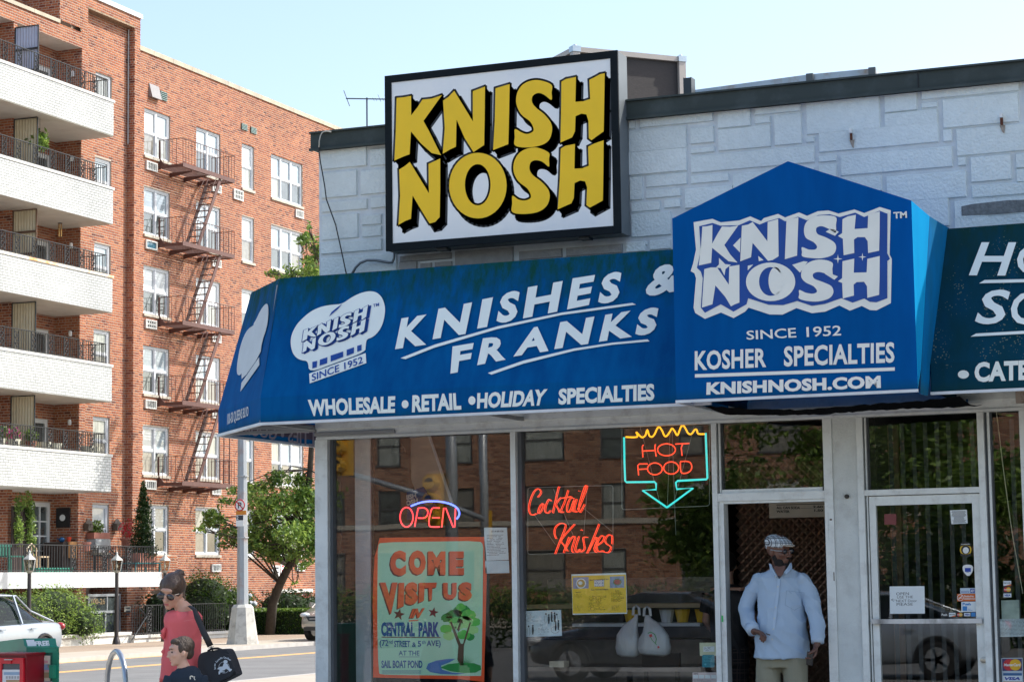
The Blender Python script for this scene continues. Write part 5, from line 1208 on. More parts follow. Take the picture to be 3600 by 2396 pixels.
# ------------------------------------------------------------------ reflected side of the boulevard (real, behind the viewer)
GY_ = 17.055
def mir(u, v, D):
    """point D metres along the line of sight that bounces off the shop glass"""
    p = CAM + ray(u, v) * D; return Vector((p.x, 2 * GY_ - p.y, p.z))
RB = -55.0
BRK2 = tonemat('brown_brick', [(0, (.22, .09, .055)), (.5, (.36, .17, .10)), (1, (.46, .25, .15))], rough=.9, var=.1, bump=.1)
bb = thing('apartment_building', 'brown brick apartment house across the boulevard, seen mirrored in the shop glass', 'apartment building', (-34, RB, 0))
ops = []
for i in range(5):
    for k in range(9): x = -47 + k * 3.6; ops.append((x, x + (1.15 if k % 3 else 1.9), 1.25 + i * 2.85, 2.95 + i * 2.85))
core = MB(); mf = lambda a, z, d: (a, RB + d, z)
backing(core, -52, -14, 0, 16, ops, mf); core.box(-52, RB - 12, 0, -14, RB - .2, 15.9); core.build('wall', pm('mortar_grey', (.30, .26, .22), rough=.95), bb)
_CH, _CL = CH, CL; CH, CL = .10, .30
brick_mesh(brick_cells(-52, -14, 0, 16, ops), mf).build('brick_courses', BRK2, bb, kind='stuff'); CH, CL = _CH, _CL
for (a, b_, z0, z1) in ops:
    m = MB(); m.box(a + .001, RB - .12, z0, a + .07, RB - .04, z1); m.box(b_ - .07, RB - .12, z0, b_ - .001, RB - .04, z1); m.box(a + .07, RB - .12, z1 - .07, b_ - .07, RB - .04, z1); m.box(a + .07, RB - .12, (z0 + z1) / 2 - .03, b_ - .07, RB - .04, (z0 + z1) / 2 + .03); m.box(a - .04, RB - .1, z0 - .09, b_ + .04, RB + .05, z0)
    w_ = m.build('window', pm('window_dark_frame', (.10, .10, .10), rough=.5), bb); t = MB(); t.box(a + .07, RB - .11, z0, b_ - .07, RB - .09, z1); t.build('pane', rw.choice((PN[2], PN[4], PN[3])), w_)
for zz in (4.05, 9.75):
    m = MB(); m.box(-52, RB + .001, zz, -14, RB + .06, zz + .22); m.build('band_course', SILL, bb)
for (x, y, h, r, sd) in ((-19.5, -42, 9, 3.6, 51), (-24, -44, 5.5, 2.4, 52), (-15, -40, 8.5, 3.6, 53), (-10.5, -38, 8, 3.6, 54), (-43, -44, 8.5, 3.0, 55)):
    rr_ = random.Random(sd); cl = []
    for _ in range(16):
        a = rr_.uniform(0, 6.28); q = r * rr_.random() ** .5 * .75; cl.append(((x + q * math.cos(a), y + q * math.sin(a), 1.9 + (h - 2.5) * rr_.random()), (r * .42, r * .42, r * .34), 1))
    tree('boulevard_tree', {51: 'wide leafy tree mirrored in the glass over the open door', 52: 'small bushy tree mirrored low in the right shop window', 53: 'leafy tree mirrored in the glass above the closed door', 54: 'leafy tree mirrored in the far right pane', 55: 'leafy tree mirrored beside the poster'}[sd], (x, y, 0), ([(x, y, 0), (x + .1, y, 1.5), (x, y, 3.2), (x + .1, y, h * .7)], .17), cl, 8000, .16, sd, LEAFB, 'trees across the boulevard')
V, tn = leafcloud([((-45 + k * 1.4, -49, .7), (.9, .7, .75), 1) for k in range(24)], 14000, .09, 61); tag(leafobj('boulevard_hedge', V, tn, LEAFB), 'long hedge across the boulevard, mirrored low in the shop windows', 'hedge')
V, tn = leafcloud([((-40 + k * 1.1, -18.5, .55), (.8, .5, .75), 1) for k in range(32)], 16000, .08, 62); tag(leafobj('median_hedge', V, tn, LEAFD), 'dark hedge on the boulevard median, mirrored behind the poster and bags', 'hedge')
V, tn = leafcloud([((-15.5 + k * .9 + .3 * math.sin(k * 2.1), -17.5, 1.2 + .8 * math.sin(k * 1.3)), (.9, .6, 1.1), 1) for k in range(12)], 12000, .10, 63); tag(leafobj('median_shrubs', V, tn, LEAFD), 'tall dark shrubs on the boulevard median, mirrored at the right of the middle window', 'bush')
m = MB(); m.box(-80, -60, -.3, 40, -36, 0); struct('sidewalk', m, CONC)
# signal mast and traffic lights
SIGY = pm('signal_yellow', (.62, .33, .02), rough=.4, var=.08); SIGD = pm('signal_dark', (.02, .02, .02), rough=.3); GALV = pm('galvanised_pole', (.42, .44, .45), rough=.4, metal=.5)
za = Zoom(1150, 1400, 2.6129)
sgp = mir(*za(1140, 700), 42); st = thing('signal_pole', 'galvanised signal pole with long mast arm, mirrored in the left shop window', 'traffic signal', (sgp.x, sgp.y, 0))
m = MB(); m.chain([(sgp.x, sgp.y, -.1), (sgp.x, sgp.y, 7.4)], [.13, .10], n=12); m.build('pole', GALV, st, smooth=True)
m = MB(); m.chain([mir(*za(1445, 1110), 42), mir(*za(900, 885), 42), mir(*za(70, 650), 42)], .055, n=8); m.build('mast_arm', GALV, st, smooth=True)
def signal(c, s, lab):
    t = thing('traffic_light', lab, 'traffic light', c + Vector((0, 0, -.5 * s)))
    m = MB(); m.box(c.x - .15 * s, c.y - .12 * s, c.z - .5 * s, c.x + .15 * s, c.y + .1 * s, c.z + .5 * s); m.build('housing', SIGY, t)
    for k in (-1, 0, 1):
        m = MB(); zc = c.z + k * .32 * s; m.chain([(c.x, c.y + .1 * s, zc), (c.x, c.y + .34 * s, zc + .02)], .13 * s, n=12); m.build('visor', SIGY, t); m = MB(); m.lathe((c.x, c.y + .12 * s, zc), [(.10 * s, 0), (.10 * s, .22 * s)], 12, axis='y'); m.build('lens', SIGD, t)
signal(mir(*za(1000, 930), 42), 1.0, 'yellow traffic light on the mast arm, mirrored behind the OPEN neon'); signal(mir(*za(150, 460), 30), .75, 'yellow traffic light mirrored in the upper left corner of the left window'); signal(mir(*za(1465, 1160), 60), .8, 'small yellow traffic light mirrored above the papers in the left window')
lp = mir(*za(1440, 900), 55); m = MB(); m.chain([(lp.x, lp.y, -.1), (lp.x, lp.y, 7.8)], .11, n=10); tag(m.build('lamp_pole', GALV, None, smooth=True), 'grey lamp pole mirrored in the right part of the left window', 'pole')

# ------------------------------------------------------------------ cars
def car(name, label, body, rot, loc, L_=4.5, W_=1.76, H=1.45, suv=False):
    """local x = forward, y = left"""
    t = thing(name, label, 'car', loc); t.rotation_euler = (0, 0, rot)
    hl = L_ / 2
    def build(mb, nm, mt, par=t, smooth=False):
        o = mb.mesh(nm, mt, smooth); ob = bpy.data.objects.new(nm, o); COL.objects.link(ob); ob.parent = par; WL[ob.name] = wloc(t); return ob
    # lower body stations: x, half width, z sill, z belt, z top centre
    if suv: St = [(-hl, .55, .45, .78, .80), (-hl + .12, .80, .32, .95, .98), (-1.5, .88, .28, 1.02, 1.05), (0, .90, .26, 1.0, 1.03), (1.0, .89, .27, .98, 1.02), (1.55, .87, .28, .93, 1.0), (hl - .35, .82, .28, .80, .90), (hl - .1, .70, .30, .68, .76), (hl, .52, .36, .58, .62)]
    else: St = [(-hl, .58, .42, .80, .84), (-hl + .10, .78, .30, .92, .97), (-1.75, .85, .26, .96, 1.0), (-1.0, .88, .24, .95, .98), (0, .88, .22, .93, .96), (1.0, .88, .22, .90, .95), (1.6, .85, .24, .82, .90), (hl - .2, .76, .26, .68, .76), (hl, .55, .34, .56, .60)]
    m = MB(); n = 12; vs = []
    for (x, hw, zs, zb_, zc) in St:
        P = [(-hw * .82, zs), (-hw * .97, zs + .08), (-hw, (zs + zb_) / 2), (-hw * .97, zb_ - .06), (-hw * .90, zb_), (-hw * .45, zc), (hw * .45, zc), (hw * .90, zb_), (hw * .97, zb_ - .06), (hw, (zs + zb_) / 2), (hw * .97, zs + .08), (hw * .82, zs)]
        vs += [(x, y, z) for y, z in P]
    fs = [(i * n + k, (i + 1) * n + k, (i + 1) * n + (k + 1) % n, i * n + (k + 1) % n) for i in range(len(St) - 1) for k in range(n)] + [tuple(range(n)), tuple(range((len(St) - 1) * n, len(St) * n))[::-1]]
    m.add(vs, fs); bo = build(m, 'body', body, smooth=True); md = bo.modifiers.new('s', 'SUBSURF'); md.levels = 2; md.render_levels = 2
    # cabin
    if suv: G = [(-hl + .25, .66, .98), (-hl + .55, .60, 1.52), (-.9, .60, H), (.25, .60, H - .02), (.55, .60, H - .12), (1.25, .70, 1.0)]
    else: G = [(-1.62, .62, .97), (-1.15, .56, 1.22), (-.65, .54, H - .02), (.15, .54, H), (.5, .55, H - .07), (1.3, .66, .93)]
    m = MB(); vs = []
    for (x, hw, z) in G: zb_ = .90; vs += [(x, -.80, zb_), (x, -hw - .04, z - .05), (x, -hw * .6, z), (x, hw * .6, z), (x, hw + .04, z - .05), (x, .80, zb_)]
    fs = [(i * 6 + k, (i + 1) * 6 + k, (i + 1) * 6 + k + 1, i * 6 + k + 1) for i in range(len(G) - 1) for k in range(5)]
    roofi = [];
    m.add(vs, fs); gl = build(m, 'glass', CARGLASS, smooth=True); md = gl.modifiers.new('s', 'SUBSURF'); md.levels = 2; md.render_levels = 2
    m = MB(); R_ = [g for g in G if g[2] > H - .16]
    vs = []
    for (x, hw, z) in R_: vs += [(x, -hw - .03, z - .035), (x, -hw * .6, z + .012), (x, hw * .6, z + .012), (x, hw + .03, z - .035)]
    m.add(vs, [(i * 4 + k, (i + 1) * 4 + k, (i + 1) * 4 + k + 1, i * 4 + k + 1) for i in range(len(R_) - 1) for k in range(3)]); build(m, 'roof', body, smooth=True)
    m = MB()
    for s in (-1, 1):
        P = [Vector((g[0], s * (g[1] + .045), g[2] - .035)) for g in G]; P[0] = Vector((G[0][0] - .15, s * .76, .95)); P[-1] = Vector((G[-1][0] + .12, s * .78, .93)); m.chain(P, .022, n=6)
        for xx in (-.55, .45) if not suv else (-1.0, .0): m.bar((xx, s * .83, .93), (xx + .02, s * .6, H - .04), .05, .03)
    build(m, 'pillar', body)
    for s in (-1, 1):
        for xx in (-1.32, 1.36):
            w_ = MB(); R0 = .32 if not suv else .36; w_.lathe((xx, s * .80, R0), [(R0 - .07, -.09), (R0, -.07), (R0, .07), (R0 - .07, .09)], 24, axis='y'); wo = build(w_, 'wheel', TYRE)
            q = MB(); q.lathe((xx, s * .80, R0), [(R0 * .64, -.10), (R0 * .66, .10)], 20, axis='y'); 
            for k in range(5): an = k * 1.2566; q.bar((xx, s * .885, R0), (xx + R0 * .6 * math.cos(an), s * .885, R0 + R0 * .6 * math.sin(an)), .05, .03, up=(0, 1, 0))
            build(q, 'rim', RIM, wo)
            q = MB(); q.chain([(xx + (R0 + .045) * math.cos(a), s * .865, R0 + (R0 + .045) * math.sin(a)) for a in [math.pi * j / 12 for j in range(13)]], (.04), n=6); build(q, 'wheel_arch', SIGD)
    for s in (-1, 1):
        q = MB(); q.ell((hl - .17, s * .60, .69 if not suv else .74), (.16, .15, .075), 12, 8); build(q, 'headlight', HEADL, smooth=True)
        q = MB(); q.ell((-hl + .10, s * .66, .84), (.09, .13, .09), 12, 8); build(q, 'tail_light', TAILL, smooth=True)
        q = MB(); q.bar((1.0 - .1, s * .93, 1.0), (1.0 + .05, s * 1.0, 1.03), .09, .13); build(q, 'mirror', body)
        for xx in (.12, -.95): q = MB(); q.bar((xx, s * .895, .82), (xx + .17, s * .895, .82), .03, .028); build(q, 'door_handle', body)
    q = MB(); q.box(hl - .10, -.42, .50, hl + .012, .42, .60) if not suv else q.prism([(hl - .03, -.50, .70), (hl - .03, .50, .70), (hl + .012, .40, .57), (hl + .012, -.40, .57)], (-.1, 0, 0)); build(q, 'grille', SIGD)
    if suv:
        q = MB(); q.box(hl - .02, -.55, .30, hl + .02, .55, .40); build(q, 'lower_intake', SIGD)
        q = MB(); q.lathe((hl + .016, 0, .635), [(.055, 0), (.055, .012)], 16, axis='x'); q.box(hl + .012, -.08, .625, hl + .03, .08, .645); q.bar((hl + .012, -.36, .63), (hl + .012, .36, .63), .02); build(q, 'badge', RIM)
        q = MB(); q.box(hl + .02, -.16, .43, hl + .032, .16, .57); pl_ = build(q, 'number_plate', pm('plate_amber', (.75, .38, .02), rough=.5, var=0))
        q = MB(); text(q, 'FXZ', [(-.15, .55), (.02, .55), (.02, .45), (-.15, .45)], lambda a, b_: Vector((hl + .0335, a, b_)), .02); build(q, 'plate_print', pm('plate_blue', (.02, .03, .12), rough=.5, var=0), pl_)
    else:
        q = MB(); q.box(hl + .001, -.16, .38, hl + .012, .16, .50); build(q, 'number_plate', pm('plate_amber', (.75, .38, .02), rough=.5, var=0))
    q = MB()
    for yy in (-.35, .35): q.ell((-.15 if not suv else .1, yy, 1.12), (.06, .13, .11), 10, 7); q.box(-.28, yy - .22, .6, -.1, yy + .22, 1.02)
    build(q, 'seat', pm('car_seat', (.05, .055, .06), rough=.8))
    return t
CARGLASS = glassmat('car_glass', (.32, .38, .36), 1.6); TYRE = pm('tyre', (.02, .02, .02), rough=.85); RIM = pm('rim_silver', (.45, .46, .47), rough=.3, metal=.8); HEADL = pm('headlight', (.55, .58, .60), rough=.08, coat=1); TAILL = pm('tail_light', (.35, .01, .01), rough=.15, coat=1)
SILV = pm('silver_paint', (.34, .38, .42), rough=.34, metal=.5, var=.02, coat=.7); CHAMP = pm('champagne_paint', (.42, .40, .37), rough=.3, metal=.6, var=.02, coat=.7); DKC = pm('dark_car_paint', (.015, .018, .025), rough=.2, coat=1)
car('parked_car', 'silver saloon car cut by the left edge behind the newspaper boxes', SILV, -math.pi / 2, (-27.75, 37.75, -.06), 4.54, 1.76, 1.56)
car('parked_car', 'champagne car with amber number plate half hidden by the shop corner post', CHAMP, -math.pi / 2 + .0, (-28.75, 57.6, .0), 4.6, 1.8, 1.62, True)
car('parked_car', 'dark car parked across from the shop, mirrored low in the right shop window', DKC, math.pi, (mir(2330, 2250, 37).x, mir(2330, 2250, 37).y, -.1), 4.6, 1.8, 1.5)
car('parked_car', 'grey car mirrored behind the handwritten note on the glass door', SILV, math.pi, (mir(3120, 2200, 37).x - .3, mir(3120, 2200, 37).y, -.1), 4.6, 1.8, 1.45)

# ------------------------------------------------------------------ street furniture
SPW = pm('street_pole_paint', (.33, .36, .38), rough=.5, metal=.1, var=.08, scale=3, col2=(.30, .17, .11), c2scale=3, c2amt=.55)
b0 = at(848, 2258, 58); bx, by = -28.9, 51.2
b0 = onZ(853, 2262, 0); bx, by = b0.x, b0.y
sl_ = thing('street_light', 'tall grey street light pole on a flared concrete base across the road', 'street light', (bx, by, 0))
m = MB(); m.lathe((bx, by, 0), [(.46, 0), (.45, .06), (.43, .14), (.31, .98), (.31, 1.0), (.24, 1.08)], 8); m.build('base', pm('base_cast', (.50, .49, .44), rough=.75, var=.12, scale=5, col2=(.12, .10, .09), c2scale=4, c2amt=.5), sl_)
m = MB(); m.chain([(bx, by, 1.0), (bx - .02, by, 8.4)], [.165, .105], n=8); m.build('pole', SPW, sl_)
for zz in (2.9, 4.6, 6.3): m = MB(); m.lathe((bx, by, zz), [(.17, 0), (.17, .03)], 10); m.build('clamp_band', GALV, sl_)
m = MB(); m.chain([(bx - .02, by, 8.35), (bx + .3, by, 8.5), (bx + 1.6, by, 8.55)], .05, n=8); m.ell((bx + 1.9, by, 8.53), (.35, .16, .08), 12, 8); m.build('lamp_arm', SPW, sl_)
# parking signs on the pole
def onpole(x, y): return onY(*zt(x, y), by - .2)
sp = thing('parking_sign', 'no parking sign with red crossed letter clamped to the street light', 'sign', onpole(755, 240))
m = MB(); p, q = onpole(741, 123), onpole(800, 212); m.box(p.x, by - .19, q.z, q.x, by - .185, p.z); m.build('plate', WHITE, sp)
RED = pm('sign_red', (.5, .015, .02), rough=.5, var=0); c = onpole(771, 168); m = MB(); R0 = .15
m.chain([(c.x + R0 * math.cos(a), by - .194, c.z + R0 * math.sin(a)) for a in [j * math.pi / 12 for j in range(24)]], .018, side=(0, 1, 0), n=4, closed=True); m.bar((c.x - .1, by - .194, c.z + .1), (c.x + .1, by - .194, c.z - .1), .03, .004, up=(0, 1, 0)); m.build('ring', RED, sp)
m = MB(); text(m, 'P', [(758, 145), (786, 145), (786, 193), (758, 193)], lambda x, y: onY(*zt(x, y), by - .192), .02); m.build('print', INK, sp)
m = MB(); p, q = onpole(741, 212), onpole(822, 243); m.box(p.x, by - .19, q.z, q.x, by - .185, p.z); m.build('plate', pm('sign_orange', (.6, .22, .02), rough=.5), sp)
sp = thing('parking_sign', 'white sign with a black panel reading 2 under the orange plate', 'sign', onpole(755, 335))
m = MB(); p, q = onpole(741, 246), onpole(800, 334); m.box(p.x, by - .19, q.z, q.x, by - .185, p.z); m.build('plate', WHITE, sp)
m = MB(); p, q = onpole(743, 249), onpole(798, 286); m.box(p.x, by - .193, q.z, q.x, by - .19, p.z); m.build('panel', INK, sp)
m = MB(); text(m, '2', [(746, 252), (762, 252), (762, 282), (746, 282)], lambda x, y: onY(*zt(x, y), by - .195), .02); m.build('print', WHITE, sp)
# garden lamp posts
LGL = glassmat('lantern_glass', (.75, .72, .62), 1.5)
def lamp_post(y, label):
    x = -34.0; t = thing('lamp_post', label, 'lamp post', (x, y, .1), 'black garden lamp posts along the apartment house')
    m = MB(); m.chain([(x, y, .0), (x, y, 2.02)], [.062, .05], n=10); m.lathe((x, y, 0.0), [(.12, 0), (.11, .08), (.07, .2)], 10); m.build('post', pm('post_dark', (.035, .028, .028), rough=.4), t)
    m = MB(); m.lathe((x, y, 2.0), [(.055, 0), (.11, .05), (.13, .07)], 6); m.lathe((x, y, 2.36), [(.19, 0), (.17, .03), (.10, .09), (.05, .13), (.03, .17), (.035, .2), (.01, .25)], 6)
    for k in range(6): a = k * math.pi / 3; m.bar((x + .115 * math.cos(a), y + .115 * math.sin(a), 2.06), (x + .175 * math.cos(a), y + .175 * math.sin(a), 2.37), .014)
    m.build('lantern_frame', pm('lantern_pale', (.42, .43, .41), rough=.5, metal=.3), t)
    m = MB(); m.lathe((x, y, 2.07), [(.11, 0), (.168, .29)], 6); m.build('lantern_glass', LGL, t); m = MB(); m.ell((x, y, 2.2), (.035, .035, .06), 8, 6); m.build('bulb', WHITE, t)
lamp_post(onX(104, 1950, -34).y, 'black lamp post with glass lantern in front of the rounded shrub'); lamp_post(onX(411, 1950, -34).y, 'black lamp post with glass lantern in front of the entrance door'); lamp_post(onX(580, 1960, -34).y, 'black lamp post with glass lantern behind the woman in sunglasses')
# bicycle rack hoop
rk = Zoom(0, 1700, 2.253); pts = [(848, 1640), (852, 1560), (862, 1490), (885, 1425), (915, 1375), (950, 1343), (985, 1325), (1020, 1316), (1060, 1322), (1105, 1350), (1150, 1400), (1180, 1460), (1193, 1530), (1200, 1640)]
RY = 20.5; m = MB(); P = []
for i, q in enumerate(pts): p = onY(*rk(*q), RY); P.append(p)
P = [Vector((P[0].x - .0, RY, .0))] + P + [Vector((P[-1].x, RY, 0))]; x0_ = P[0].x
P = [Vector((p.x, RY - (p.x - x0_) * .9, p.z)) for p in P]
m.chain(P, .030, n=12); tag(m.build('bike_rack', pm('rack_steel', (.40, .43, .46), rough=.3, metal=.85, var=.08), None, smooth=True), 'galvanised arch bicycle rack left of the woman', 'bike rack')
# newspaper boxes
zn = Zoom(0, 2220, 8.909)
NY = 14.4
def nb(x, y, dy=0): return onY(*zn(x, y), NY + dy)
GRN = pm('box_green', (.006, .20, .12), rough=.35, var=.12, scale=9, coat=.3); GRD = pm('box_green_dark', (.008, .09, .065), rough=.4, coat=.2)
p0 = nb(720, 215); gx1 = nb(1850, 400).x; gx0 = nb(830, 500).x; gzt = p0.z; gz1 = nb(1780, 435).z
g = thing('newspaper_box', 'green newspaper box lettered FREE with papers behind its window', 'newspaper box', ((gx0 + gx1) / 2, NY + .3, 0))
sh = Vector((-.62, .42, 0))   # the box is turned: its long side runs back to the left
a0, a1 = Vector((gx0, NY, 0)), Vector((gx1, NY, 0)); zh = nb(1300, 470).z; ztop = nb(1300, 200).z
m = MB(); prof = [(0, .15), (0, zh), (.06, zh + .01), (.10, ztop), (1, ztop - .04), (1, .15)]
L0 = [a0 + sh * t + Vector((0, 0, z)) for t, z in prof]; L1 = [a1 + sh * t + Vector((0, 0, z)) for t, z in prof]; n = len(prof)
m.poly(L0); m.poly(L1[::-1])
for i in range(n): m.quad(L0[i], L0[(i + 1) % n], L1[(i + 1) % n], L1[i])
m.build('body', GRN, g)
m = MB()
for (x, y) in ((.05, .1), (.9, .1)):
    for A in (a0, a1): q = A + sh * x; m.box(q.x - .02, q.y, 0, q.x + .02, q.y + .04, .16)
m.build('leg', GRD, g)
m = MB(); th = NY - .012
def fr_(x0, y0, x1, y1, dd=0, mt=0):
    p, q = nb(x0, y0), nb(x1, y1); m.box(p.x, NY - .02 + dd, q.z, q.x, NY - .001 + dd, p.z, mt)
fr_(900, 520, 1830, 640); fr_(900, 641, 1010, 1900); fr_(1690, 641, 1850, 1900); m.build('door_frame', GRN, g)
m = MB(); fr_(1011, 641, 1689, 1900, .012); m.build('window_back', GRD, g)
m = MB(); fr_(1060, 735, 1590, 1900, .004); pp_ = m.build('newspaper', pm('newsprint', (.62, .55, .44), rough=.8, var=.1), g)
NPC = [pm('print_pink', (.62, .30, .33), rough=.8), pm('print_blue', (.25, .36, .50), rough=.8), pm('print_brown', (.36, .25, .15), rough=.8), pm('print_white', (.70, .68, .60), rough=.8), pm('print_grey', (.33, .34, .36), rough=.8)]
m = MB(); mpn = lambda x, y: onY(*zn(x, y), NY - .0185)
for (q, k) in ((rectq(1090, 790, 1410, 880), 3), (rectq(1100, 900, 1230, 960), 0), (rectq(1240, 900, 1370, 960), 3), (rectq(1380, 890, 1500, 965), 0), (rectq(1080, 1040, 1320, 1280), 3), (rectq(1180, 1170, 1330, 1280), 1), (rectq(1350, 1010, 1585, 1180), 1), (rectq(1490, 1010, 1580, 1120), 2), (rectq(1350, 1190, 1580, 1230), 0), (rectq(1085, 1310, 1230, 1400), 1), (rectq(1260, 1300, 1330, 1500), 2), (rectq(1350, 1260, 1540, 1430), 2), (rectq(1090, 1480, 1240, 1530), 1), (rectq(1350, 1530, 1640, 1600), 4)): flat(m, [q], mpn, k)
m.build('newspaper_print', NPC, pp_)
m = MB(); p, q = nb(1700, 1020), nb(1820, 1430); m.box(p.x, NY - .07, q.z, q.x, NY - .021, p.z); m.build('handle', GRN, g)
# FREE lettering on the sloping head
hn = (L1[3] - L0[2]).cross(L1[2] - L0[2]).normalized()
if hn.dot(CAM - L0[2]) < 0: hn = -hn
mh = lambda x, y: onP(*zn(x, y), L0[2], hn) + hn * .003
m = MB(); text(m, 'FREE', [(1090, 292), (1535, 268), (1565, 418), (1110, 448)], mh, .05); flat(m, [[(820, 245), (1075, 238), (1120, 462), (880, 460)]], mh); m.build('lettering', WHITE, g)
RY2 = NY - .25; REDP = pm('box_red', (.50, .006, .02), rough=.3, var=.1, coat=.4); REDD = pm('box_red_dark', (.18, .004, .012), rough=.4)
def rb_(x, y, d=0): return onY(*zn(x, y), RY2 + d)
r0 = rb_(-400, 760); r1 = rb_(840, 720); r = thing('newspaper_box', 'red newspaper box with a blue and white paper in its window', 'newspaper box', ((r0.x + r1.x) / 2, RY2 + .2, 0))
m = MB(); m.box(r0.x, RY2, .15, r1.x, RY2 + .38, r1.z); m.box(r0.x - .01, RY2 - .03, r1.z, r1.x + .01, RY2 + .4, r1.z + .015); m.build('body', REDD, r)
m = MB()
for (x0, y0, x1, y1) in ((-320, 800, 770, 985), (665, 986, 770, 1900), (-320, 986, 90, 1900)):
    p, q = rb_(x0, y0), rb_(x1, y1); m.box(p.x, RY2 - .02, q.z, q.x, RY2 - .001, p.z)
m.build('door_frame', REDP, r)
m = MB(); p, q = rb_(91, 986), rb_(664, 1900); m.box(p.x, RY2 - .006, q.z, q.x, RY2 - .001, p.z); m.build('window_back', pm('window_dark', (.05, .06, .08), rough=.2, coat=1), r)
m = MB(); p, q = rb_(105, 1170), rb_(665, 1900); m.box(p.x, RY2 - .012, q.z, q.x, RY2 - .007, p.z); pp_ = m.build('newspaper', pm('newsprint_white', (.62, .66, .70), rough=.8), r)
m = MB(); mr = lambda x, y: onY(*zn(x, y), RY2 - .0135)
flat(m, [rectq(120, 1250, 640, 1340)], mr, 1); flat(m, [rectq(190, 1490, 640, 1700)], mr, 2)
for k in range(5): flat(m, [rectq(180 + k * 88, 1375, 245 + k * 88, 1460)], mr, 4)
m.build('newspaper_print', NPC, pp_)
m = MB(); p, q = rb_(225, 860), rb_(410, 985); m.box(p.x, RY2 - .03, q.z, q.x, RY2 - .0215, p.z); p, q = rb_(245, 842), rb_(490, 868); m.box(p.x, RY2 - .05, q.z, q.x, RY2 - .0305, p.z, 1); m.build('coin_plate', [REDP, GALV], r)
for k in range(2): m = MB(); m.box((r0.x, r1.x - .04)[k], RY2 + .02, 0, (r0.x, r1.x - .04)[k] + .04, RY2 + .3, .149); m.build('leg', REDD, r)

# ------------------------------------------------------------------ terrace and balcony things
z6t = Zoom(0, 1700, 2.253)
def onT(x, y, X=-36.2): return onX(*z6t(x, y), X)
POTC = pm('terracotta', (.42, .17, .12), rough=.8); GRNP = pm('planter_green', (.05, .28, .20), rough=.6); PATG = pm('patio_green', (.01, .10, .07), rough=.5)
for (x0, x1, lab) in ((268, 405, 'green window box on the terrace edge, left of its twin'), (412, 545, 'green window box on the terrace edge, right of its twin')):
    p, q = onT(x0, 672, -35.3), onT(x1, 702, -35.3); m = MB(); m.prism([(-35.42, p.y, q.z), (-35.2, p.y, q.z), (-35.16, p.y, p.z), (-35.45, p.y, p.z)], (0, q.y - p.y, 0)); m.box(-35.47, p.y - .01, p.z, -35.14, q.y + .01, p.z + .03); tag(m.build('window_box', GRNP, None), lab, 'planter', 'green window boxes on the terrace')
def potplant(name, lab, x, ytop, ybot, wpx, X, col, plant=None, seed=0, cat='plant pot'):
    a, b_ = onT(x, ytop, X), onT(x, ybot, X); w_ = (onT(x + wpx / 2, ytop, X).y - onT(x - wpx / 2, ytop, X).y) / 2; h = a.z - b_.z
    t = thing(name, lab, cat, (X, a.y, b_.z)); m = MB(); m.lathe((X, a.y, b_.z), [(w_ * .7, 0), (w_ * .92, h * .8), (w_ * 1.05, h * .8), (w_ * 1.05, h), (w_ * .9, h)], 14); m.build('pot', col, t)
    if plant: V, tn = leafcloud([((X, a.y, a.z + plant[1] * .8), (plant[0], plant[0], plant[1]), 1)], plant[2], plant[3], seed); leafobj('foliage', V, tn, plant[4], t)
    return t
potplant('flower_pot', 'pink pot of red flowers hung near the terrace corner window', 1020, 430, 505, 72, -36.9, POTC, (.28, .35, 260, .05, leafmat('red_flower', [(0, (.05, .10, .03)), (.5, (.35, .02, .02)), (1, (.55, .03, .03))])), 71)
potplant('flower_pot', 'small pink stacked pot under the wall lantern', 686, 460, 530, 40, -36.9, POTC)
ct = thing('potted_conifer', 'tall cone shaped evergreen in a planter at the right end of the terrace', 'potted tree', (-35.9, onT(1130, 560, -35.9).y, 2.04)); cy_ = onT(1130, 560, -35.9).y
m = MB(); m.box(-36.1, cy_ - .5, 2.2, -35.7, cy_ + .45, 2.62); m.build('planter', POTC, ct)
V, tn = leafcloud([((-35.9, cy_ + .02, 2.7 + k * .3), (.42 - k * .055, .42 - k * .055, .28), 1.2 - k * .14) for k in range(7)] + [((-35.9, cy_ + .28, 4.1), (.12, .12, .35), .2)], 5000, .045, 73); leafobj('foliage', V, tn, LEAFD, ct)
iv = thing('ivy_trellis', 'dark trellis screen with ivy beside the terrace door', 'trellis', (-37.3, onT(160, 500, -37.3).y, 2.04))
m = MB(); p, q = onT(95, 175, -37.3), onT(225, 560, -37.3)
for k in range(9): yy = p.y + (q.y - p.y) * k / 9; m.box(-37.33, yy, 2.04, -37.28, yy + (q.y - p.y) / 9 * .8, p.z)
m.build('slat', pm('dark_wood', (.035, .022, .018), rough=.8), iv)
V, tn = leafcloud([((-37.2, onT(x, y, -37.2).y, onT(x, y, -37.2).z), (.14, .16, .3), 1) for x, y in ((220, 140), (235, 220), (240, 320), (245, 420), (245, 490), (150, 160), (140, 330), (150, 400))], 1700, .05, 74); leafobj('ivy', V, tn, LEAFB, iv)
for (x, lab) in ((700, 'square metal lantern on the brick wall, left of the terrace window'), (928, 'square metal lantern on the brick wall, right of the terrace window')):
    X = XF + .12 if x < 730 else XP + .14; a = onT(x, 285, X); b_ = onT(x, 370, X); m = MB(); m.box(X - .09, a.y - .12, b_.z, X + .09, a.y + .12, a.z - .12); m.lathe((X, a.y, a.z - .12), [(.17, 0), (.03, .16)], 4); m.box(X - .10, a.y - .02, b_.z + .1, X + .095, a.y + .02, a.z - .13); tag(m.build('wall_lantern', pm('old_bronze', (.12, .10, .08), rough=.5, metal=.4), None), lab, 'lantern')
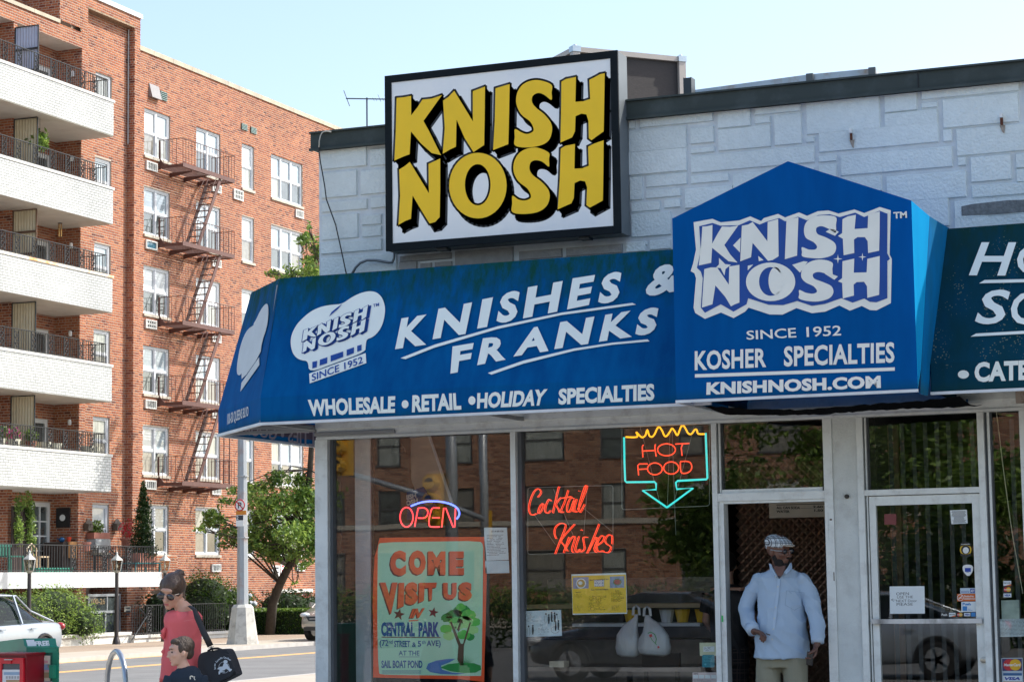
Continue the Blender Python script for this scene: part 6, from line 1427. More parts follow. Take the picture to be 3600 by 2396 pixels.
a = onT(515, 268, XF - .5); m = MB(); m.box(a.x - .24, 56.33, a.z - .3, a.x + .24, 56.39, a.z + .3); ck = tag(m.build('wall_clock', BLACK, None), 'black square clock on the shaded terrace side wall', 'clock'); m = MB(); m.lathe((a.x, 56.315, a.z), [(.10, 0), (.10, .01)], 16, axis='y'); m.build('dial', PAPER, ck)
# window air conditioner with flower box
p, q = onT(745, 435, XP + .28), onT(862, 520, XP + .28); wa = thing('window_air_conditioner', 'grey window air conditioner topped by a red flower box in the terrace window', 'air conditioner', (XP + .1, (p.y + q.y) / 2, q.z))
m = MB(); m.box(XP - .04, p.y, q.z, XP + .34, q.y, p.z); m.build('casing', pm('casing_grey', (.42, .45, .45), rough=.5), wa); m = MB(); m.box(XP + .02, p.y - .03, p.z + .01, XP + .3, q.y + .03, p.z + .2); m.build('flower_box', POTC, wa)
V, tn = leafcloud([((XP + .16, (p.y + q.y) / 2 - .1, p.z + .35), (.15, .28, .22), 1)], 300, .06, 75); leafobj('foliage', V, tn, LEAFB, wa)
# garden chairs and tables
def chair2(name, lab, x, y0, y1, wpx, X, mt, kind=0):
    a, b_ = onT(x, y0, X), onT(x, y1, X); h = a.z - 2.04; wy = onT(x + wpx / 2, y0, X).y - onT(x - wpx / 2, y0, X).y; y = a.y; t = thing(name, lab, 'chair', (X, y, 2.04)); sh_ = .43
    m = MB(); m.box(X - .22, y - wy / 2, 2.04 + sh_, X + .22, y + wy / 2, 2.04 + sh_ + .04); m.build('seat', mt, t)
    m = MB()
    if kind == 0:
        for k in range(5): yy = y - wy / 2 + wy * (k + .5) / 5; m.box(X - .24, yy - wy / 14, 2.04 + sh_, X - .21, yy + wy / 14, 2.04 + h - .06)
        m.box(X - .25, y - wy / 2, 2.04 + h - .08, X - .2, y + wy / 2, 2.04 + h)
    else: m.chain([(X - .22, y - wy / 2 * .9, 2.04 + sh_), (X - .23, y - wy / 2, 2.04 + h - .15), (X - .24, y, 2.04 + h), (X - .23, y + wy / 2, 2.04 + h - .15), (X - .22, y + wy / 2 * .9, 2.04 + sh_)], .022, n=6); m.chain([(X - .22, y - wy / 4, 2.04 + sh_), (X - .24, y, 2.04 + h - .1), (X - .22, y + wy / 4, 2.04 + sh_)], .018, n=6)
    m.build('backrest', mt, t)
    for sx in (-.2, .2):
        for sy in (-wy / 2 + .03, wy / 2 - .03): m = MB(); m.bar((X + sx, y + sy, 2.04), (X + sx, y + sy, 2.04 + sh_), .035, up=(1, 0, 0)); m.build('leg', mt, t)
chair2('garden_chair', 'green plastic garden chair at the left end of the terrace', 80, 475, 690, 120, -36.0, PATG)
chair2('bentwood_chair', 'pale bentwood chair in front of the white terrace door', 305, 470, 690, 75, -36.3, pm('bent_wood', (.50, .38, .24), rough=.5), 1)
chair2('iron_chair', 'black iron garden chair with a round back behind the terrace railing', 925, 515, 690, 90, -36.2, IRON, 1)
def table2(name, lab, x0, x1, ytop, X, mt, tt=.04):
    p, q = onT(x0, ytop, X), onT(x1, ytop, X); t = thing(name, lab, 'table', (X, (p.y + q.y) / 2, 2.04)); m = MB(); m.box(X - .3, p.y, p.z - tt, X + .3, q.y, p.z); m.build('tabletop', mt, t)
    for sx in (-.25, .25):
        for yy in (p.y + .05, q.y - .05): m = MB(); m.bar((X + sx, yy, 2.04), (X + sx, yy, p.z - tt), .04, up=(1, 0, 0)); m.build('leg', mt, t)
table2('iron_table', 'black iron table in the middle of the terrace', 800, 880, 560, -36.2, IRON); table2('plant_table', 'teal plant table under the evergreen on the terrace', 1010, 1215, 622, -35.9, pm('teal_paint', (.02, .15, .16), rough=.5))
p, q = onT(410, 462, XF - .4), onT(520, 690, XF - .4); cb = thing('dark_cabinet', 'dark cabinet with blue teapot and red cup by the terrace side wall', 'cabinet', (XF - .45, 55.9, 2.04))
m = MB(); m.box(XF - .75, 55.7, 2.04, XF - .05, 56.3, p.z); m.build('body', pm('dark_wood', (.035, .022, .018), rough=.8), cb); m = MB(); m.box(XF + .0, 55.9, 2.5, XF + .05, 56.3, p.z + .02); m.build('door', pm('pine', (.42, .20, .07), rough=.6), cb)
m = MB(); a = Vector((XF - .3, 56.0, p.z)); m.ell((a.x, a.y, a.z + .08), (.1, .1, .08), 12, 8); m.chain([(a.x - .08, a.y, a.z + .08), (a.x - .17, a.y, a.z + .13)], .018, n=6); tag(m.build('teapot', pm('blue_glaze', (.02, .12, .30), rough=.2), None, smooth=True), 'blue teapot on the dark cabinet', 'teapot')
m = MB(); m.lathe((XF - .08, 56.05, p.z + .021), [(.05, 0), (.08, .14), (.075, .14)], 12); tag(m.build('cup', pm('red_glaze', (.6, .06, .02), rough=.3), None), 'red and orange cup on top of the pine door of the cabinet', 'cup')
# plants on the fifth floor balcony edge
zb5 = Zoom(0, 1200, 2.613)
def pot5(x, y0, y1, wpx, lab, col, fl=None, sd=0):
    X = XB - .32; a, b_ = onX(*zb5(x, y0), X), onX(*zb5(x, y1), X); w_ = (onX(*zb5(x + wpx / 2, y0), X).y - onX(*zb5(x - wpx / 2, y0), X).y) / 2
    t = thing('flower_pot', lab, 'plant pot', (X, a.y, 5.61)); m = MB(); h = .22; m.lathe((X, a.y, 5.612), [(w_ * .75, 0), (w_, h), (w_ * .9, h)], 10); m.build('pot', col, t)
    if fl: V, tn = leafcloud([((X, a.y, 5.612 + h + .15), (w_, w_ * 1.3, .2), 1)], 250, .05, sd); leafobj('foliage', V, tn, fl, t)
WP = pm('pot_cream', (.62, .60, .48), rough=.7); LM = leafmat('pink_flower', [(0, (.06, .14, .03)), (.55, (.1, .2, .04)), (.7, (.6, .05, .25)), (1, (.7, .12, .4))])
pot5(15, 930, 960, 50, 'pot with pink flowers at the left end of the lowest balcony edge', WP, LM, 81); pot5(110, 915, 955, 100, 'cream trough with mixed flowers on the lowest balcony edge', WP, LM, 82); pot5(285, 930, 970, 60, 'pot with lime green leaves on the lowest balcony edge', POTC, LEAFB, 83)
pot5(400, 935, 985, 90, 'empty cream planter on the lowest balcony edge below the door', WP); pot5(505, 940, 990, 80, 'empty cream planter right of the balcony door', WP); pot5(800, 965, 1020, 80, 'empty cream planter below the window, left one', WP); pot5(880, 975, 1025, 60, 'empty cream planter at the end of the lowest balcony edge', WP)
# spiky plant and wind chime
zb1 = Zoom(0, 0, 2.613); a = onX(*zb1(365, 1300), XB - .5); t = thing('hanging_plant', 'bright spiky plant hanging beside the cream screen on the second balcony from the top', 'plant', (a.x, a.y, a.z - .2)); V, tn = leafcloud([(tuple(a), (.2, .3, .28), 1)], 220, .10, 84); leafobj('foliage', V, tn, LEAFB, t); m = MB(); m.bar(a, (a.x, a.y, SLB[0]), .008); m.build('cord', BLACK, t)
zb3 = Zoom(0, 600, 2.613); a = onX(*zb3(552, 480), XF - .1); t = thing('wind_chime', 'brass wind chime hanging under the third balcony', 'wind chime', (a.x, a.y, a.z - .5)); m = MB(); m.lathe(a, [(.07, -.02), (.07, 0), (.01, .03)], 10); m.bar(a, (a.x, a.y, a.z + .2), .006); m.build('cap', BLACK, t)
for k in range(5): an = k * 1.257; m = MB(); m.chain([(a.x + .05 * math.cos(an), a.y + .05 * math.sin(an), a.z - .03), (a.x + .05 * math.cos(an), a.y + .05 * math.sin(an), a.z - .42)], .013, n=6); m.build('tube', pm('brass', (.6, .38, .15), rough=.25, metal=.9), t)
# ------------------------------------------------------------------ inside the shop, and things on its glass
IY = 17.075
def glassmap(zm, k=0.): return lambda x, y: onY(*zm(x, y), IY - k)
zP = Zoom(1150, 1850, 2.8714); zO = Zoom(1150, 1400, 2.6129); zH = Zoom(1800, 1400, 2.6138); zM = Zoom(1800, 1850, 2.872); zD = Zoom(2950, 1800, 2.6308); zU = Zoom(2900, 1350, 2.8514); zT = Zoom(2480, 1400, 3.1365)
PR = pm('poster_red', (.90, .09, .01), rough=.6, var=.12, scale=5); PG = pm('poster_green', (.46, .74, .50), rough=.6, var=.05, scale=2, col2=(.55, .80, .62), c2scale=2, c2amt=.6); PDR = pm('poster_darkred', (.16, .025, .015), rough=.6); PBL = pm('poster_blue', (.01, .09, .26), rough=.6)
po = thing('poster', 'hand painted red and green COME VISIT US IN CENTRAL PARK poster in the left window', 'poster', onY(*zP(1040, 1560), IY))
m = MB(); g0 = glassmap(zP); m.prism([g0(*q) for q in ((530, 112), (1060, 104), (1585, 103), (1600, 230), (1612, 400), (1606, 700), (1600, 1000), (1590, 1300), (1585, 1565), (1350, 1538), (900, 1530), (465, 1520), (468, 1100), (460, 800), (468, 500), (480, 300), (510, 200))], (0, .002, 0)); m.build('sheet', PR, po)
m = MB(); flat(m, [chaikin([(540, 158), (1040, 150), (1540, 143), (1576, 180), (1574, 300), (1572, 700), (1565, 1100), (1560, 1500), (1540, 1505), (1200, 1500), (700, 1495), (540, 1490), (520, 1470), (508, 1100), (506, 800), (510, 400), (512, 190)], 1)], glassmap(zP, .001)); m.build('ground', PG, po)
def shadowtext(txt, q, dx, dy, off, shear, A, B, f1, f2):
    for k in range(4): text(A, txt, [(x + dx * (k + 1) / 4, y + dy * (k + 1) / 4) for x, y in q], lambda a, b_, k=k: f1(a, b_) + Vector((0, .0001 * k, 0)), off, shear)
    text(B, txt, q, f2, off, shear)
A, B = MB(), MB(); f1, f2 = glassmap(zP, .0016), glassmap(zP, .0026)
for ch, q in (('C', rectq(638, 240, 795, 495)), ('O', rectq(830, 237, 997, 485)), ('M', rectq(1020, 248, 1195, 485)), ('E', rectq(1235, 248, 1382, 485)),
              ('V', [(533, 562), (712, 562), (672, 870), (612, 885)]), ('I', [(724, 565), (779, 565), (774, 800), (712, 828)]), ('S', [(790, 560), (915, 558), (918, 778), (790, 795)]), ('I', [(930, 565), (986, 563), (977, 745), (925, 768)]), ('T', [(980, 565), (1108, 563), (1078, 738), (1010, 748)]), ('U', rectq(1172, 565, 1308, 735)), ('S', rectq(1330, 558, 1463, 745))):
    shadowtext(ch, q, -13, 11, .075, 0, A, B, f1, f2)
shadowtext('IN', [(865, 826), (987, 820), (925, 920), (830, 922)], -10, 6, .05, 0, A, B, f1, f2)
def star5(cx, cy, r): return [(cx + (r if i % 2 == 0 else r * .42) * math.sin(math.pi / 5 * i + .2), cy - (r if i % 2 == 0 else r * .42) * math.cos(math.pi / 5 * i + .2)) for i in range(10)]
flat(A, [star5(725, 885, 62)], f1); flat(A, [star5(1072, 865, 56)], f1); flat(A, [[(548, 1108), (1145, 1114), (1145, 1122), (548, 1118)]], f1); flat(B, [[(825, 944), (920, 936), (922, 946), (825, 956)]], f2)
A.build('letter_shade', PDR, po); B.build('lettering', pm('poster_orange_red', (.90, .13, .04), rough=.6), po)
m = MB()
text(m, 'CENTRAL', [(545, 962), (885, 962), (885, 1108), (545, 1104)], f2, .055); text(m, 'PARK', [(922, 960), (1130, 960), (1133, 1110), (922, 1108)], f2, .055)
text(m, '(72', rectq(530, 1140, 618, 1222), f2, .02); text(m, 'nd', rectq(622, 1140, 662, 1180), f2, .01); text(m, 'STREET', rectq(676, 1150, 838, 1212), f2, .03); text(m, '&', rectq(858, 1165, 898, 1214), f2, .02); text(m, '5', rectq(915, 1150, 950, 1210), f2, .03); text(m, 'th', rectq(956, 1145, 994, 1182), f2, .01); text(m, 'AVE)', rectq(1004, 1145, 1146, 1222), f2, .02)
text(m, 'AT THE', rectq(722, 1250, 932, 1298), f2, .01); text(m, 'SAIL BOAT POND', rectq(548, 1348, 962, 1425), f2, .035)
for (a, b_, c) in ((725, 935, 1310), (555, 950, 1450), (555, 950, 1462), (555, 948, 1474)): flat(m, [rectq(a, c, b_, c + 4)], f2)
m.build('blue_lettering', PBL, po)
TG = [pm('poster_leaf_dark', (.02, .30, .05), rough=.6), pm('poster_leaf', (.12, .55, .08), rough=.6), pm('poster_leaf_pale', (.40, .72, .25), rough=.6), pm('poster_trunk', (.13, .07, .035), rough=.6), pm('poster_water', (.09, .20, .45), rough=.6)]
m = MB(); rr_ = random.Random(2); f3 = [glassmap(zP, .0016 + .0002 * k) for k in range(9)]
for (x, y, r, k) in ((1360, 850, 85, 0), (1290, 900, 90, 0), (1210, 920, 60, 0), (1430, 890, 75, 1), (1480, 960, 65, 1), (1200, 1030, 60, 1), (1230, 1100, 60, 2), (1300, 960, 70, 1), (1390, 960, 80, 2), (1470, 1040, 60, 2), (1380, 1090, 65, 1), (1330, 1000, 50, 2), (1440, 1110, 50, 0), (1270, 1000, 45, 2), (1350, 810, 50, 1)): flat(m, [[(px + 4 * math.sin(px), py + 4 * math.cos(py * 1.7)) for px, py in ellp(x, y, r, r * .72, 18)]], f3[rr_.randrange(0, 6)], k)
for P in ([(1315, 1340), (1325, 1200), (1290, 1110), (1240, 960), (1256, 955), (1310, 1080), (1350, 1180), (1372, 1180), (1400, 1080), (1440, 960), (1452, 966), (1420, 1080), (1380, 1200), (1375, 1400), (1345, 1400)], [(1310, 1040), (1350, 930), (1362, 936), (1330, 1060)]): flat(m, [P], f3[8], 3)
flat(m, [[(1000, 1430), (1020, 1380), (1100, 1350), (1200, 1335), (1300, 1330), (1230, 1370), (1150, 1400), (1160, 1440), (1260, 1470), (1400, 1480), (1300, 1490), (1150, 1485), (1040, 1465)]], f3[6], 4)
flat(m, [[(1140, 1420), (1220, 1385), (1340, 1372), (1480, 1375), (1550, 1400), (1555, 1440), (1500, 1470), (1380, 1475), (1240, 1455)]], f3[7], 0)
for k in range(12): a = -1.1 + k * .2; flat(m, [[(1360 + k * 4, 1400), (1368 + k * 4, 1400), (1366 + k * 4 + 90 * math.sin(a), 1400 - 110 * math.cos(a * .8))]], f3[8], 0)
m.build('painted_tree', TG, po)
# neon signs
NR = emat('neon_red', (1, .05, .06), 1.3); NR2 = emat('neon_orange_red', (1, .06, .02), .95); NB = emat('neon_blue', (.10, .16, 1), 2.0); NC = emat('neon_cyan', (.04, .60, .58), .7); NY_ = emat('neon_amber', (1, .42, .01), .9)
NYY = 17.115
def sm(p, n=3):
    if len(p) < 3: return p
    q = [p[0]] + list(p) + [p[-1]]; out = []
    for i in range(1, len(q) - 2):
        for j in range(n):
            t = j / n; out.append(tuple(.5 * ((2 * q[i][k]) + (-q[i - 1][k] + q[i + 1][k]) * t + (2 * q[i - 1][k] - 5 * q[i][k] + 4 * q[i + 1][k] - q[i + 2][k]) * t * t + (-q[i - 1][k] + 3 * q[i][k] - 3 * q[i + 1][k] + q[i + 2][k]) * t ** 3) for k in (0, 1)))
    return out + [p[-1]]
def neon(mb, zm, pts, r, smooth=True, closed=False, y=NYY): mb.chain([onY(*zm(*q), y) for q in (sm(pts) if smooth else pts)], r, side=(0, 1, 0), n=7, closed=closed)
no = thing('neon_sign', 'red OPEN neon under a blue arc in the left window', 'neon sign', onY(*zO(930, 1200), NYY))
m = MB(); R0 = .0062
neon(m, zO, ellp(730, 1088, 60, 90, 20), R0, False, True); neon(m, zO, [(805, 1176), (812, 1130), (836, 1006)], R0, False); neon(m, zO, [(836, 1006), (895, 1004), (924, 1030), (918, 1075), (890, 1096), (836, 1096)], R0)
neon(m, zO, [(1034, 1004), (975, 1004), (958, 1022), (940, 1090), (936, 1140), (950, 1175), (1032, 1178)], R0); neon(m, zO, [(966, 1093), (1034, 1093)], R0, False); neon(m, zO, [(1052, 1182), (1072, 1004), (1090, 1004), (1158, 1180), (1172, 1180), (1180, 1008)], R0, False)
m.build('lettering', NR, no, smooth=True); m = MB(); neon(m, zO, [(770, 987), (870, 952), (980, 942), (1090, 955), (1170, 985), (1208, 1025), (1213, 1070), (1190, 1106)], R0 * 1.25); m.build('arc', NB, no, smooth=True)
nh = thing('neon_sign', 'HOT FOOD neon with cyan down arrow and amber steam line', 'neon sign', onY(*zH(1420, 1000), NYY))
m = MB(); neon(m, zH, [(1045, 353), (1150, 353), (1142, 308), (1158, 325), (1195, 357), (1226, 338), (1243, 287), (1262, 340), (1288, 352), (1312, 325), (1335, 275), (1357, 265), (1380, 295), (1400, 340), (1420, 345), (1448, 310), (1470, 275), (1492, 295), (1515, 336), (1530, 320), (1552, 262), (1576, 250), (1600, 285), (1620, 320), (1648, 326), (1682, 285), (1700, 292), (1712, 324), (1768, 326)], .0075); m.build('steam_line', NY_, nh, smooth=True)
m = MB(); R1 = .0098
for P in ([(1030, 355), (1034, 600), (1040, 755), (1052, 768), (1310, 765), (1324, 780), (1324, 835), (1200, 843), (1425, 1000)], [(1425, 1000), (1665, 822), (1514, 832), (1505, 772), (1522, 756), (1788, 741), (1796, 730), (1780, 316)]): neon(m, zH, P, R1 if False else .0085, False)
m.build('arrow', NC, nh, smooth=True); m = MB()
for P in ([(1208, 425), (1197, 440), (1203, 540)], [(1318, 420), (1312, 450), (1325, 532)], [(1205, 482), (1318, 476)], [(1500, 418), (1628, 412)], [(1568, 420), (1555, 450), (1563, 525)], [(1246, 600), (1172, 600), (1155, 615), (1158, 640), (1164, 704)], [(1160, 650), (1238, 646)]): neon(m, zH, P, .005, False)
for P in (ellp(1420, 470, 82, 55, 24), ellp(1313, 645, 68, 54, 22), ellp(1463, 637, 69, 56, 22)): neon(m, zH, P, .005, False, True)
neon(m, zH, [(1548, 578), (1548, 640), (1560, 682), (1605, 684), (1642, 660), (1652, 625), (1640, 590), (1605, 576), (1548, 578)], .005); m.build('lettering', NR2, nh, smooth=True)
PLX = pm('plexi_edge', (.30, .31, .29), rough=.3)
def rrect(x0, y0, x1, y1, r=22): 
    out = []
    for cx_, cy_, a0_ in ((x1 - r, y0 + r, -90), (x1 - r, y1 - r, 0), (x0 + r, y1 - r, 90), (x0 + r, y0 + r, 180)):
        for k in range(4): a = math.radians(a0_ + k * 30); out.append((cx_ + r * math.cos(a), cy_ + r * math.sin(a)))
    return out
def skewr(x0, y0, x1, y1, dy): return [(x, y + dy * (x - x0) / (x1 - x0)) for x, y in rrect(x0, y0, x1, y1)]
m = MB(); neon(m, zH, skewr(1010, 222, 1815, 1020, -35), .0028, False, True, NYY + .02); m.build('backing_edge', PLX, nh)
m = MB()
for P in ([(1170, 230), (1370, 1000)], [(1455, 200), (1428, 1000)], [(1690, 195), (1475, 1000)], [(1470, 240), (1490, 850), (1505, 1250)]): neon(m, zH, P, .0018, False, False, NYY + .02)
m.build('cord', PLX, nh)
nk = thing('neon_sign', 'red script Cocktail Knishes neon on a clear plate in the middle window', 'neon sign', onY(*zH(540, 1435), NYY))
m = MB()
CK = [[(232, 905), (262, 865), (245, 828), (205, 845), (168, 920), (150, 1010), (172, 1066), (222, 1055)], [(250, 990), (278, 962), (285, 985), (262, 1035), (238, 1052), (243, 1010), (262, 975)], [(356, 940), (335, 925), (308, 975), (300, 1035), (325, 1050), (352, 1025)], [(432, 812), (420, 830), (370, 1050)], [(448, 905), (400, 965), (420, 1010), (432, 1045)], [(512, 840), (478, 950), (440, 1040), (470, 1036)], [(452, 915), (542, 898)], [(568, 918), (535, 912), (505, 975), (502, 1035), (530, 1030), (568, 925), (552, 1040)], [(592, 920), (568, 1000), (575, 1040), (598, 1030)], [(612, 850), (616, 846)], [(600, 1020), (640, 930), (684, 815), (672, 800), (650, 850), (612, 980), (622, 1044), (662, 968)],
      [(402, 1285), (386, 1240), (395, 1180), (440, 1145), (478, 1150), (486, 1180), (440, 1300), (392, 1425)], [(572, 1152), (450, 1290), (470, 1340), (508, 1400)], [(520, 1270), (470, 1415)], [(478, 1390), (545, 1275), (575, 1275), (545, 1380), (560, 1412)], [(612, 1262), (578, 1370), (590, 1410), (625, 1380)], [(632, 1210), (640, 1202)], [(690, 1272), (652, 1275), (655, 1320), (662, 1380), (625, 1405), (605, 1385)], [(796, 1150), (765, 1230), (685, 1420)], [(700, 1395), (758, 1285), (782, 1285), (752, 1375), (770, 1412)], [(780, 1345), (828, 1310), (842, 1268), (812, 1262), (775, 1335), (785, 1400), (838, 1395)], [(915, 1335), (915, 1262), (880, 1252), (852, 1290), (862, 1330), (905, 1362), (880, 1412), (825, 1400)]]
for P in CK: neon(m, zH, P, .0030); neon(m, zH, [(x + 12, y + 3) for x, y in P], .0022)
m.build('lettering', NR2, nk, smooth=True); m = MB(); neon(m, zH, skewr(145, 818, 928, 1430, -22), .0028, False, True, NYY + .02); m.build('backing_edge', PLX, nk)
m = MB()
for P in ([(200, 1060), (400, 1340)], [(380, 830), (560, 1250)], [(650, 1000), (920, 1220)], [(690, 830), (660, 1250)]): neon(m, zH, P, .0018, False, False, NYY + .02)
m.build('cord', PLX, nk)
# papers
def paper(name, lab, zm, q, col, cat='notice', k=0.):
    t = thing(name, lab, cat, onY(*zm(*q[3]), IY)); f = glassmap(zm, k); m = MB(); P = [f(*a) for a in q]; m.prism(P, (0, .0012, 0)); m.build('sheet', col, t); return t
def lines(m, zm, q, n, cols=1, k=.001, fill=.45, seed=0, skip=.15):
    g = quadmap(q); f = glassmap(zm, k); r_ = random.Random(seed)
    for i in range(n):
        t1 = 1 - (i + .1) / n; t0 = 1 - (i + .1 + fill) / n; s = 0.
        while s < 1:
            w_ = r_.uniform(.04, .13); e_ = min(s + w_, 1)
            if r_.random() > skip: flat(m, [[g(s, t1), g(e_, t1), g(e_, t0), g(s, t0)]], f)
            s = e_ + .015
            if s > 1 - skip * 2 and r_.random() < .4: break
YEL = pm('menu_yellow', (.85, .55, .03), rough=.5, var=.05)
t = paper('menu_card', 'yellow menu card lettered KNISH NOSH taped in the middle window', zM, [(600, 480), (1152, 465), (1163, 877), (612, 888)], PAPER, 'menu')
m = MB(); flat(m, [[(604, 497), (1147, 482), (1158, 866), (614, 876)]], glassmap(zM, .001)); m.build('ground', YEL, t)
m = MB(); fm = glassmap(zM, .0018); flat(m, [[(616, 512), (773, 507), (774, 622), (617, 626)]], fm, 0); flat(m, [[(988, 503), (1133, 498), (1134, 614), (989, 618)]], fm, 0); flat(m, [[(828, 538), (930, 534), (930, 601), (830, 603)]], fm, 0)
fm2 = glassmap(zM, .0024); flat(m, [ellp(697, 572, 50, 52, 24)], fm2, 1); flat(m, [ellp(1064, 558, 42, 32, 14)], fm2, 3); fm3 = glassmap(zM, .003); flat(m, [ellp(697, 572, 40, 40, 24)], fm3, 2); flat(m, [ellp(690, 568, 22, 18, 12)], glassmap(zM, .0036), 1)
for i in range(9): flat(m, [ellp(1064 + 38 * math.cos(i * .7), 558 + 30 * math.sin(i * .7), 8, 7, 6)], fm3, 4)
m.build('food_photo', [pm('photo_blue', (.22, .27, .42), rough=.5, var=.3, scale=40), PAPER, pm('soup', (.45, .30, .06), rough=.5), pm('berries', (.35, .02, .02), rough=.5, var=.4, scale=60), TG[0]], t)
m = MB(); text(m, 'KNISH', [(832, 540), (926, 537), (926, 567), (832, 569)], fm2, .05); text(m, 'NOSH', [(832, 571), (926, 569), (926, 598), (832, 600)], fm2, .05); m.build('logo', WHITE, t)
m = MB(); text(m, 'More Than A Nosh For 60 Years', [(785, 530), (975, 520), (975, 535), (785, 545)], fm2, .02); text(m, 'Rosh Hashanah Delights', [(797, 630), (970, 625), (970, 640), (797, 645)], fm2, .03); text(m, 'Appetizers', [(640, 655), (695, 653), (695, 665), (640, 668)], fm2, .01); text(m, 'Entrees', [(1043, 640), (1083, 638), (1083, 650), (1043, 652)], fm2, .01)
lines(m, zM, [(624, 682), (725, 678), (725, 722), (625, 722)], 4, seed=1); lines(m, zM, [(768, 698), (955, 694), (955, 850), (768, 855)], 14, seed=2); lines(m, zM, [(1002, 658), (1130, 655), (1133, 760), (1004, 760)], 10, seed=3); lines(m, zM, [(626, 798), (720, 796), (722, 850), (628, 852)], 5, seed=4); lines(m, zM, [(1006, 795), (1105, 792), (1106, 845), (1008, 848)], 5, seed=5); m.build('print', INK, t)
t = paper('flyer', 'white flyer with ink sketches of people at the lower left of the middle window', zM, [(98, 853), (495, 838), (504, 1101), (106, 1112)], pm('flyer_white', (.60, .70, .74), rough=.7), 'flyer')
m = MB(); lines(m, zM, [(115, 870), (300, 862), (302, 960), (118, 966)], 7, seed=6, fill=.2, skip=.3); lines(m, zM, [(262, 985), (375, 980), (378, 1095), (266, 1100)], 9, seed=7, fill=.2, skip=.3); f = glassmap(zM, .001)
for (x, y) in ((128, 1000), (168, 1005), (210, 998), (343, 880), (372, 890), (400, 868), (430, 872), (452, 885), (405, 950), (440, 960), (468, 950)):
    flat(m, [ellp(x, y, 9, 10, 10)], f)
    if (x + y) % 2 == 0: flat(m, [[(x - 8, y + 12), (x + 8, y + 12), (x + 11, y + 50), (x + 5, y + 90), (x - 6, y + 90), (x - 10, y + 50)]], f)
    else:
        for a_, b_ in (((x - 10, y + 14), (x - 13, y + 60)), ((x + 9, y + 14), (x + 13, y + 60)), ((x - 13, y + 60), (x - 8, y + 95)), ((x + 13, y + 60), (x + 8, y + 95))): strokes2(m, [a_, b_], 2.5, f)
strokes2(m, ellp(435, 1040, 42, 34, 16), 2.5, f, True); m.build('print', INK, t)
t = paper('notice', 'white typed notice behind the upper right corner of the poster', zO, [(1442, 1185), (1652, 1183), (1668, 1480), (1448, 1488)], PAPER); m = MB(); text(m, 'CITY OF NEW YORK', [(1508, 1212), (1622, 1210), (1622, 1226), (1508, 1228)], glassmap(zO, .001), .02); lines(m, zO, [(1465, 1250), (1640, 1248), (1650, 1440), (1468, 1450)], 14, seed=8, fill=.25); m.build('print', INK, t)
t = paper('notice', 'blank lower sheet under the typed notice in the left window', zO, [(1450, 1490), (1670, 1486), (1674, 1600), (1455, 1605)], pm('flyer_white', (.6, .7, .74)))
t = paper('notice', 'cream certificate above a blue sticker by the open door', zM, [(1893, 1170), (2066, 1168), (2066, 1302), (1897, 1302)], pm('certificate', (.60, .62, .42), rough=.6)); m = MB(); flat(m, [[(1930, 1208), (2045, 1206), (2045, 1260), (1932, 1262)]], glassmap(zM, .001)); m.build('panel', PAPER, t); m = MB(); lines(m, zM, [(1938, 1215), (2025, 1213), (2025, 1255), (1938, 1257)], 4, seed=9, fill=.25, k=.002); m.build('print', INK, t)
t = thing('window_sticker', 'teal sticker reading Bike Friendly Business beside the open door', 'sticker', onY(*zM(1980, 1418), IY)); m = MB(); m.prism([glassmap(zM, .003)(*q) for q in rrect(1920, 1292, 2044, 1418, 12)], (0, .001, 0)); m.build('sheet', pm('sticker_teal', (.0, .22, .30), rough=.4), t)
m = MB(); ft = glassmap(zM, .004)
for i, s_ in enumerate(('Bike', 'Friendly', 'Business')): text(m, s_, rectq(1937, 1305 + i * 20, 1937 + len(s_) * 10.5, 1319 + i * 20), ft, .02)
flat(m, [ellp(1952, 1388, 11, 11, 12)], ft); m.build('print', pm('sticker_print', (.05, .42, .50), rough=.4), t)
t = paper('notice', 'pinkish white NYC permit sheet low beside the open door', zM, [(1823, 1470), (2072, 1468), (2072, 1640), (1823, 1640)], pm('permit_pink', (.62, .52, .52), rough=.6)); m = MB(); text(m, 'NYC', rectq(1835, 1476, 1882, 1490), glassmap(zM, .001), .06)
lines(m, zM, [(1835, 1535), (2060, 1535), (2060, 1600), (1835, 1600)], 7, seed=10, fill=.2); m.build('print', INK, t)
m = MB()
for k in range(4): flat(m, [rectq(1828 + k * 61, 1495, 1880 + k * 61, 1530)], glassmap(zM, .001))
m.build('panel', PAPER, t)
# glass door stickers (door pane lies at y=17.02)
DY = 17.0175
def dmap(zm, k=0.): return lambda x, y: onY(*zm(x, y), DY - k)
def sticker(name, lab, zm, q, col, cat='sticker', y=None):
    t = thing(name, lab, cat, onY(*zm(*q[3]), y or DY)); m = MB(); m.prism([onY(*zm(*a), y or DY) for a in q], (0, .0008, 0)); m.build('sheet', col, t); return t
t = sticker('handwritten_note', 'white note reading OPEN USE THE NEXT Door PLEASE with an arrow', zD, [(467, 683), (789, 680), (793, 934), (471, 936)], PAPER, 'note')
m = MB(); f = dmap(zD, .0008); NI = [(528, 765, 'OPEN', 645, 738), (536, 795, 'USE THE', 682, 770), (528, 830, 'NEXT Door', 720, 805), (532, 862, 'PlEASE', 682, 836)]
for (x, y, s_, x1, y1) in NI: text(m, s_, [(x, y1 + 0), (x1, y1 - 2), (x1, y - 4), (x, y)], f, -.006)
strokes2(m, [(482, 806), (528, 808)], 2.6, f); strokes2(m, [(500, 795), (482, 806), (508, 822)], 2.6, f); m.build('handwriting', INK, t)
t = sticker('notice', 'small typed notice at the top of the glass door', zU, [(1255, 1262), (1422, 1255), (1432, 1392), (1268, 1400)], PAPER); m = MB(); g = quadmap([(1262, 1270), (1418, 1264), (1425, 1388), (1272, 1394)]); r_ = random.Random(4); f = dmap(zU, .0008)
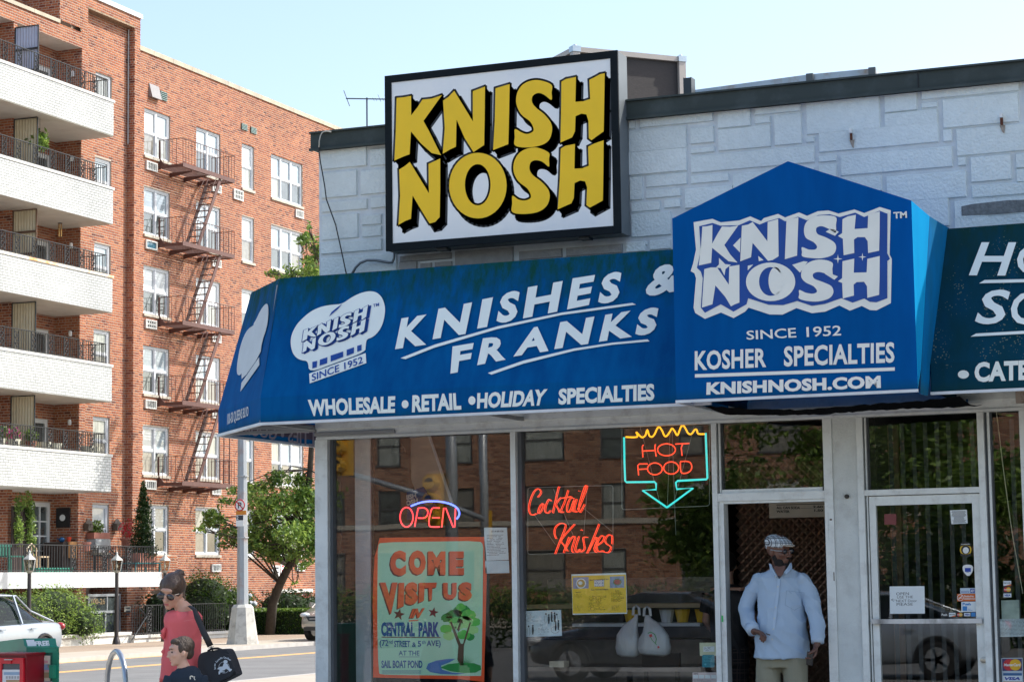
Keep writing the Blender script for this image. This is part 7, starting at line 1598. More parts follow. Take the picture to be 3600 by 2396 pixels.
for i in range(12): a = r_.uniform(.02, .2); flat(m, [[g(a, 1 - i / 12 - .01), g(1 - a, 1 - i / 12 - .01), g(1 - a, 1 - i / 12 - .045), g(a, 1 - i / 12 - .045)]], f)
m.build('print', INK, t)
t = sticker('faded_notice', 'faded red notice at the upper left of the glass door', zU, [(595, 1300), (715, 1298), (717, 1404), (597, 1406)], pm('faded_red', (.20, .045, .045), rough=.6))
SY_ = pm('sticker_yellow', (.70, .45, .02), rough=.4); SBK = pm('sticker_black', (.012, .012, .012), rough=.4); SBL = pm('sticker_blue', (.01, .05, .35), rough=.4); SOR = pm('sticker_orange', (.62, .13, .02), rough=.4); SRD = pm('sticker_red', (.55, .02, .03), rough=.4); SAM = pm('sticker_skyblue', (.03, .22, .55), rough=.4); SYO = pm('sticker_amber', (.75, .42, .01), rough=.4)
t = sticker('security_sticker', 'round yellow and black protected-by sticker with white bulldog face', zD, ellp(1170, 345, 54, 54, 24), SY_); m = MB(); f = dmap(zD, .0008); f_ = dmap(zD, .0014); f__ = dmap(zD, .002)
flat(m, [[(1118, 290), (1150, 275), (1192, 275), (1222, 290), (1212, 312), (1170, 300), (1128, 312)]], f); flat(m, [[(1118, 398), (1150, 412), (1192, 412), (1224, 396), (1214, 378), (1170, 390), (1128, 378)]], f); flat(m, [ellp(1170, 345, 42, 42, 24)], f_); m.build('ring', SBK, t)
m = MB(); flat(m, [ellp(1172, 350, 28, 30, 16)], f__); text(m, 'Protected By', [(1132, 291), (1208, 287), (1208, 297), (1132, 301)], f__, .03); m.build('print', WHITE, t)
t = sticker('security_sticker', 'white shield shaped sticker with blue print', zD, chaikin([(1140, 492), (1190, 478), (1240, 492), (1238, 545), (1195, 598), (1145, 545)], 1), WHITE); m = MB(); flat(m, [rectq(1163, 512, 1218, 548)], f); text(m, 'USA', rectq(1176, 548, 1200, 556), f, .02); m.build('print', SBL, t)
t = sticker('security_sticker', 'light blue secured by ADT strip sticker', zD, [(1120, 699), (1260, 697), (1262, 747), (1120, 750)], pm('sticker_pale', (.50, .62, .72), rough=.4)); m = MB(); text(m, 'secured by', rectq(1128, 725, 1205, 742), f, .03); flat(m, [rectq(1212, 705, 1258, 742)], f); m.build('print', SBL, t); m = MB(); text(m, 'ADT', rectq(1216, 712, 1254, 735), f_, .03); m.build('logo', WHITE, t)
t = sticker('no_smoking_sticker', 'orange Smoke-free establishment sticker with crossed cigarette', zD, [(1090, 752), (1263, 750), (1265, 819), (1092, 821)], SOR); m = MB(); text(m, 'Smoke-free', rectq(1156, 763, 1245, 783), f, .02); text(m, 'establishment', rectq(1156, 788, 1260, 803), f, .02); strokes2(m, ellp(1121, 786, 28, 28, 20), 5, f, True); strokes2(m, [(1102, 806), (1140, 766)], 5, f_); flat(m, [rectq(1104, 786, 1138, 792)], f); m.build('print', WHITE, t)
t = sticker('push_sticker', 'white Push sticker with a blue card square', zD, [(1130, 825), (1264, 823), (1265, 917), (1130, 918)], PAPER); m = MB(); text(m, 'Push', rectq(1141, 834, 1218, 858), f, .05); flat(m, [rectq(1141, 866, 1184, 908)], f); text(m, 'Cards', rectq(1190, 888, 1216, 895), f, .03); text(m, 'Welcome', rectq(1190, 899, 1234, 906), f, .03); m.build('print', SAM, t)
def cardlogo(t, x0, y0, x1, y1, kind, zm=zD, mk=dmap):
    f, f_, f__ = mk(zm, .0008), mk(zm, .0014), mk(zm, .002); w_, h = x1 - x0, y1 - y0
    if kind == 'mc':
        m = MB(); flat(m, [ellp(x0 + w_ * .34, (y0 + y1) / 2, w_ * .3, h * .48, 20)], f); m.build('red_disc', SRD, t); m = MB(); flat(m, [ellp(x0 + w_ * .66, (y0 + y1) / 2, w_ * .3, h * .48, 20)], f_); m.build('amber_disc', SYO, t); m = MB(); text(m, 'MasterCard', rectq(x0 + w_ * .08, y0 + h * .38, x0 + w_ * .92, y0 + h * .62), f__, .03, .15); m.build('print', WHITE, t)
    if kind == 'visa':
        m = MB(); flat(m, [rectq(x0, y0, x1, y1)], f); m.build('panel', PAPER, t); m = MB(); text(m, 'VISA', rectq(x0 + w_ * .1, y0 + h * .22, x0 + w_ * .9, y0 + h * .78), f_, .05, .2); m.build('print', SBL, t)
    if kind == 'disc':
        m = MB(); flat(m, [rectq(x0, y0, x1, y1)], f); m.build('panel', PAPER, t); m = MB(); text(m, 'DISCOVER', rectq(x0 + w_ * .06, y0 + h * .3, x0 + w_ * .94, y0 + h * .55), f_, .03); m.build('print', SBK, t); m = MB(); flat(m, [[(x0 + w_ * .2, y1), (x1, y0 + h * .6), (x1, y1)]], f_); m.build('corner', SOR, t)
    if kind == 'amex': m = MB(); flat(m, [rectq(x0, y0, x1, y1)], f); m.build('panel', SAM, t)
t = sticker('card_sticker', 'black strip sticker reading Push with four card logos above the push bar', zD, [(936, 922), (1264, 920), (1266, 966), (938, 968)], SBK); m = MB(); text(m, 'Push', rectq(948, 934, 999, 955), f, .03); m.build('print', WHITE, t); cardlogo(t, 1016, 926, 1076, 964, 'disc'); cardlogo(t, 1090, 926, 1143, 962, 'mc'); cardlogo(t, 1156, 928, 1214, 958, 'visa'); cardlogo(t, 1222, 924, 1262, 962, 'amex')
gm = lambda zm, k=0.: (lambda x, y: onY(*zm(x, y), 17.0525 - k))
t = sticker('card_sticker', 'stack of three card logos on the far right pane', zD, rectq(1517, 630, 1594, 786), SBK, y=17.0525); cardlogo(t, 1519, 632, 1591, 678, 'disc', zD, gm); cardlogo(t, 1520, 690, 1592, 734, 'mc', zD, gm); cardlogo(t, 1521, 748, 1593, 783, 'visa', zD, gm)
t = sticker('card_sticker', 'large MasterCard and VISA sticker low on the far right pane', zD, [(1499, 1344), (1697, 1342), (1704, 1580), (1506, 1582)], pm('sticker_edge', (.45, .55, .62), rough=.4), y=17.0525)
m = MB(); flat(m, [[(1508, 1351), (1690, 1349), (1693, 1462), (1511, 1464)]], gm(zD, .0006)); m.build('ground', pm('sticker_purple', (.06, .03, .13), rough=.4), t); cardlogo(t, 1510, 1352, 1692, 1462, 'mc', zD, gm); cardlogo(t, 1512, 1508, 1692, 1560, 'visa', zD, gm); m = MB(); flat(m, [rectq(1518, 1483, 1690, 1506)], gm(zD, .0008)); m.build('blue_bar', pm('visa_bar', (.02, .12, .3), rough=.4), t); m = MB(); flat(m, [rectq(1518, 1562, 1692, 1580)], gm(zD, .0008)); m.build('gold_bar', SYO, t)
t = sticker('notice', 'torn greenish sheet above a wide typed notice on the far right pane', zD, [(1498, 812), (1666, 808), (1668, 984), (1505, 986)], pm('sheet_green', (.42, .52, .46), rough=.7, var=.3, scale=12), y=17.07)
t = sticker('notice', 'wide white typed notice on the far right pane', zD, [(1470, 986), (1760, 980), (1762, 1145), (1470, 1150)], pm('flyer_white', (.6, .7, .74)), y=17.069); m = MB(); g = quadmap([(1478, 994), (1755, 988), (1755, 1138), (1478, 1142)]); f = lambda x, y: onY(*zD(x, y), 17.0683)
for i in range(12):
    s = 0
    while s < .95: e_ = min(1, s + r_.uniform(.05, .2)); flat(m, [[g(s, 1 - i / 12), g(e_, 1 - i / 12), g(e_, 1 - i / 12 - .02), g(s, 1 - i / 12 - .02)]], f); s = e_ + .02
m.build('print', INK, t)
m = MB(); m.chain([onY(*zU(*q), 17.10) for q in ((1700, 145), (1735, 400), (1790, 860), (1850, 1300), (1890, 1568))] + [onY(*zD(1700, 750), 17.1)], .004, n=5); tag(m.build('pull_cord', pm('cord_cream', (.5, .48, .35), rough=.7), None), 'pale cord hanging behind the far right pane', 'cord')
# ---- menu board, quilted steel wall and furniture inside
mbd = thing('menu_board', 'cream menu board listing ALL CAN SODA and WATER prices inside the doorway', 'menu board', onY(*zT(700, 1305), 19.0))
m = MB(); p, q = onY(*zT(700, 1135), 19.0), onY(*zT(1420, 1300), 19.0); m.box(p.x, 19.0, q.z, q.x, 19.05, p.z + .02); m.build('board', pm('board_cream', (.55, .50, .40), rough=.5), mbd)
m = MB(); f = lambda x, y: onY(*zT(x, y), 18.997); flat(m, [[(783, 1168), (1318, 1156), (1318, 1163), (783, 1176)]], f)
for s_, q in (('ALL CAN SODA', rectq(783, 1187, 1044, 1217)), ('2.60', rectq(1185, 1178, 1296, 1205)), ('WATER', rectq(783, 1230, 930, 1258)), ('1.50', rectq(1200, 1218, 1298, 1245))): text(m, s_, q, f, .04)
flat(m, [[(1050, 1207), (1180, 1204), (1180, 1207), (1050, 1210)]], f); m.build('lettering', SBK, mbd)
qw = thing('quilted_wall', 'quilted diamond steel kitchen wall behind the man', 'wall panel', (-4.6, 20.6, .12)); p0_, p1_ = onY(2630, 1700, 20.6), onY(2960, 2330, 20.6)
m = MB(); dw, dh = .085, .085; x = p0_.x - .1; i = 0
while x < p1_.x + .5:
    z = .6 + (dh / 2 if i % 2 else 0)
    while z < 2.75: m.add([(x - dw / 2, 20.6, z), (x, 20.6, z - dh / 2), (x + dw / 2, 20.6, z), (x, 20.6, z + dh / 2), (x, 20.58, z)], [(0, 1, 4), (1, 2, 4), (2, 3, 4), (3, 0, 4)]); z += dh
    x += dw / 2; i += 1
m.build('diamond_panel', pm('quilted_steel', (.55, .42, .33), rough=.28, metal=.9, var=.1), qw, kind='stuff')
STEEL = pm('counter_steel', (.11, .11, .105), rough=.3, metal=.6, var=.4, scale=5); WOODT = pm('counter_wood', (.42, .33, .19), rough=.5)
ca, cb_ = onY(1850, 2100, 19.2), onY(2470, 2100, 19.2)
sc_ = thing('display_counter', 'steel display counter with wooden ledge behind the middle window', 'counter', ((ca.x + cb_.x) / 2, 19.4, .12)); m = MB(); m.box(ca.x, 19.2, .12, cb_.x, 19.9, 1.05); m.box(ca.x, 19.75, 1.05, cb_.x, 19.9, 1.62); m.build('cabinet', STEEL, sc_)
zl_ = onY(2200, 2128, 19.15).z; m = MB(); m.box(ca.x, 19.12, zl_ - .02, cb_.x, 19.75, zl_ + .02); m.build('ledge', WOODT, sc_); m = MB(); zl2 = onY(2200, 2195, 19.1).z; m.box(ca.x + .5, 19.1, zl2 - .015, cb_.x, 19.6, zl2 + .015); m.build('shelf', PAPER, sc_)
for k, (u, c_) in enumerate(((2220, YEL), (2345, PAPER), (2400, YEL), (2470, YEL))):
    p = onY(u, 2190, 19.3); m = MB(); m.lathe((p.x, 19.3, zl2 + .016), [(.05, 0), (.075, .12)], 10); tag(m.build('food_tub', c_, None), ('yellow tub at the left on the counter shelf', 'white tub on the counter shelf between yellow ones', 'yellow tub right of the white tub on the counter shelf', 'yellow tub at the right end of the counter shelf')[k], 'tub')
# chair, bags on the window table
tb_ = onY(2250, 2340, 17.7); m = MB(); t = thing('window_table', 'striped dark table top just inside the middle window', 'table', (-6.3, 17.75, .12)); m.box(onY(1850, 2330, 17.4).x, 17.35, .84, onY(2470, 2330, 17.4).x, 18.1, .875); m.build('tabletop', pm('table_dark', (.16, .13, .11), rough=.25, coat=.5, var=.3, stretch=(1, 18, 1)), t); m = MB(); m.box(-6.35, 17.65, .12, -6.25, 17.8, .839); m.build('pedestal', SIGD, t)
p, q = onY(*zM(1318, 1272), 17.9), onY(*zM(1700, 1400), 17.9); m = MB(); m.box(p.x, 17.88, q.z - .02, q.x, 17.92, p.z); bk = thing('chair', 'black chair back behind the plastic bags in the middle window', 'chair', (p.x, 17.9, .12)); m.build('backrest', SIGD, bk)
for xx in (p.x + .03, q.x - .03): m = MB(); m.bar((xx, 17.9, .12), (xx, 17.9, q.z), .03, up=(0, 1, 0)); m.build('leg', SIGD, bk)
m = MB(); m.box(p.x, 17.93, .58, q.x, 18.35, .62); m.build('seat', SIGD, bk)
BAGM = pm('plastic_bag', (.50, .54, .56), rough=.3, var=.15, scale=9, bump=1.0, bscale=11, stretch=(1, 1, .3), coat=.2)
def bag(lab, L0, top, bot, y, seed):
    """thin carrier bag: gathers to a handle loop"""
    t = thing('carrier_bag', lab, 'plastic bag', onY(*zM(sum(bot) / 2, L0[1]), y)); m = MB(); cx = (top[0] + top[1]) / 2; r_ = random.Random(seed); P = []; R = []
    for (s, wd, cxs) in ((0, .55, 0), (.06, .92, 0), (.2, 1.0, 0), (.45, .92, .05), (.65, .62, .3), (.8, .36, .7), (.9, .2, .95), (1, .12, 1.0)):
        yy = L0[1] + (L0[0] - L0[1]) * s; xc = (bot[0] + bot[1]) / 2 * (1 - cxs) + cx * cxs; w_ = (bot[1] - bot[0]) / 2 * wd; pw_ = onY(*zM(xc, yy), y); ww = abs(onY(*zM(xc + w_, yy), y).x - pw_.x); P.append(pw_); R.append((ww, ww * .55))
    m.chain(P, R, side=(1, 0, 0), n=18); 
    m.v = [tuple(Vector(v) * 1 + Vector((.012 * noise.noise(Vector(v) * 9), .02 * noise.noise(Vector(v) * 7 + Vector((5, 5, 5))), .01 * noise.noise(Vector(v) * 8)))) for v in m.v]
    m.build('bag', BAGM, t, smooth=True)
    tt = P[-1]; m = MB(); m.chain([tt + Vector((-.03, 0, -.01)), tt + Vector((-.025, 0, .05)), tt + Vector((0, 0, .075)), tt + Vector((.025, 0, .05)), tt + Vector((.03, 0, -.01))], [(.012, .004)] * 5, n=6); m.build('handle', BAGM, t); return t
b1 = bag('left white carrier bag with red and green print on the chair', (880, 1310), (1235, 1275), (1040, 1300), 17.72, 1); b2_ = bag('right white carrier bag with green ring print on the chair', (890, 1300), (1330, 1400), (1270, 1610), 17.66, 2)
m = MB(); f = lambda x, y: onY(*zM(x, y), 17.50); strokes2(m, [(1372, 1075), (1400, 1062), (1440, 1085), (1458, 1130), (1450, 1170)], 8, f); strokes2(m, [(1395, 1110), (1420, 1150), (1460, 1190)], 6, f); m.build('print', TG[0], b2_)
m = MB(); flat(m, [[(1382, 1090), (1412, 1082), (1418, 1108), (1390, 1116)]], f); flat(m, [star5(1478, 1215, 18)], f); m.build('print', SRD, b2_)
# napkins, container, lamp, red panel, strip light seen in the left window
m = MB(); p, q = onY(*zM(420, 1335), 17.35), onY(*zM(565, 1385), 17.35); m.box(p.x, 17.25, .878, q.x, 17.38, .878 + .05); tag(m.build('food_container', pm('clear_tub', (.45, .40, .30), rough=.2), None), 'clear food container with a straw on the window table', 'container')
zl3 = Zoom(1150, 1400, 2.6129); c = onY(*zl3(595, 440), 17.9); t = thing('pendant_lamp', 'black dome pendant lamp hanging inside the left window', 'pendant lamp', c); m = MB(); r0 = abs(onY(*zl3(710, 500), 17.9).x - onY(*zl3(480, 500), 17.9).x) / 2; zb_ = onY(*zl3(595, 500), 17.9).z; zt_ = onY(*zl3(595, 382), 17.9).z; m.lathe((c.x, 17.9, 0), [(r0, zb_), (r0 * .95, zb_ + (zt_ - zb_) * .35), (r0 * .65, zb_ + (zt_ - zb_) * .8), (r0 * .2, zt_), (.03, zt_ + .05)], 20); m.build('shade', pm('lamp_black', (.03, .03, .03), rough=.3), t); m = MB(); m.bar((c.x, 17.9, zt_), (c.x, 17.9, 3.1), .012, up=(0, 1, 0)); m.build('cord', BLACK, t)
p, q = onY(*zl3(418, 500), 18.6), onY(*zl3(640, 1125), 18.6); m = MB(); m.box(p.x, 18.6, q.z - .35, q.x, 18.64, p.z); tag(m.build('wall_panel', pm('orange_red_panel', (.45, .08, .03), rough=.6, var=.2), None), 'orange-red panel inside the left window behind the neon', 'wall panel')
P = [onY(*zl3(*a), 18.2) for a in ((640, 385), (935, 322), (1150, 960), (830, 900))]; m = MB(); m.prism(P, (0, .03, 0)); fr0 = tag(m.build('reflection_panel', pm('panel_beige', (.50, .45, .38), rough=.4), None), 'added beige tilted panel standing in for a reflection in the left window', 'panel'); m = MB(); m.chain([a + Vector((0, -.01, 0)) for a in P[:3]], .014, n=6); m.build('rim', PAPER, fr0)  # panel added in place of a reflection off the glass
p = onY(*zl3(500, 910), 18.1); t = thing('banner', 'added blue banner lettered KNISH NOSH, stand-in for a reflection in the left window', 'banner', p); P = [onY(*zl3(*a), 18.1) for a in ((515, 930), (880, 810), (1000, 990), (905, 1080), (605, 1140), (470, 1165), (460, 1080))]; m = MB(); m.prism(P, (0, .02, 0)); m.build('cloth', BLUED if False else pm('banner_blue', (.005, .05, .22), rough=.6), t)  # lettered cloth added to stand for a reflection in the glass
m = MB(); f = lambda x, y: onY(*zl3(x, y), 18.095); text(m, 'KNISH', [(662, 900), (815, 865), (820, 910), (670, 948)], f, .05); text(m, 'NOSH', [(678, 950), (830, 912), (835, 958), (686, 998)], f, .05); strokes2(m, [(515, 932), (540, 960), (605, 1136), (640, 1130)], 9, f); m.build('lettering', PAPER, t)
p, q = onY(*zH(325, 215), 18.5), onY(*zH(600, 300), 18.5); m = MB(); m.prism([onY(*zH(325, 215), 18.5), onY(*zH(605, 210), 18.5), onY(*zH(600, 290), 18.5), onY(*zH(330, 300), 18.5)], (0, .3, 0)); tag(m.build('ceiling_fitting', pm('fitting_cream', (.5, .48, .38), rough=.6), None), 'cream ceiling light fitting behind the top of the middle window', 'light fitting')
c = onY(*zT(620, 190), 18.5); m = MB(); m.ell((c.x, 18.5, c.z), (.16, .16, .05), 18, 8); m.lathe((c.x, 18.5, c.z - .03), [(.04, -.05), (.08, 0)], 12); cf = tag(m.build('ceiling_fan', pm('fan_brown', (.16, .09, .05), rough=.35), None, smooth=True), 'brown ceiling fan above the open door', 'fan')
m = MB(); m.box(c.x + .1, 18.4, c.z - .06, c.x + .75, 18.55, c.z - .045); m.box(c.x - .75, 18.45, c.z - .06, c.x - .1, 18.6, c.z - .045); m.build('blade', pm('fan_brown', (.1, .1, .1)), cf)
# vertical blinds behind the closed door and the far right pane
for x_, n_ in ((X17(3060, 1800), 9), (X17(3500, 1800), 5)):
    t = thing('vertical_blind', ('grey vertical blind strips hanging behind the glass door' if n_ == 9 else 'grey vertical blind strips hanging behind the far right pane'), 'blind', (x_, 17.6, .3))
    for k in range(n_): m = MB(); xx = x_ + .03 + k * .095; m.box(xx, 17.6, .35, xx + .035, 17.604, 2.84); m.build('strip', pm('blind_grey', (.055, .065, .07), rough=.7), t)
m = MB(); p, q = onY(*zU(545, 235), 17.75), onY(*zU(720, 235), 17.75); m.box(p.x, 17.75, .2, q.x, 17.78, 2.84); tag(m.build('door_board', pm('board_brown', (.20, .13, .09), rough=.7), None), 'brown board standing behind the left edge of the glass door', 'board')
# ------------------------------------------------------------------ people
def remesh(mb, name, mats, voxel, it=4, fold=0., fscale=(9, 9, 5), org=(0, 0, 0)):
    me = mb.mesh('tmp', mats, False, org); o = bpy.data.objects.new('tmp', me); COL.objects.link(o)
    md = o.modifiers.new('r', 'REMESH'); md.mode = 'VOXEL'; md.voxel_size = voxel; md.use_smooth_shade = True
    m2 = o.modifiers.new('s', 'SMOOTH'); m2.factor = .5; m2.iterations = it
    dg = bpy.context.evaluated_depsgraph_get(); out = bpy.data.meshes.new_from_object(o.evaluated_get(dg)); out.name = name
    bpy.data.objects.remove(o); bpy.data.meshes.remove(me)
    if fold:
        n = len(out.vertices); co = np.zeros(n * 3); out.vertices.foreach_get('co', co); co = co.reshape(-1, 3); nn = np.zeros(n * 3); out.vertex_normals.foreach_get('vector', nn); nn = nn.reshape(-1, 3)
        d = np.array([1 - 2 * abs(noise.noise(Vector((c[0] * fscale[0] + 3, c[1] * fscale[1], c[2] * fscale[2] + c[0] * 6)))) ** .6 for c in co]); co = co + nn * (d * fold)[:, None]; out.vertices.foreach_set('co', co.ravel())
    out.materials.clear(); [out.materials.append(m) for m in (mats if isinstance(mats, (list, tuple)) else [mats])]
    out.polygons.foreach_set('use_smooth', [True] * len(out.polygons)); out.update(); return out
def rpart(mb, name, mt, parent, voxel=.008, it=4, fold=0., fs=(9, 9, 5)):
    o0 = wloc(parent); me = remesh(mb, name, mt, voxel, it, fold, fs, o0); ob = bpy.data.objects.new(name, me); COL.objects.link(ob); ob.parent = parent; WL[ob.name] = o0; return ob
def frame(fwd, pitch=0., roll=0.):
    f = Vector(fwd).normalized(); u = Vector((0, 0, 1)); l = u.cross(f).normalized(); c, s_ = math.cos(pitch), math.sin(pitch)
    f2 = f * c - u * s_; u2 = u * c + f * s_; cr, sr = math.cos(roll), math.sin(roll); l2 = l * cr + u2 * sr; u3 = u2 * cr - l * sr
    return Matrix((f2, l2, u3)).transposed()
def head(mb, C, F, s=1.):
    p = lambda x, y, z: C + F @ Vector((x * s, y * s, z * s)); E = lambda c, r: mb.ell(p(*c), tuple(q * s for q in r), 18, 12, rot=F)
    E((-.012, 0, .030), (.096, .077, .092)); E((.018, 0, -.02), (.076, .066, .085)); E((.034, 0, -.072), (.052, .048, .042)); E((.066, 0, -.098), (.022, .026, .020))
    E((.078, 0, .040), (.016, .05, .018)); E((.100, 0, -.012), (.014, .011, .030)); E((.108, 0, -.032), (.017, .013, .011)); E((.098, .013, -.036), (.012, .009, .008)); E((.098, -.013, -.036), (.012, .009, .008))
    E((.084, 0, -.060), (.014, .024, .007)); E((.082, 0, -.070), (.014, .021, .008)); E((.060, .040, -.022), (.028, .022, .024)); E((.060, -.040, -.022), (.028, .022, .024))
    for q in (-1, 1): E((-.008, q * .078, -.008), (.019, .008, .032)); E((-.002, q * .074, -.028), (.010, .008, .012))
    return p
def hand(mb, W, D, Nn, s=1., curl=1.0, thumb=1):
    """W wrist, D along the hand, Nn palm normal; five separate bent fingers"""
    D = Vector(D).normalized(); Nn = Vector(Nn); Nn = (Nn - D * Nn.dot(D)).normalized(); Sx = D.cross(Nn)
    c = W + D * .05 * s; R = Matrix((D, Sx, Nn)).transposed(); mb.ell(c, (.055 * s, .042 * s, .018 * s), 14, 9, rot=R); mb.chain([W - D * .03, W + D * .02], [(.026 * s, .02 * s), (.030 * s, .019 * s)], side=Sx, n=10)
    for k, (off, ln) in enumerate(((-.030, .070), (-.010, .080), (.010, .075), (.029, .058))):
        a = W + D * .085 * s + Sx * off * s; P = [a - D * .02 * s, a]; ang = 0; q = a
        for j, (f_, bend) in enumerate(((.42, .55), (.33, .75), (.25, .6))):
            ang += bend * curl; q = q + (D * math.cos(ang) + Nn * math.sin(ang)) * ln * f_ * s; P.append(q)
        mb.chain(P, [.0098 * s, .0096 * s, .0088 * s, .0080 * s, .0066 * s], n=8)
    a = W + D * .025 * s - Sx * thumb * .030 * s; P = [a, a + (D * .6 - Sx * thumb * .6 + Nn * .3).normalized() * .032 * s, a + (D * .8 - Sx * thumb * .45 + Nn * .55).normalized() * .062 * s, a + (D * .95 - Sx * thumb * .15 + Nn * .75).normalized() * .085 * s]
    mb.chain(P, [.0125 * s, .0118 * s, .0105 * s, .008 * s], n=8)
SKD = pm('skin_dark_brown', (.15, .068, .045), rough=.42, var=.12, scale=12, sub=.15); SKL = pm('skin_fair', (.56, .33, .24), rough=.5, var=.06, scale=10, sub=.25); SKB = pm('skin_boy', (.60, .37, .28), rough=.5, var=.05, scale=10, sub=.25)
def plaidmat(name, base, line, k=26., w1=.16):
    m, t, b = nmat(name); N = t.nodes; L = t.links; ge = N.new('ShaderNodeTexCoord'); sx = N.new('ShaderNodeSeparateXYZ'); L.new(ge.outputs['Object'], sx.inputs[0]); fac = None
    for axn, add in ((0, 1), (2, None)):
        v = sx.outputs[axn]
        if add is not None: ad = N.new('ShaderNodeMath'); ad.operation = 'ADD'; L.new(v, ad.inputs[0]); L.new(sx.outputs[1], ad.inputs[1]); v = ad.outputs[0]
        mu = N.new('ShaderNodeMath'); mu.operation = 'MULTIPLY'; mu.inputs[1].default_value = k; L.new(v, mu.inputs[0])
        for (lo, hi) in ((0., w1), (.32, .32 + w1 * .8)):
            fr = N.new('ShaderNodeMath'); fr.operation = 'FRACT'; L.new(mu.outputs[0], fr.inputs[0]); cp = N.new('ShaderNodeMath'); cp.operation = 'COMPARE'; cp.inputs[1].default_value = (lo + hi) / 2; cp.inputs[2].default_value = (hi - lo) / 2; L.new(fr.outputs[0], cp.inputs[0])
            if fac is None: fac = cp.outputs[0]
            else: mm = N.new('ShaderNodeMath'); mm.operation = 'MAXIMUM'; L.new(fac, mm.inputs[0]); L.new(cp.outputs[0], mm.inputs[1]); fac = mm.outputs[0]
    mx = N.new('ShaderNodeMix'); mx.data_type = 'RGBA'; L.new(fac, mx.inputs[0]); mx.inputs[6].default_value = (*base, 1); mx.inputs[7].default_value = (*line, 1); L.new(mx.outputs[2], b.inputs['Base Color']); b.inputs['Roughness'].default_value = .85; return m
# ---- man in the doorway
zm = Zoom(2500, 1800, 2.63); zf = Zoom(2600, 1860, 8.252); MY = 16.92
def P_(x, y, d=0.): return onY(*zm(x, y), MY + d)
def Q_(x, y, d=0.): return onY(*zf(x, y), MY + d)
T_ = (CAM - P_(650, 800)); T_.z = 0; T_.normalize(); R_t = Vector((-T_.y, T_.x, 0)) * 1
if R_t.x < 0: R_t = -R_t
man = thing('person', 'man in plaid flat cap, light blue shirt and khaki trousers standing in the open doorway', 'person', (P_(650, 800).x, MY + .02, .12))
HC = Q_(1130, 610, .0); HF = frame(T_ * math.cos(.9) + R_t * math.sin(.9), .10, .05)
bd = MB(); hp = head(bd, HC, HF, 1.06)
bd.chain([HC + Vector((0, .0, -.03)), P_(640, 500, .03), P_(645, 600, .04), P_(650, 700, .04)], [(.058, .062), (.064, .062), (.078, .068), (.13, .08)], side=R_t, n=16)
tor = [((644, 560), .165, .085), ((645, 600), .195, .10), ((646, 700), .182, .12), ((650, 900), .186, .145), ((655, 1050), .200, .162), ((655, 1200), .212, .165), ((652, 1300), .218, .168), ((652, 1345), .220, .168)]
bd.chain([P_(*c, .05) for c, a, b_ in tor[1:]], [(a * .82, b_ * .82) for c, a, b_ in tor[1:]], side=R_t, n=18)
hipz = P_(0, 1400).z
LG = []
for sx in (-1, 1):
    h = P_(655 + sx * 118, 1400, .05); k = Vector((h.x + R_t.x * sx * .015, h.y - .01, .62)); an = Vector((k.x, k.y + .03, .21)); LG.append((h, k, an)); bd.chain([h + Vector((0, 0, .08)), h, k, an], [(.09, .09), (.088, .088), (.058, .058), (.04, .042)], side=R_t, n=12); bd.ell((an.x, an.y - .06, .165), (.045, .12, .04), 12, 8)
AL = [P_(440, 630, .05), P_(368, 760, .05), P_(322, 905, .03), P_(340, 1010, -.06), P_(385, 1085, -.12)]
AR = [P_(852, 630, .05), P_(918, 770, .05), P_(955, 920, .03), P_(985, 1060, -.01), P_(985, 1190, -.04)]
bd.chain(AL + [P_(410, 1110, -.14)], [.052, .048, .042, .034, .028, .027], n=12); bd.chain(AR + [P_(975, 1230, -.05)], [.052, .048, .042, .034, .028, .027], n=12)
hand(bd, P_(398, 1092, -.13), P_(500, 1130, -.19) - P_(400, 1095, -.13), Vector((.1, -.5, -1)), 1.08, .95, -1)
hand(bd, P_(972, 1225, -.05), P_(945, 1340, -.08) - P_(972, 1225, -.05), -R_t + Vector((0, -.3, 0)), 1.08, 1.0, 1)
rpart(bd, 'body', SKD, man, .0058, 2)
SHM = pm('shirt_blue', (.40, .52, .66), rough=.85, var=.05, scale=4, bump=.25, bscale=320)
sh_ = MB(); sh_.chain([P_(*c, .05) for c, a, b_ in tor[1:]], [(a, b_) for c, a, b_ in tor[1:]], side=R_t, n=20); sh_.chain([P_(642, 515, .05), P_(643, 545, .05), P_(644, 580, .05), P_(645, 625, .05)], [(.075, .066), (.125, .08), (.175, .09), (.2, .1)], side=R_t, n=18)
sh_.chain(AL, [.060, .062, .062, .056, .050], n=14); sh_.chain(AR, [.060, .062, .062, .056, .050], n=14)
sh_.ell(P_(452, 622, .05), (.062, .07, .055)); sh_.ell(P_(840, 622, .05), (.062, .07, .055))
shirt = rpart(sh_, 'shirt', SHM, man, .0075, 4, .011, (6, 6, 8))
SHD = pm('shirt_trim', (.44, .56, .70), rough=.85, var=.04)
m = MB()
for pts in ([(534, 470, .0), (548, 545, -.045), (600, 602, -.072), (612, 588, -.074), (572, 520, -.058), (556, 478, -.03)], [(742, 462, .0), (746, 515, -.045), (694, 572, -.072), (672, 552, -.074), (712, 500, -.058), (726, 472, -.03)]):
    A = [P_(x, y, d) for x, y, d in pts]; m.add(A + [p + Vector((0, .008, 0)) for p in A], [(0, 1, 2, 3), (0, 3, 4, 5), (6, 9, 8, 7), (6, 11, 10, 9)] + [(i, (i + 1) % 6, (i + 1) % 6 + 6, i + 6) for i in range(6)])
m.build('collar', SHD, man)
m = MB(); m.prism([P_(572, 495, -.06), P_(600, 560, -.085), P_(628, 610, -.09), P_(660, 570, -.085), P_(690, 490, -.06)], (0, .02, 0)); m.build('open_neck', SKD, man)
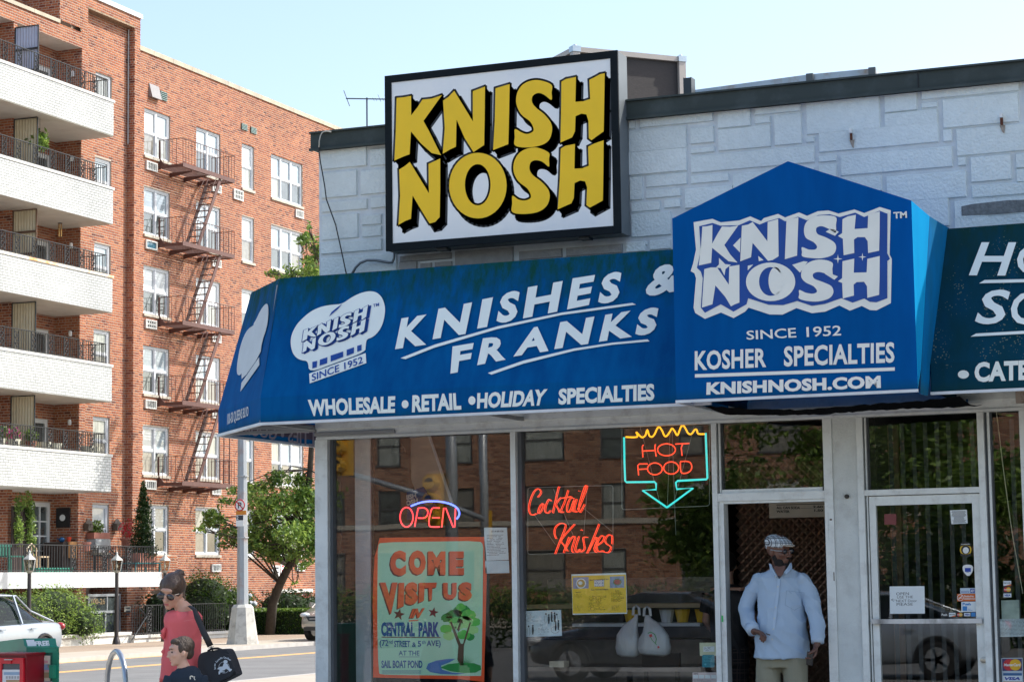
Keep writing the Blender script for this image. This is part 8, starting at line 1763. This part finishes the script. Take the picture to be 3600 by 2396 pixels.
m = MB(); m.prism([P_(612, 585, -.095), P_(628, 612, -.098), P_(642, 590, -.095)], (0, .01, 0)); m.build('undershirt', pm('undershirt_navy', (.015, .02, .04), rough=.9), man)
m = MB(); pl_ = [(626, 615), (618, 700), (602, 850), (590, 950), (578, 1060), (565, 1180), (545, 1330)]
DPT = [.085, .105, .125, .135, .145, .14, .13]
L1_ = [P_(x - 14, y, .05 - d - .022) for (x, y), d in zip(pl_, DPT)]; L2_ = [P_(x + 14, y, .05 - d - .026) for (x, y), d in zip(pl_, DPT)]
for i in range(len(pl_) - 1): m.quad(L1_[i], L1_[i + 1], L2_[i + 1], L2_[i])
m.build('placket', SHD, man)
for (x, y, d) in ((598, 592, .115), (617, 685, .135), (595, 877, .165), (583, 978, .175), (574, 1077, .185), (563, 1170, .18)): m = MB(); m.lathe(P_(x, y, .05 - d - .014), [(.0055, 0), (.0055, .004)], 10, axis='y'); m.build('button', pm('button_pearl', (.6, .58, .48), rough=.3), man)
m = MB(); pk_ = [(697, 722), (860, 742), (852, 860), (770, 902), (685, 855)]; strokes2(m, pk_, 3.2, lambda x, y: P_(x, y, .05 - .163), True); strokes2(m, [(722, 730), (742, 748)], 4, lambda x, y: P_(x, y, .05 - .164)); m.build('pocket_seam', pm('seam_blue', (.24, .33, .46), rough=.9), man)
for (A, B) in ((AL[3].lerp(AL[4], .55), AL[4] + (AL[4] - AL[3]) * .15), (AR[3].lerp(AR[4], .6), AR[4] + (AR[4] - AR[3]) * .12)): m = MB(); m.chain([A, B], [.053, .051], n=16); m.build('cuff', SHD, man, smooth=True)
tr_m = MB()
for h, k, an in LG: tr_m.chain([h + Vector((0, 0, .14)), h, (h + k) / 2, k, an], [(.092, .10), (.100, .105), (.10, .10), (.082, .082), (.07, .075)], side=R_t, n=14)
tr_m.chain([P_(655, 1300, .05), P_(655, 1430, .05)], [(.170, .115), (.178, .12)], side=R_t, n=18); rpart(tr_m, 'trousers', pm('khaki', (.27, .26, .19), rough=.9, var=.06, bump=.2, bscale=200), man, .009, 3, .007, (8, 8, 5))
for h, k, an in LG: m = MB(); m.ell((an.x, an.y - .06, .165), (.052, .14, .045), 14, 8); m.build('shoe', BLACK, man, smooth=True)
pc = lambda x, y, z: HC + HF @ Vector((x * 1.06, y * 1.06, z * 1.06))
cp_ = MB(); cp_.ell(pc(-.012, 0, .060), (.112, .092, .064), 22, 12, rot=HF @ Matrix.Rotation(.14, 3, 'Y')); cp_.ell(pc(.058, 0, .066), (.062, .070, .028), 18, 10, rot=HF @ Matrix.Rotation(.30, 3, 'Y')); cp_.ell(pc(-.06, 0, .03), (.050, .072, .045), 16, 10, rot=HF)
rpart(cp_, 'flat_cap', plaidmat('cap_plaid', (.62, .68, .72), (.03, .04, .06), 24., .13), man, .005, 3)
m = MB(); m.ell(pc(.098, 0, .050), (.042, .058, .009), 18, 8, rot=HF @ Matrix.Rotation(.22, 3, 'Y')); m.build('cap_peak', pm('cap_lining', (.50, .45, .38), rough=.8), man, smooth=True)
LENS = pm('lens_dark', (.008, .007, .012), rough=.08, coat=1)
for q in (-1, 1): m = MB(); m.ell(pc(.093, q * .034, .002), (.014, .031, .021), 16, 10, rot=HF @ Matrix.Rotation(-q * .25, 3, 'Z')); m.build('sunglass_lens', LENS, man, smooth=True)
m = MB(); m.chain([pc(.080, -.062, .006), pc(.04, -.078, .006), pc(-.01, -.083, .010)], .0038, n=6); m.chain([pc(.080, .062, .006), pc(.04, .078, .006), pc(-.01, .083, .010)], .0038, n=6); m.chain([pc(.1, -.01, .004), pc(.1, .01, .004)], .003, n=6); m.build('sunglass_arm', pm('arm_silver', (.55, .60, .62), rough=.3, metal=.6), man)
m = MB()
for (x, y, z, a, b_, c) in ((.058, 0, -.106, .040, .046, .030), (.036, .042, -.086, .046, .024, .036), (.036, -.042, -.086, .046, .024, .036), (.010, .056, -.046, .026, .012, .040), (.010, -.056, -.046, .026, .012, .040), (.098, 0, -.050, .010, .026, .006)): m.ell(pc(x, y, z), (a, b_, c), 14, 9, rot=HF)
rpart(m, 'beard', pm('beard_dark', (.018, .015, .014), rough=.95, bump=.6, bscale=300), man, .0045, 1)
ph = thing('mobile_phone', "black phone held in the man's lowered hand", 'phone', P_(925, 1390, -.13)); m = MB(); A = P_(925, 1345, -.12); m.obj = None
m.bar(A + Vector((-.005, 0, .05)), A + Vector((-.015, 0, -.055)), .05, .016, up=(0, 1, 0)); m.build('case', pm('phone_black', (.01, .01, .012), rough=.2, coat=1), ph)
ky = MB(); A = P_(505, 1118, -.22); ky.bar(A, A + R_t * .035 + Vector((0, 0, -.012)), .018, .008); tag(ky.build('key_fob', pm('fob_black', (.02, .02, .022), rough=.3), None), "small dark key fob in the man's raised hand", 'key')
# ---- kitchen worker seen from behind, half hidden by the door post
wk = thing('person', 'dark-haired person in black top and plaid trousers, seen from behind inside the doorway', 'person', (onY(2560, 2100, 19.0).x, 19.0, .12)); wx = wloc(wk).x
hz_ = onY(2560, 1985, 19.0).z; bd = MB(); C = Vector((wx, 19.0, hz_)); Fw = frame(Vector((-.3, 1, 0)), .1); head(bd, C, Fw, 1.0); bd.chain([C, C + Vector((0, 0, -.16)), C + Vector((0, 0, -.3))], [(.05, .05), (.055, .055), (.12, .08)], side=(1, 0, 0))
bd.chain([(wx, 19, hz_ - .2), (wx, 19, hz_ - .5), (wx, 19, hz_ - .8)], [(.17, .09), (.15, .1), (.15, .11)], side=(1, 0, 0))
for q in (-1, 1): bd.chain([(wx + q * .08, 19, hz_ - .75), (wx + q * .09, 19, .6), (wx + q * .09, 19, .2)], [.08, .055, .04]); bd.chain([(wx + q * .18, 19, hz_ - .25), (wx + q * .22, 19.02, hz_ - .5), (wx + q * .17, 19.2, hz_ - .65)], [.045, .038, .026]); hand(bd, Vector((wx + q * .17, 19.2, hz_ - .65)), (0, 1, 0), (0, 0, -1), .95, .5, q)
rpart(bd, 'body', SKL, wk, .009, 2)
m = MB(); m.ell(C + Fw @ Vector((-.02, 0, .03)), (.105, .085, .10), 16, 10, rot=Fw); m.build('hair', pm('hair_black', (.012, .010, .009), rough=.5), wk, smooth=True)
m = MB(); m.chain([(wx, 19, hz_ - .17), (wx, 19, hz_ - .26), (wx, 19, hz_ - .5), (wx, 19, hz_ - .82)], [(.09, .07), (.2, .11), (.175, .12), (.175, .13)], side=(1, 0, 0), n=16)
for q in (-1, 1): m.chain([(wx + q * .18, 19, hz_ - .26), (wx + q * .225, 19.02, hz_ - .42)], [.065, .06])
rpart(m, 'top', BLACK, wk, .01, 3, .005)
m = MB()
for q in (-1, 1): m.chain([(wx + q * .08, 19, hz_ - .75), (wx + q * .09, 19, .6), (wx + q * .09, 19, .2)], [.105, .085, .075])
m.chain([(wx, 19, hz_ - .72), (wx, 19, hz_ - .9)], [(.18, .13), (.19, .135)], side=(1, 0, 0)); rpart(m, 'trousers', plaidmat('trouser_plaid', (.012, .012, .014), (.06, .045, .04), 11, .10), wk, .011, 2)
# ---- woman with sunglasses
zw = Zoom(500, 1700, 2.2523); ze = Zoom(540, 2000, 8.711); WY = 13.3
def W_(x, y, d=0.): return onY(*zw(x, y), WY + d)
def V_(x, y, d=0.): return onY(*ze(x, y), WY + d)
TW = (CAM - W_(300, 1000)); TW.z = 0; TW.normalize(); RW = Vector((-TW.y, TW.x, 0))
if RW.x < 0: RW = -RW
wo_ = thing('person', 'woman with dark hair in a bun, sunglasses and a coral pink blouse looking down', 'person', (W_(310, 1000).x, WY, .143))
HC2 = V_(560, 690); HF2 = frame(TW * math.cos(-.55) + RW * math.sin(-.55), .34, -.12)
bd = MB(); s2 = .93; head(bd, HC2, HF2, s2)
bd.chain([HC2 + Vector((0, 0, -.02)), V_(760, 1000, .05), W_(330, 985, .05), W_(325, 1050, .05)], [(.045, .05), (.046, .05), (.062, .055), (.075, .055)], side=RW, n=14)
tw = [((335, 1008), .075, .05), ((334, 1035), .112, .068), ((326, 1090), .122, .088), ((315, 1220), .106, .092), ((312, 1400), .112, .10), ((308, 1560), .128, .115), ((308, 1700), .135, .12)]
bd.chain([W_(*c, .05) for c, a, b_ in tw], [(a * .85, b_ * .85) for c, a, b_ in tw], side=RW, n=16)
A1 = [W_(248, 1082, 0), W_(232, 1230, -.03), W_(214, 1380, -.05), W_(200, 1530, -.08), W_(190, 1640, -.12)]; A2 = [W_(408, 1066, .1), W_(412, 1230, .12), W_(408, 1400, .1), W_(400, 1540, .05), W_(390, 1640, .0)]
for A in (A1, A2): bd.chain(A, [.042, .039, .034, .028, .022], n=10); hand(bd, A[-1], A[-1] - A[-2], RW * (1 if A is A1 else -1), .88, .6, 1)
for sx in (-1, 1): h = W_(308 + sx * 80, 1700, .05); bd.chain([h + Vector((0, 0, .06)), h, (h.x, h.y, .58), (h.x, h.y + .02, .23)], [.082, .08, .05, .034], n=12); bd.ell((h.x, h.y - .05, .185), (.038, .11, .035), 10, 7)
rpart(bd, 'body', SKL, wo_, .0065, 2)
PNK = pm('blouse_coral', (.70, .13, .14), rough=.8, var=.10, scale=5, stretch=(1, 1, .3))
m = MB(); m.chain([W_(*c, .05) for c, a, b_ in tw[:6]], [(a + .012, b_ + .012) for c, a, b_ in tw[:6]], side=RW, n=18); m.chain(A1[:4] + [W_(198, 1560, -.09)], [.047, .048, .047, .046, .050], n=14); m.chain(A2[:4], [.046, .046, .045, .045], n=14)
m.chain([W_(300, 1450, .06), W_(300, 1600, .07)], [(.125, .11), (.142, .13)], side=RW, n=16); m.ell(W_(252, 1076, .01), (.05, .05, .045)); m.ell(W_(394, 1064, .09), (.048, .048, .045))
rpart(m, 'blouse', PNK, wo_, .008, 4, .010, (10, 10, 3.5))
m = MB(); strokes2(m, [(330, 1083), (380, 1075), (415, 1060), (437, 1046)], 5, lambda x, y: W_(x, y, -.075 + (x - 330) * .0005)); m.build('yoke_seam', pm('seam_coral', (.75, .2, .2), rough=.8), wo_)
for k, (x, y) in enumerate(((165, 1170), (160, 1200), (168, 1330))): m = MB(); m.chain([W_(x + 22, y - 30, -.06), W_(x, y, -.08), W_(x + 15, y + 22, -.07)], [(.006, .02), (.012, .03), (.004, .02)], n=8); m.build('ruffle', PNK, wo_, smooth=True)
m = MB()
for sx in (-1, 1): h = W_(308 + sx * 80, 1700, .05); m.chain([h + Vector((0, 0, .1)), h, (h.x, h.y, .6), (h.x, h.y + .02, .25)], [.108, .1, .075, .055], n=12)
rpart(m, 'trousers', pm('denim', (.05, .08, .14), rough=.9), wo_, .012, 2)
HRM = pm('hair_brown', (.075, .045, .030), rough=.38, var=.35, scale=40, stretch=(1, 1, .15), bump=.35, bscale=120)
w3 = lambda x, y, z: HC2 + HF2 @ Vector((x * s2, y * s2, z * s2))
m = MB(); m.ell(w3(-.026, 0, .040), (.103, .087, .098), 20, 12, rot=HF2); m.ell(w3(-.055, 0, -.01), (.06, .07, .075), 16, 10, rot=HF2); m.ell(w3(-.105, 0, .095), (.040, .042, .036), 14, 9, rot=HF2); m.ell(w3(.012, .055, .06), (.05, .026, .045), 12, 8, rot=HF2); m.ell(w3(.012, -.055, .06), (.05, .026, .045), 12, 8, rot=HF2); m.ell(w3(-.128, 0, .100), (.036, .04, .034), 12, 8, rot=HF2)
rpart(m, 'hair', HRM, wo_, .005, 2, .0014, (40, 40, 70))
m = MB(); r_ = random.Random(8)
for k in range(26): y0 = 590 + r_.uniform(0, 130); a = V_(300, y0, -.02); m.chain([a, V_(190 + r_.uniform(-30, 30), y0 + r_.uniform(0, 70), -.02), V_(90 + r_.uniform(-40, 40), 650 + r_.uniform(-20, 110), -.02), V_(-30 - r_.uniform(0, 90), 640 + r_.uniform(-10, 130), -.02)], [.0022, .0018, .0014, .0006], n=4)
for k in range(10): a = V_(900 + r_.uniform(-20, 20), 700, .0); m.chain([a, V_(950 + r_.uniform(-20, 40), 850 + r_.uniform(-40, 40), 0), V_(960 + r_.uniform(-40, 40), 960, 0)], [.0020, .0016, .0006], n=4)
m.build('loose_hair', pm('hair_light', (.20, .13, .08), rough=.5), wo_, smooth=True)
for q in (-1, 1): m = MB(); m.ell(w3(.090, q * .037, -.004), (.013, .036, .024), 16, 10, rot=HF2 @ Matrix.Rotation(-q * .22, 3, 'Z')); m.build('sunglass_lens', LENS, wo_, smooth=True)
m = MB()
for q in (-1, 1): m.chain([w3(.074, q * .063, .008), w3(.03, q * .078, .004), w3(-.01, q * .082, .0)], .0042, n=6)
m.chain([w3(.096, -.01, .002), w3(.096, .01, .002)], .004, n=6); m.build('sunglass_arm', LENS, wo_)
m = MB(); m.ell(w3(.093, 0, -.062), (.006, .022, .004), 12, 6, rot=HF2); m.ell(w3(.092, 0, -.070), (.007, .018, .005), 12, 6, rot=HF2); m.build('lips', pm('lip_pink', (.45, .13, .12), rough=.4), wo_, smooth=True)
# ---- shoulder bag
zb_ = Zoom(700, 2260, 11.529); bg_ = thing('shoulder_bag', "black shoulder bag with white figure emblem hanging behind the woman's hip", 'bag', W_(600, 1600, .1)); BB = pm('bag_black', (.014, .018, .026), rough=.6, var=.2, bump=.3, bscale=200)
BYd = -.02
m = MB(); P = [W_(x, y, BYd) for x, y in chaikin([(440, 1350), (500, 1325), (585, 1312), (648, 1300), (682, 1318), (742, 1495), (742, 1512), (610, 1575), (520, 1640), (455, 1640), (440, 1500)], 2)]; m.prism(P, (0, .09, 0)); m.build('body', BB, bg_)
m = MB(); P = [W_(x, y, BYd - .025) for x, y in chaikin([(478, 1395), (540, 1380), (600, 1350), (672, 1340), (700, 1380), (738, 1500), (610, 1562), (560, 1590), (500, 1470)], 2)]; m.prism(P, (0, .0245, 0)); m.build('pocket', BB, bg_)
m = MB(); m.chain([W_(375, 965, .02), W_(415, 995, -.03), W_(437, 1055, -.04), W_(490, 1180, -.05), W_(540, 1282, -.05)], [(.016, .004)] * 2 + [(.022, .004)] * 3, side=RW, n=8); m.chain([W_(545, 1285, -.05), W_(550, 1300, -.05), W_(560, 1325, -.04)], .007, n=6); m.build('strap', BLACK, bg_, smooth=True)
m = MB(); m.chain([W_(520, 1322, .03), W_(550, 1302, .03), W_(600, 1300, .03), W_(630, 1312, .03)], .008, n=6); m.build('carry_handle', BLACK, bg_, smooth=True)
m = MB(); m.bar(W_(525, 1298, -.056), W_(563, 1284, -.056), .012, .004); m.build('buckle', GALV, bg_)
fb = lambda x, y: onY(*zb_(x, y), WY + BYd - .0275)
m = MB()
def arct(s_, pts, h):
    n = len(s_); L_ = [0]
    for i in range(len(pts) - 1): L_.append(L_[-1] + math.dist(pts[i], pts[i + 1]))
    for i, ch in enumerate(s_):
        if ch == ' ': continue
        d = L_[-1] * (i + .5) / n; j = max(k for k in range(len(L_)) if L_[k] <= d); j = min(j, len(pts) - 2); t = (d - L_[j]) / (L_[j + 1] - L_[j]); cx = pts[j][0] + (pts[j + 1][0] - pts[j][0]) * t; cy = pts[j][1] + (pts[j + 1][1] - pts[j][1]) * t
        dx, dy = pts[j + 1][0] - pts[j][0], pts[j + 1][1] - pts[j][1]; l = math.hypot(dx, dy); dx, dy = dx / l, dy / l; w_ = L_[-1] / n * .42; k = (1.0 if ch in 'JKCltk' else .66) * h; nx, ny = dy, -dx
        text(m, ch, [(cx - dx * w_ + nx * k, cy - dy * w_ + ny * k), (cx + dx * w_ + nx * k, cy + dy * w_ + ny * k), (cx + dx * w_, cy + dy * w_), (cx - dx * w_, cy - dy * w_)], fb, .05)
arct("Jori's", [(690, 1050), (665, 920), (680, 810)], 80); arct('Karate', [(715, 790), (790, 700), (880, 635), (960, 600)], 85); arct('Center', [(990, 610), (1080, 605), (1180, 650), (1270, 715)], 85)
ring = [(1010 + 215 * math.cos(a), 970 + 228 * math.sin(a)) for a in [2 * math.pi * i / 30 for i in range(31)]]; strokes2(m, ring, 12, fb); f2_ = lambda x, y: onY(*zb_(x, y), WY + BYd - .0282)
for P in (ellp(1070, 740, 85, 78, 14), [(1000, 800), (1150, 830), (1200, 930), (1260, 1020), (1330, 1040), (1320, 1080), (1235, 1145), (1200, 1080), (1090, 1020), (1030, 1080), (900, 1110), (1050, 1140), (1020, 1170), (920, 1150), (850, 1190), (850, 1240), (790, 1255), (785, 1140), (830, 1110), (820, 1040), (750, 1050), (745, 1010), (830, 940), (950, 930)]): flat(m, [P], f2_)
m.build('emblem', pm('bag_print', (.60, .68, .76), rough=.7), bg_)
# ---- boy
zy = Zoom(570, 2230, 9.447); BY_ = 12.95
def Y_(x, y, d=0.): return onY(*zy(x, y), BY_ + d)
TB = (CAM - Y_(640, 600)); TB.z = 0; TB.normalize(); RBo = Vector((-TB.y, TB.x, 0))
if RBo.x < 0: RBo = -RBo
boy = thing('person', 'small boy in a navy T-shirt facing left in front of the woman', 'person', (Y_(700, 1300).x, BY_, .146)); sb = .80
HC3 = Y_(610, 560); HF3 = frame(TB * math.cos(-1.35) + RBo * math.sin(-1.35), .06, 0)
bd = MB(); head(bd, HC3, HF3, sb); b3 = lambda x, y, z: HC3 + HF3 @ Vector((x * sb, y * sb, z * sb))
bd.chain([HC3 + Vector((0, 0, -.02)), Y_(680, 930, .01), Y_(720, 1120, .02), Y_(740, 1250, .02)], [(.036, .038), (.036, .036), (.050, .045), (.10, .06)], side=RBo, n=14)
zsh = Y_(720, 1200).z; bx0 = Y_(740, 1200); tb_3 = [(0, .085, .055), (-.04, .112, .07), (-.12, .105, .075), (-.26, .1, .08), (-.42, .105, .082)]
bd.chain([bx0 + Vector((0, .02, z)) for z, a, b_ in tb_3], [(a * .88, b_ * .88) for z, a, b_ in tb_3], side=RBo, n=14)
AB = {}
for sx in (-1, 1):
    A = [bx0 + RBo * sx * .10 + Vector((0, .02, -.04)), bx0 + RBo * sx * .135 + Vector((0, 0, -.18)), bx0 + RBo * (sx * .13 - .03) + Vector((0, -.05, -.34))]; AB[sx] = A; bd.chain(A, [.032, .027, .019], n=10); hand(bd, A[-1], A[-1] - A[-2], -RBo * sx, .62, .5, sx)
    h = bx0 + RBo * sx * .05 + Vector((0, .02, -.42)); bd.chain([h, (h.x, h.y, .42), (h.x, h.y + .01, .21)], [.058, .04, .027], n=10); bd.ell((h.x - .03, h.y, .18), (.08, .03, .028), 10, 7)
rpart(bd, 'body', SKB, boy, .0055, 2)
m = MB(); m.chain([bx0 + Vector((0, .02, z)) for z, a, b_ in tb_3], [(a + .006, b_ + .006) for z, a, b_ in tb_3], side=RBo, n=18); m.chain([Y_(715, 1075, .03), Y_(725, 1150, .03), bx0 + Vector((0, .02, -.03))], [(.044, .042), (.075, .055), (.108, .07)], side=RBo, n=16)
for sx in (-1, 1): m.chain(AB[sx][:2], [.046, .044], n=12)
rpart(m, 'tshirt', pm('tshirt_navy', (.010, .022, .040), rough=.9, var=.1), boy, .0065, 3, .004)
m = MB(); fy = lambda x, y: Y_(x, y, -.085); strokes2(m, [(935, 1460), (930, 1380), (985, 1360), (1030, 1390)], 34, fy); strokes2(m, [(1080, 1380), (1060, 1430), (1090, 1490)], 26, fy); m.build('print', pm('print_white', (.6, .66, .7), rough=.8), boy)
m = MB()
for (x, y, z, a, b_, c) in ((-.028, 0, .048, .098, .084, .084), (-.07, 0, -.005, .045, .066, .065), (.035, 0, .088, .045, .064, .030), (-.005, .062, .03, .04, .026, .045), (-.005, -.062, .03, .04, .026, .045)): m.ell(b3(x, y, z), (a * sb, b_ * sb, c * sb), 18, 11, rot=HF3)
rpart(m, 'hair', pm('hair_boy', (.060, .040, .028), rough=.6, var=.4, scale=60, stretch=(1, 1, .4), bump=.7, bscale=120), boy, .0045, 1, .0022, (70, 70, 20))
for q in (-1, 1):
    m = MB(); m.ell(b3(.080, q * .032, .004), (.008 * sb, .013 * sb, .007 * sb), 12, 8, rot=HF3); m.build('eye', pm('eye_dark', (.04, .03, .03), rough=.15), boy, smooth=True); m = MB(); m.chain([b3(.090, q * .018, .026), b3(.090, q * .034, .030), b3(.080, q * .050, .026)], .0028, n=5); m.build('eyebrow', HRM, boy)
m = MB(); m.ell(b3(.093, 0, -.063), (.006 * sb, .020 * sb, .006 * sb), 12, 6, rot=HF3); m.build('lips', MATS['lip_pink'], boy, smooth=True)
m = MB()
for sx in (-1, 1): h = bx0 + RBo * sx * .05 + Vector((0, .02, -.40)); m.chain([h + Vector((0, 0, .03)), h + Vector((0, 0, -.1)), (h.x, h.y, .44)], [.068, .07, .066], n=12)
rpart(m, 'shorts', pm('shorts_grey', (.12, .12, .12), rough=.9), boy, .01, 2)

# the woman, her bag and the boy stand a little closer to the shop: settle them there on the pavement
for o_, k_, zz_ in ((wo_, 14.6 / WY, 1), (bg_, 14.6 / WY, 0), (boy, 14.25 / BY_, 1)):
    l_ = o_.location; o_.location = (l_.x * k_, l_.y * k_, 0 if zz_ else 1.6 + k_ * (l_.z - 1.6)); o_.scale = (k_, k_, k_)
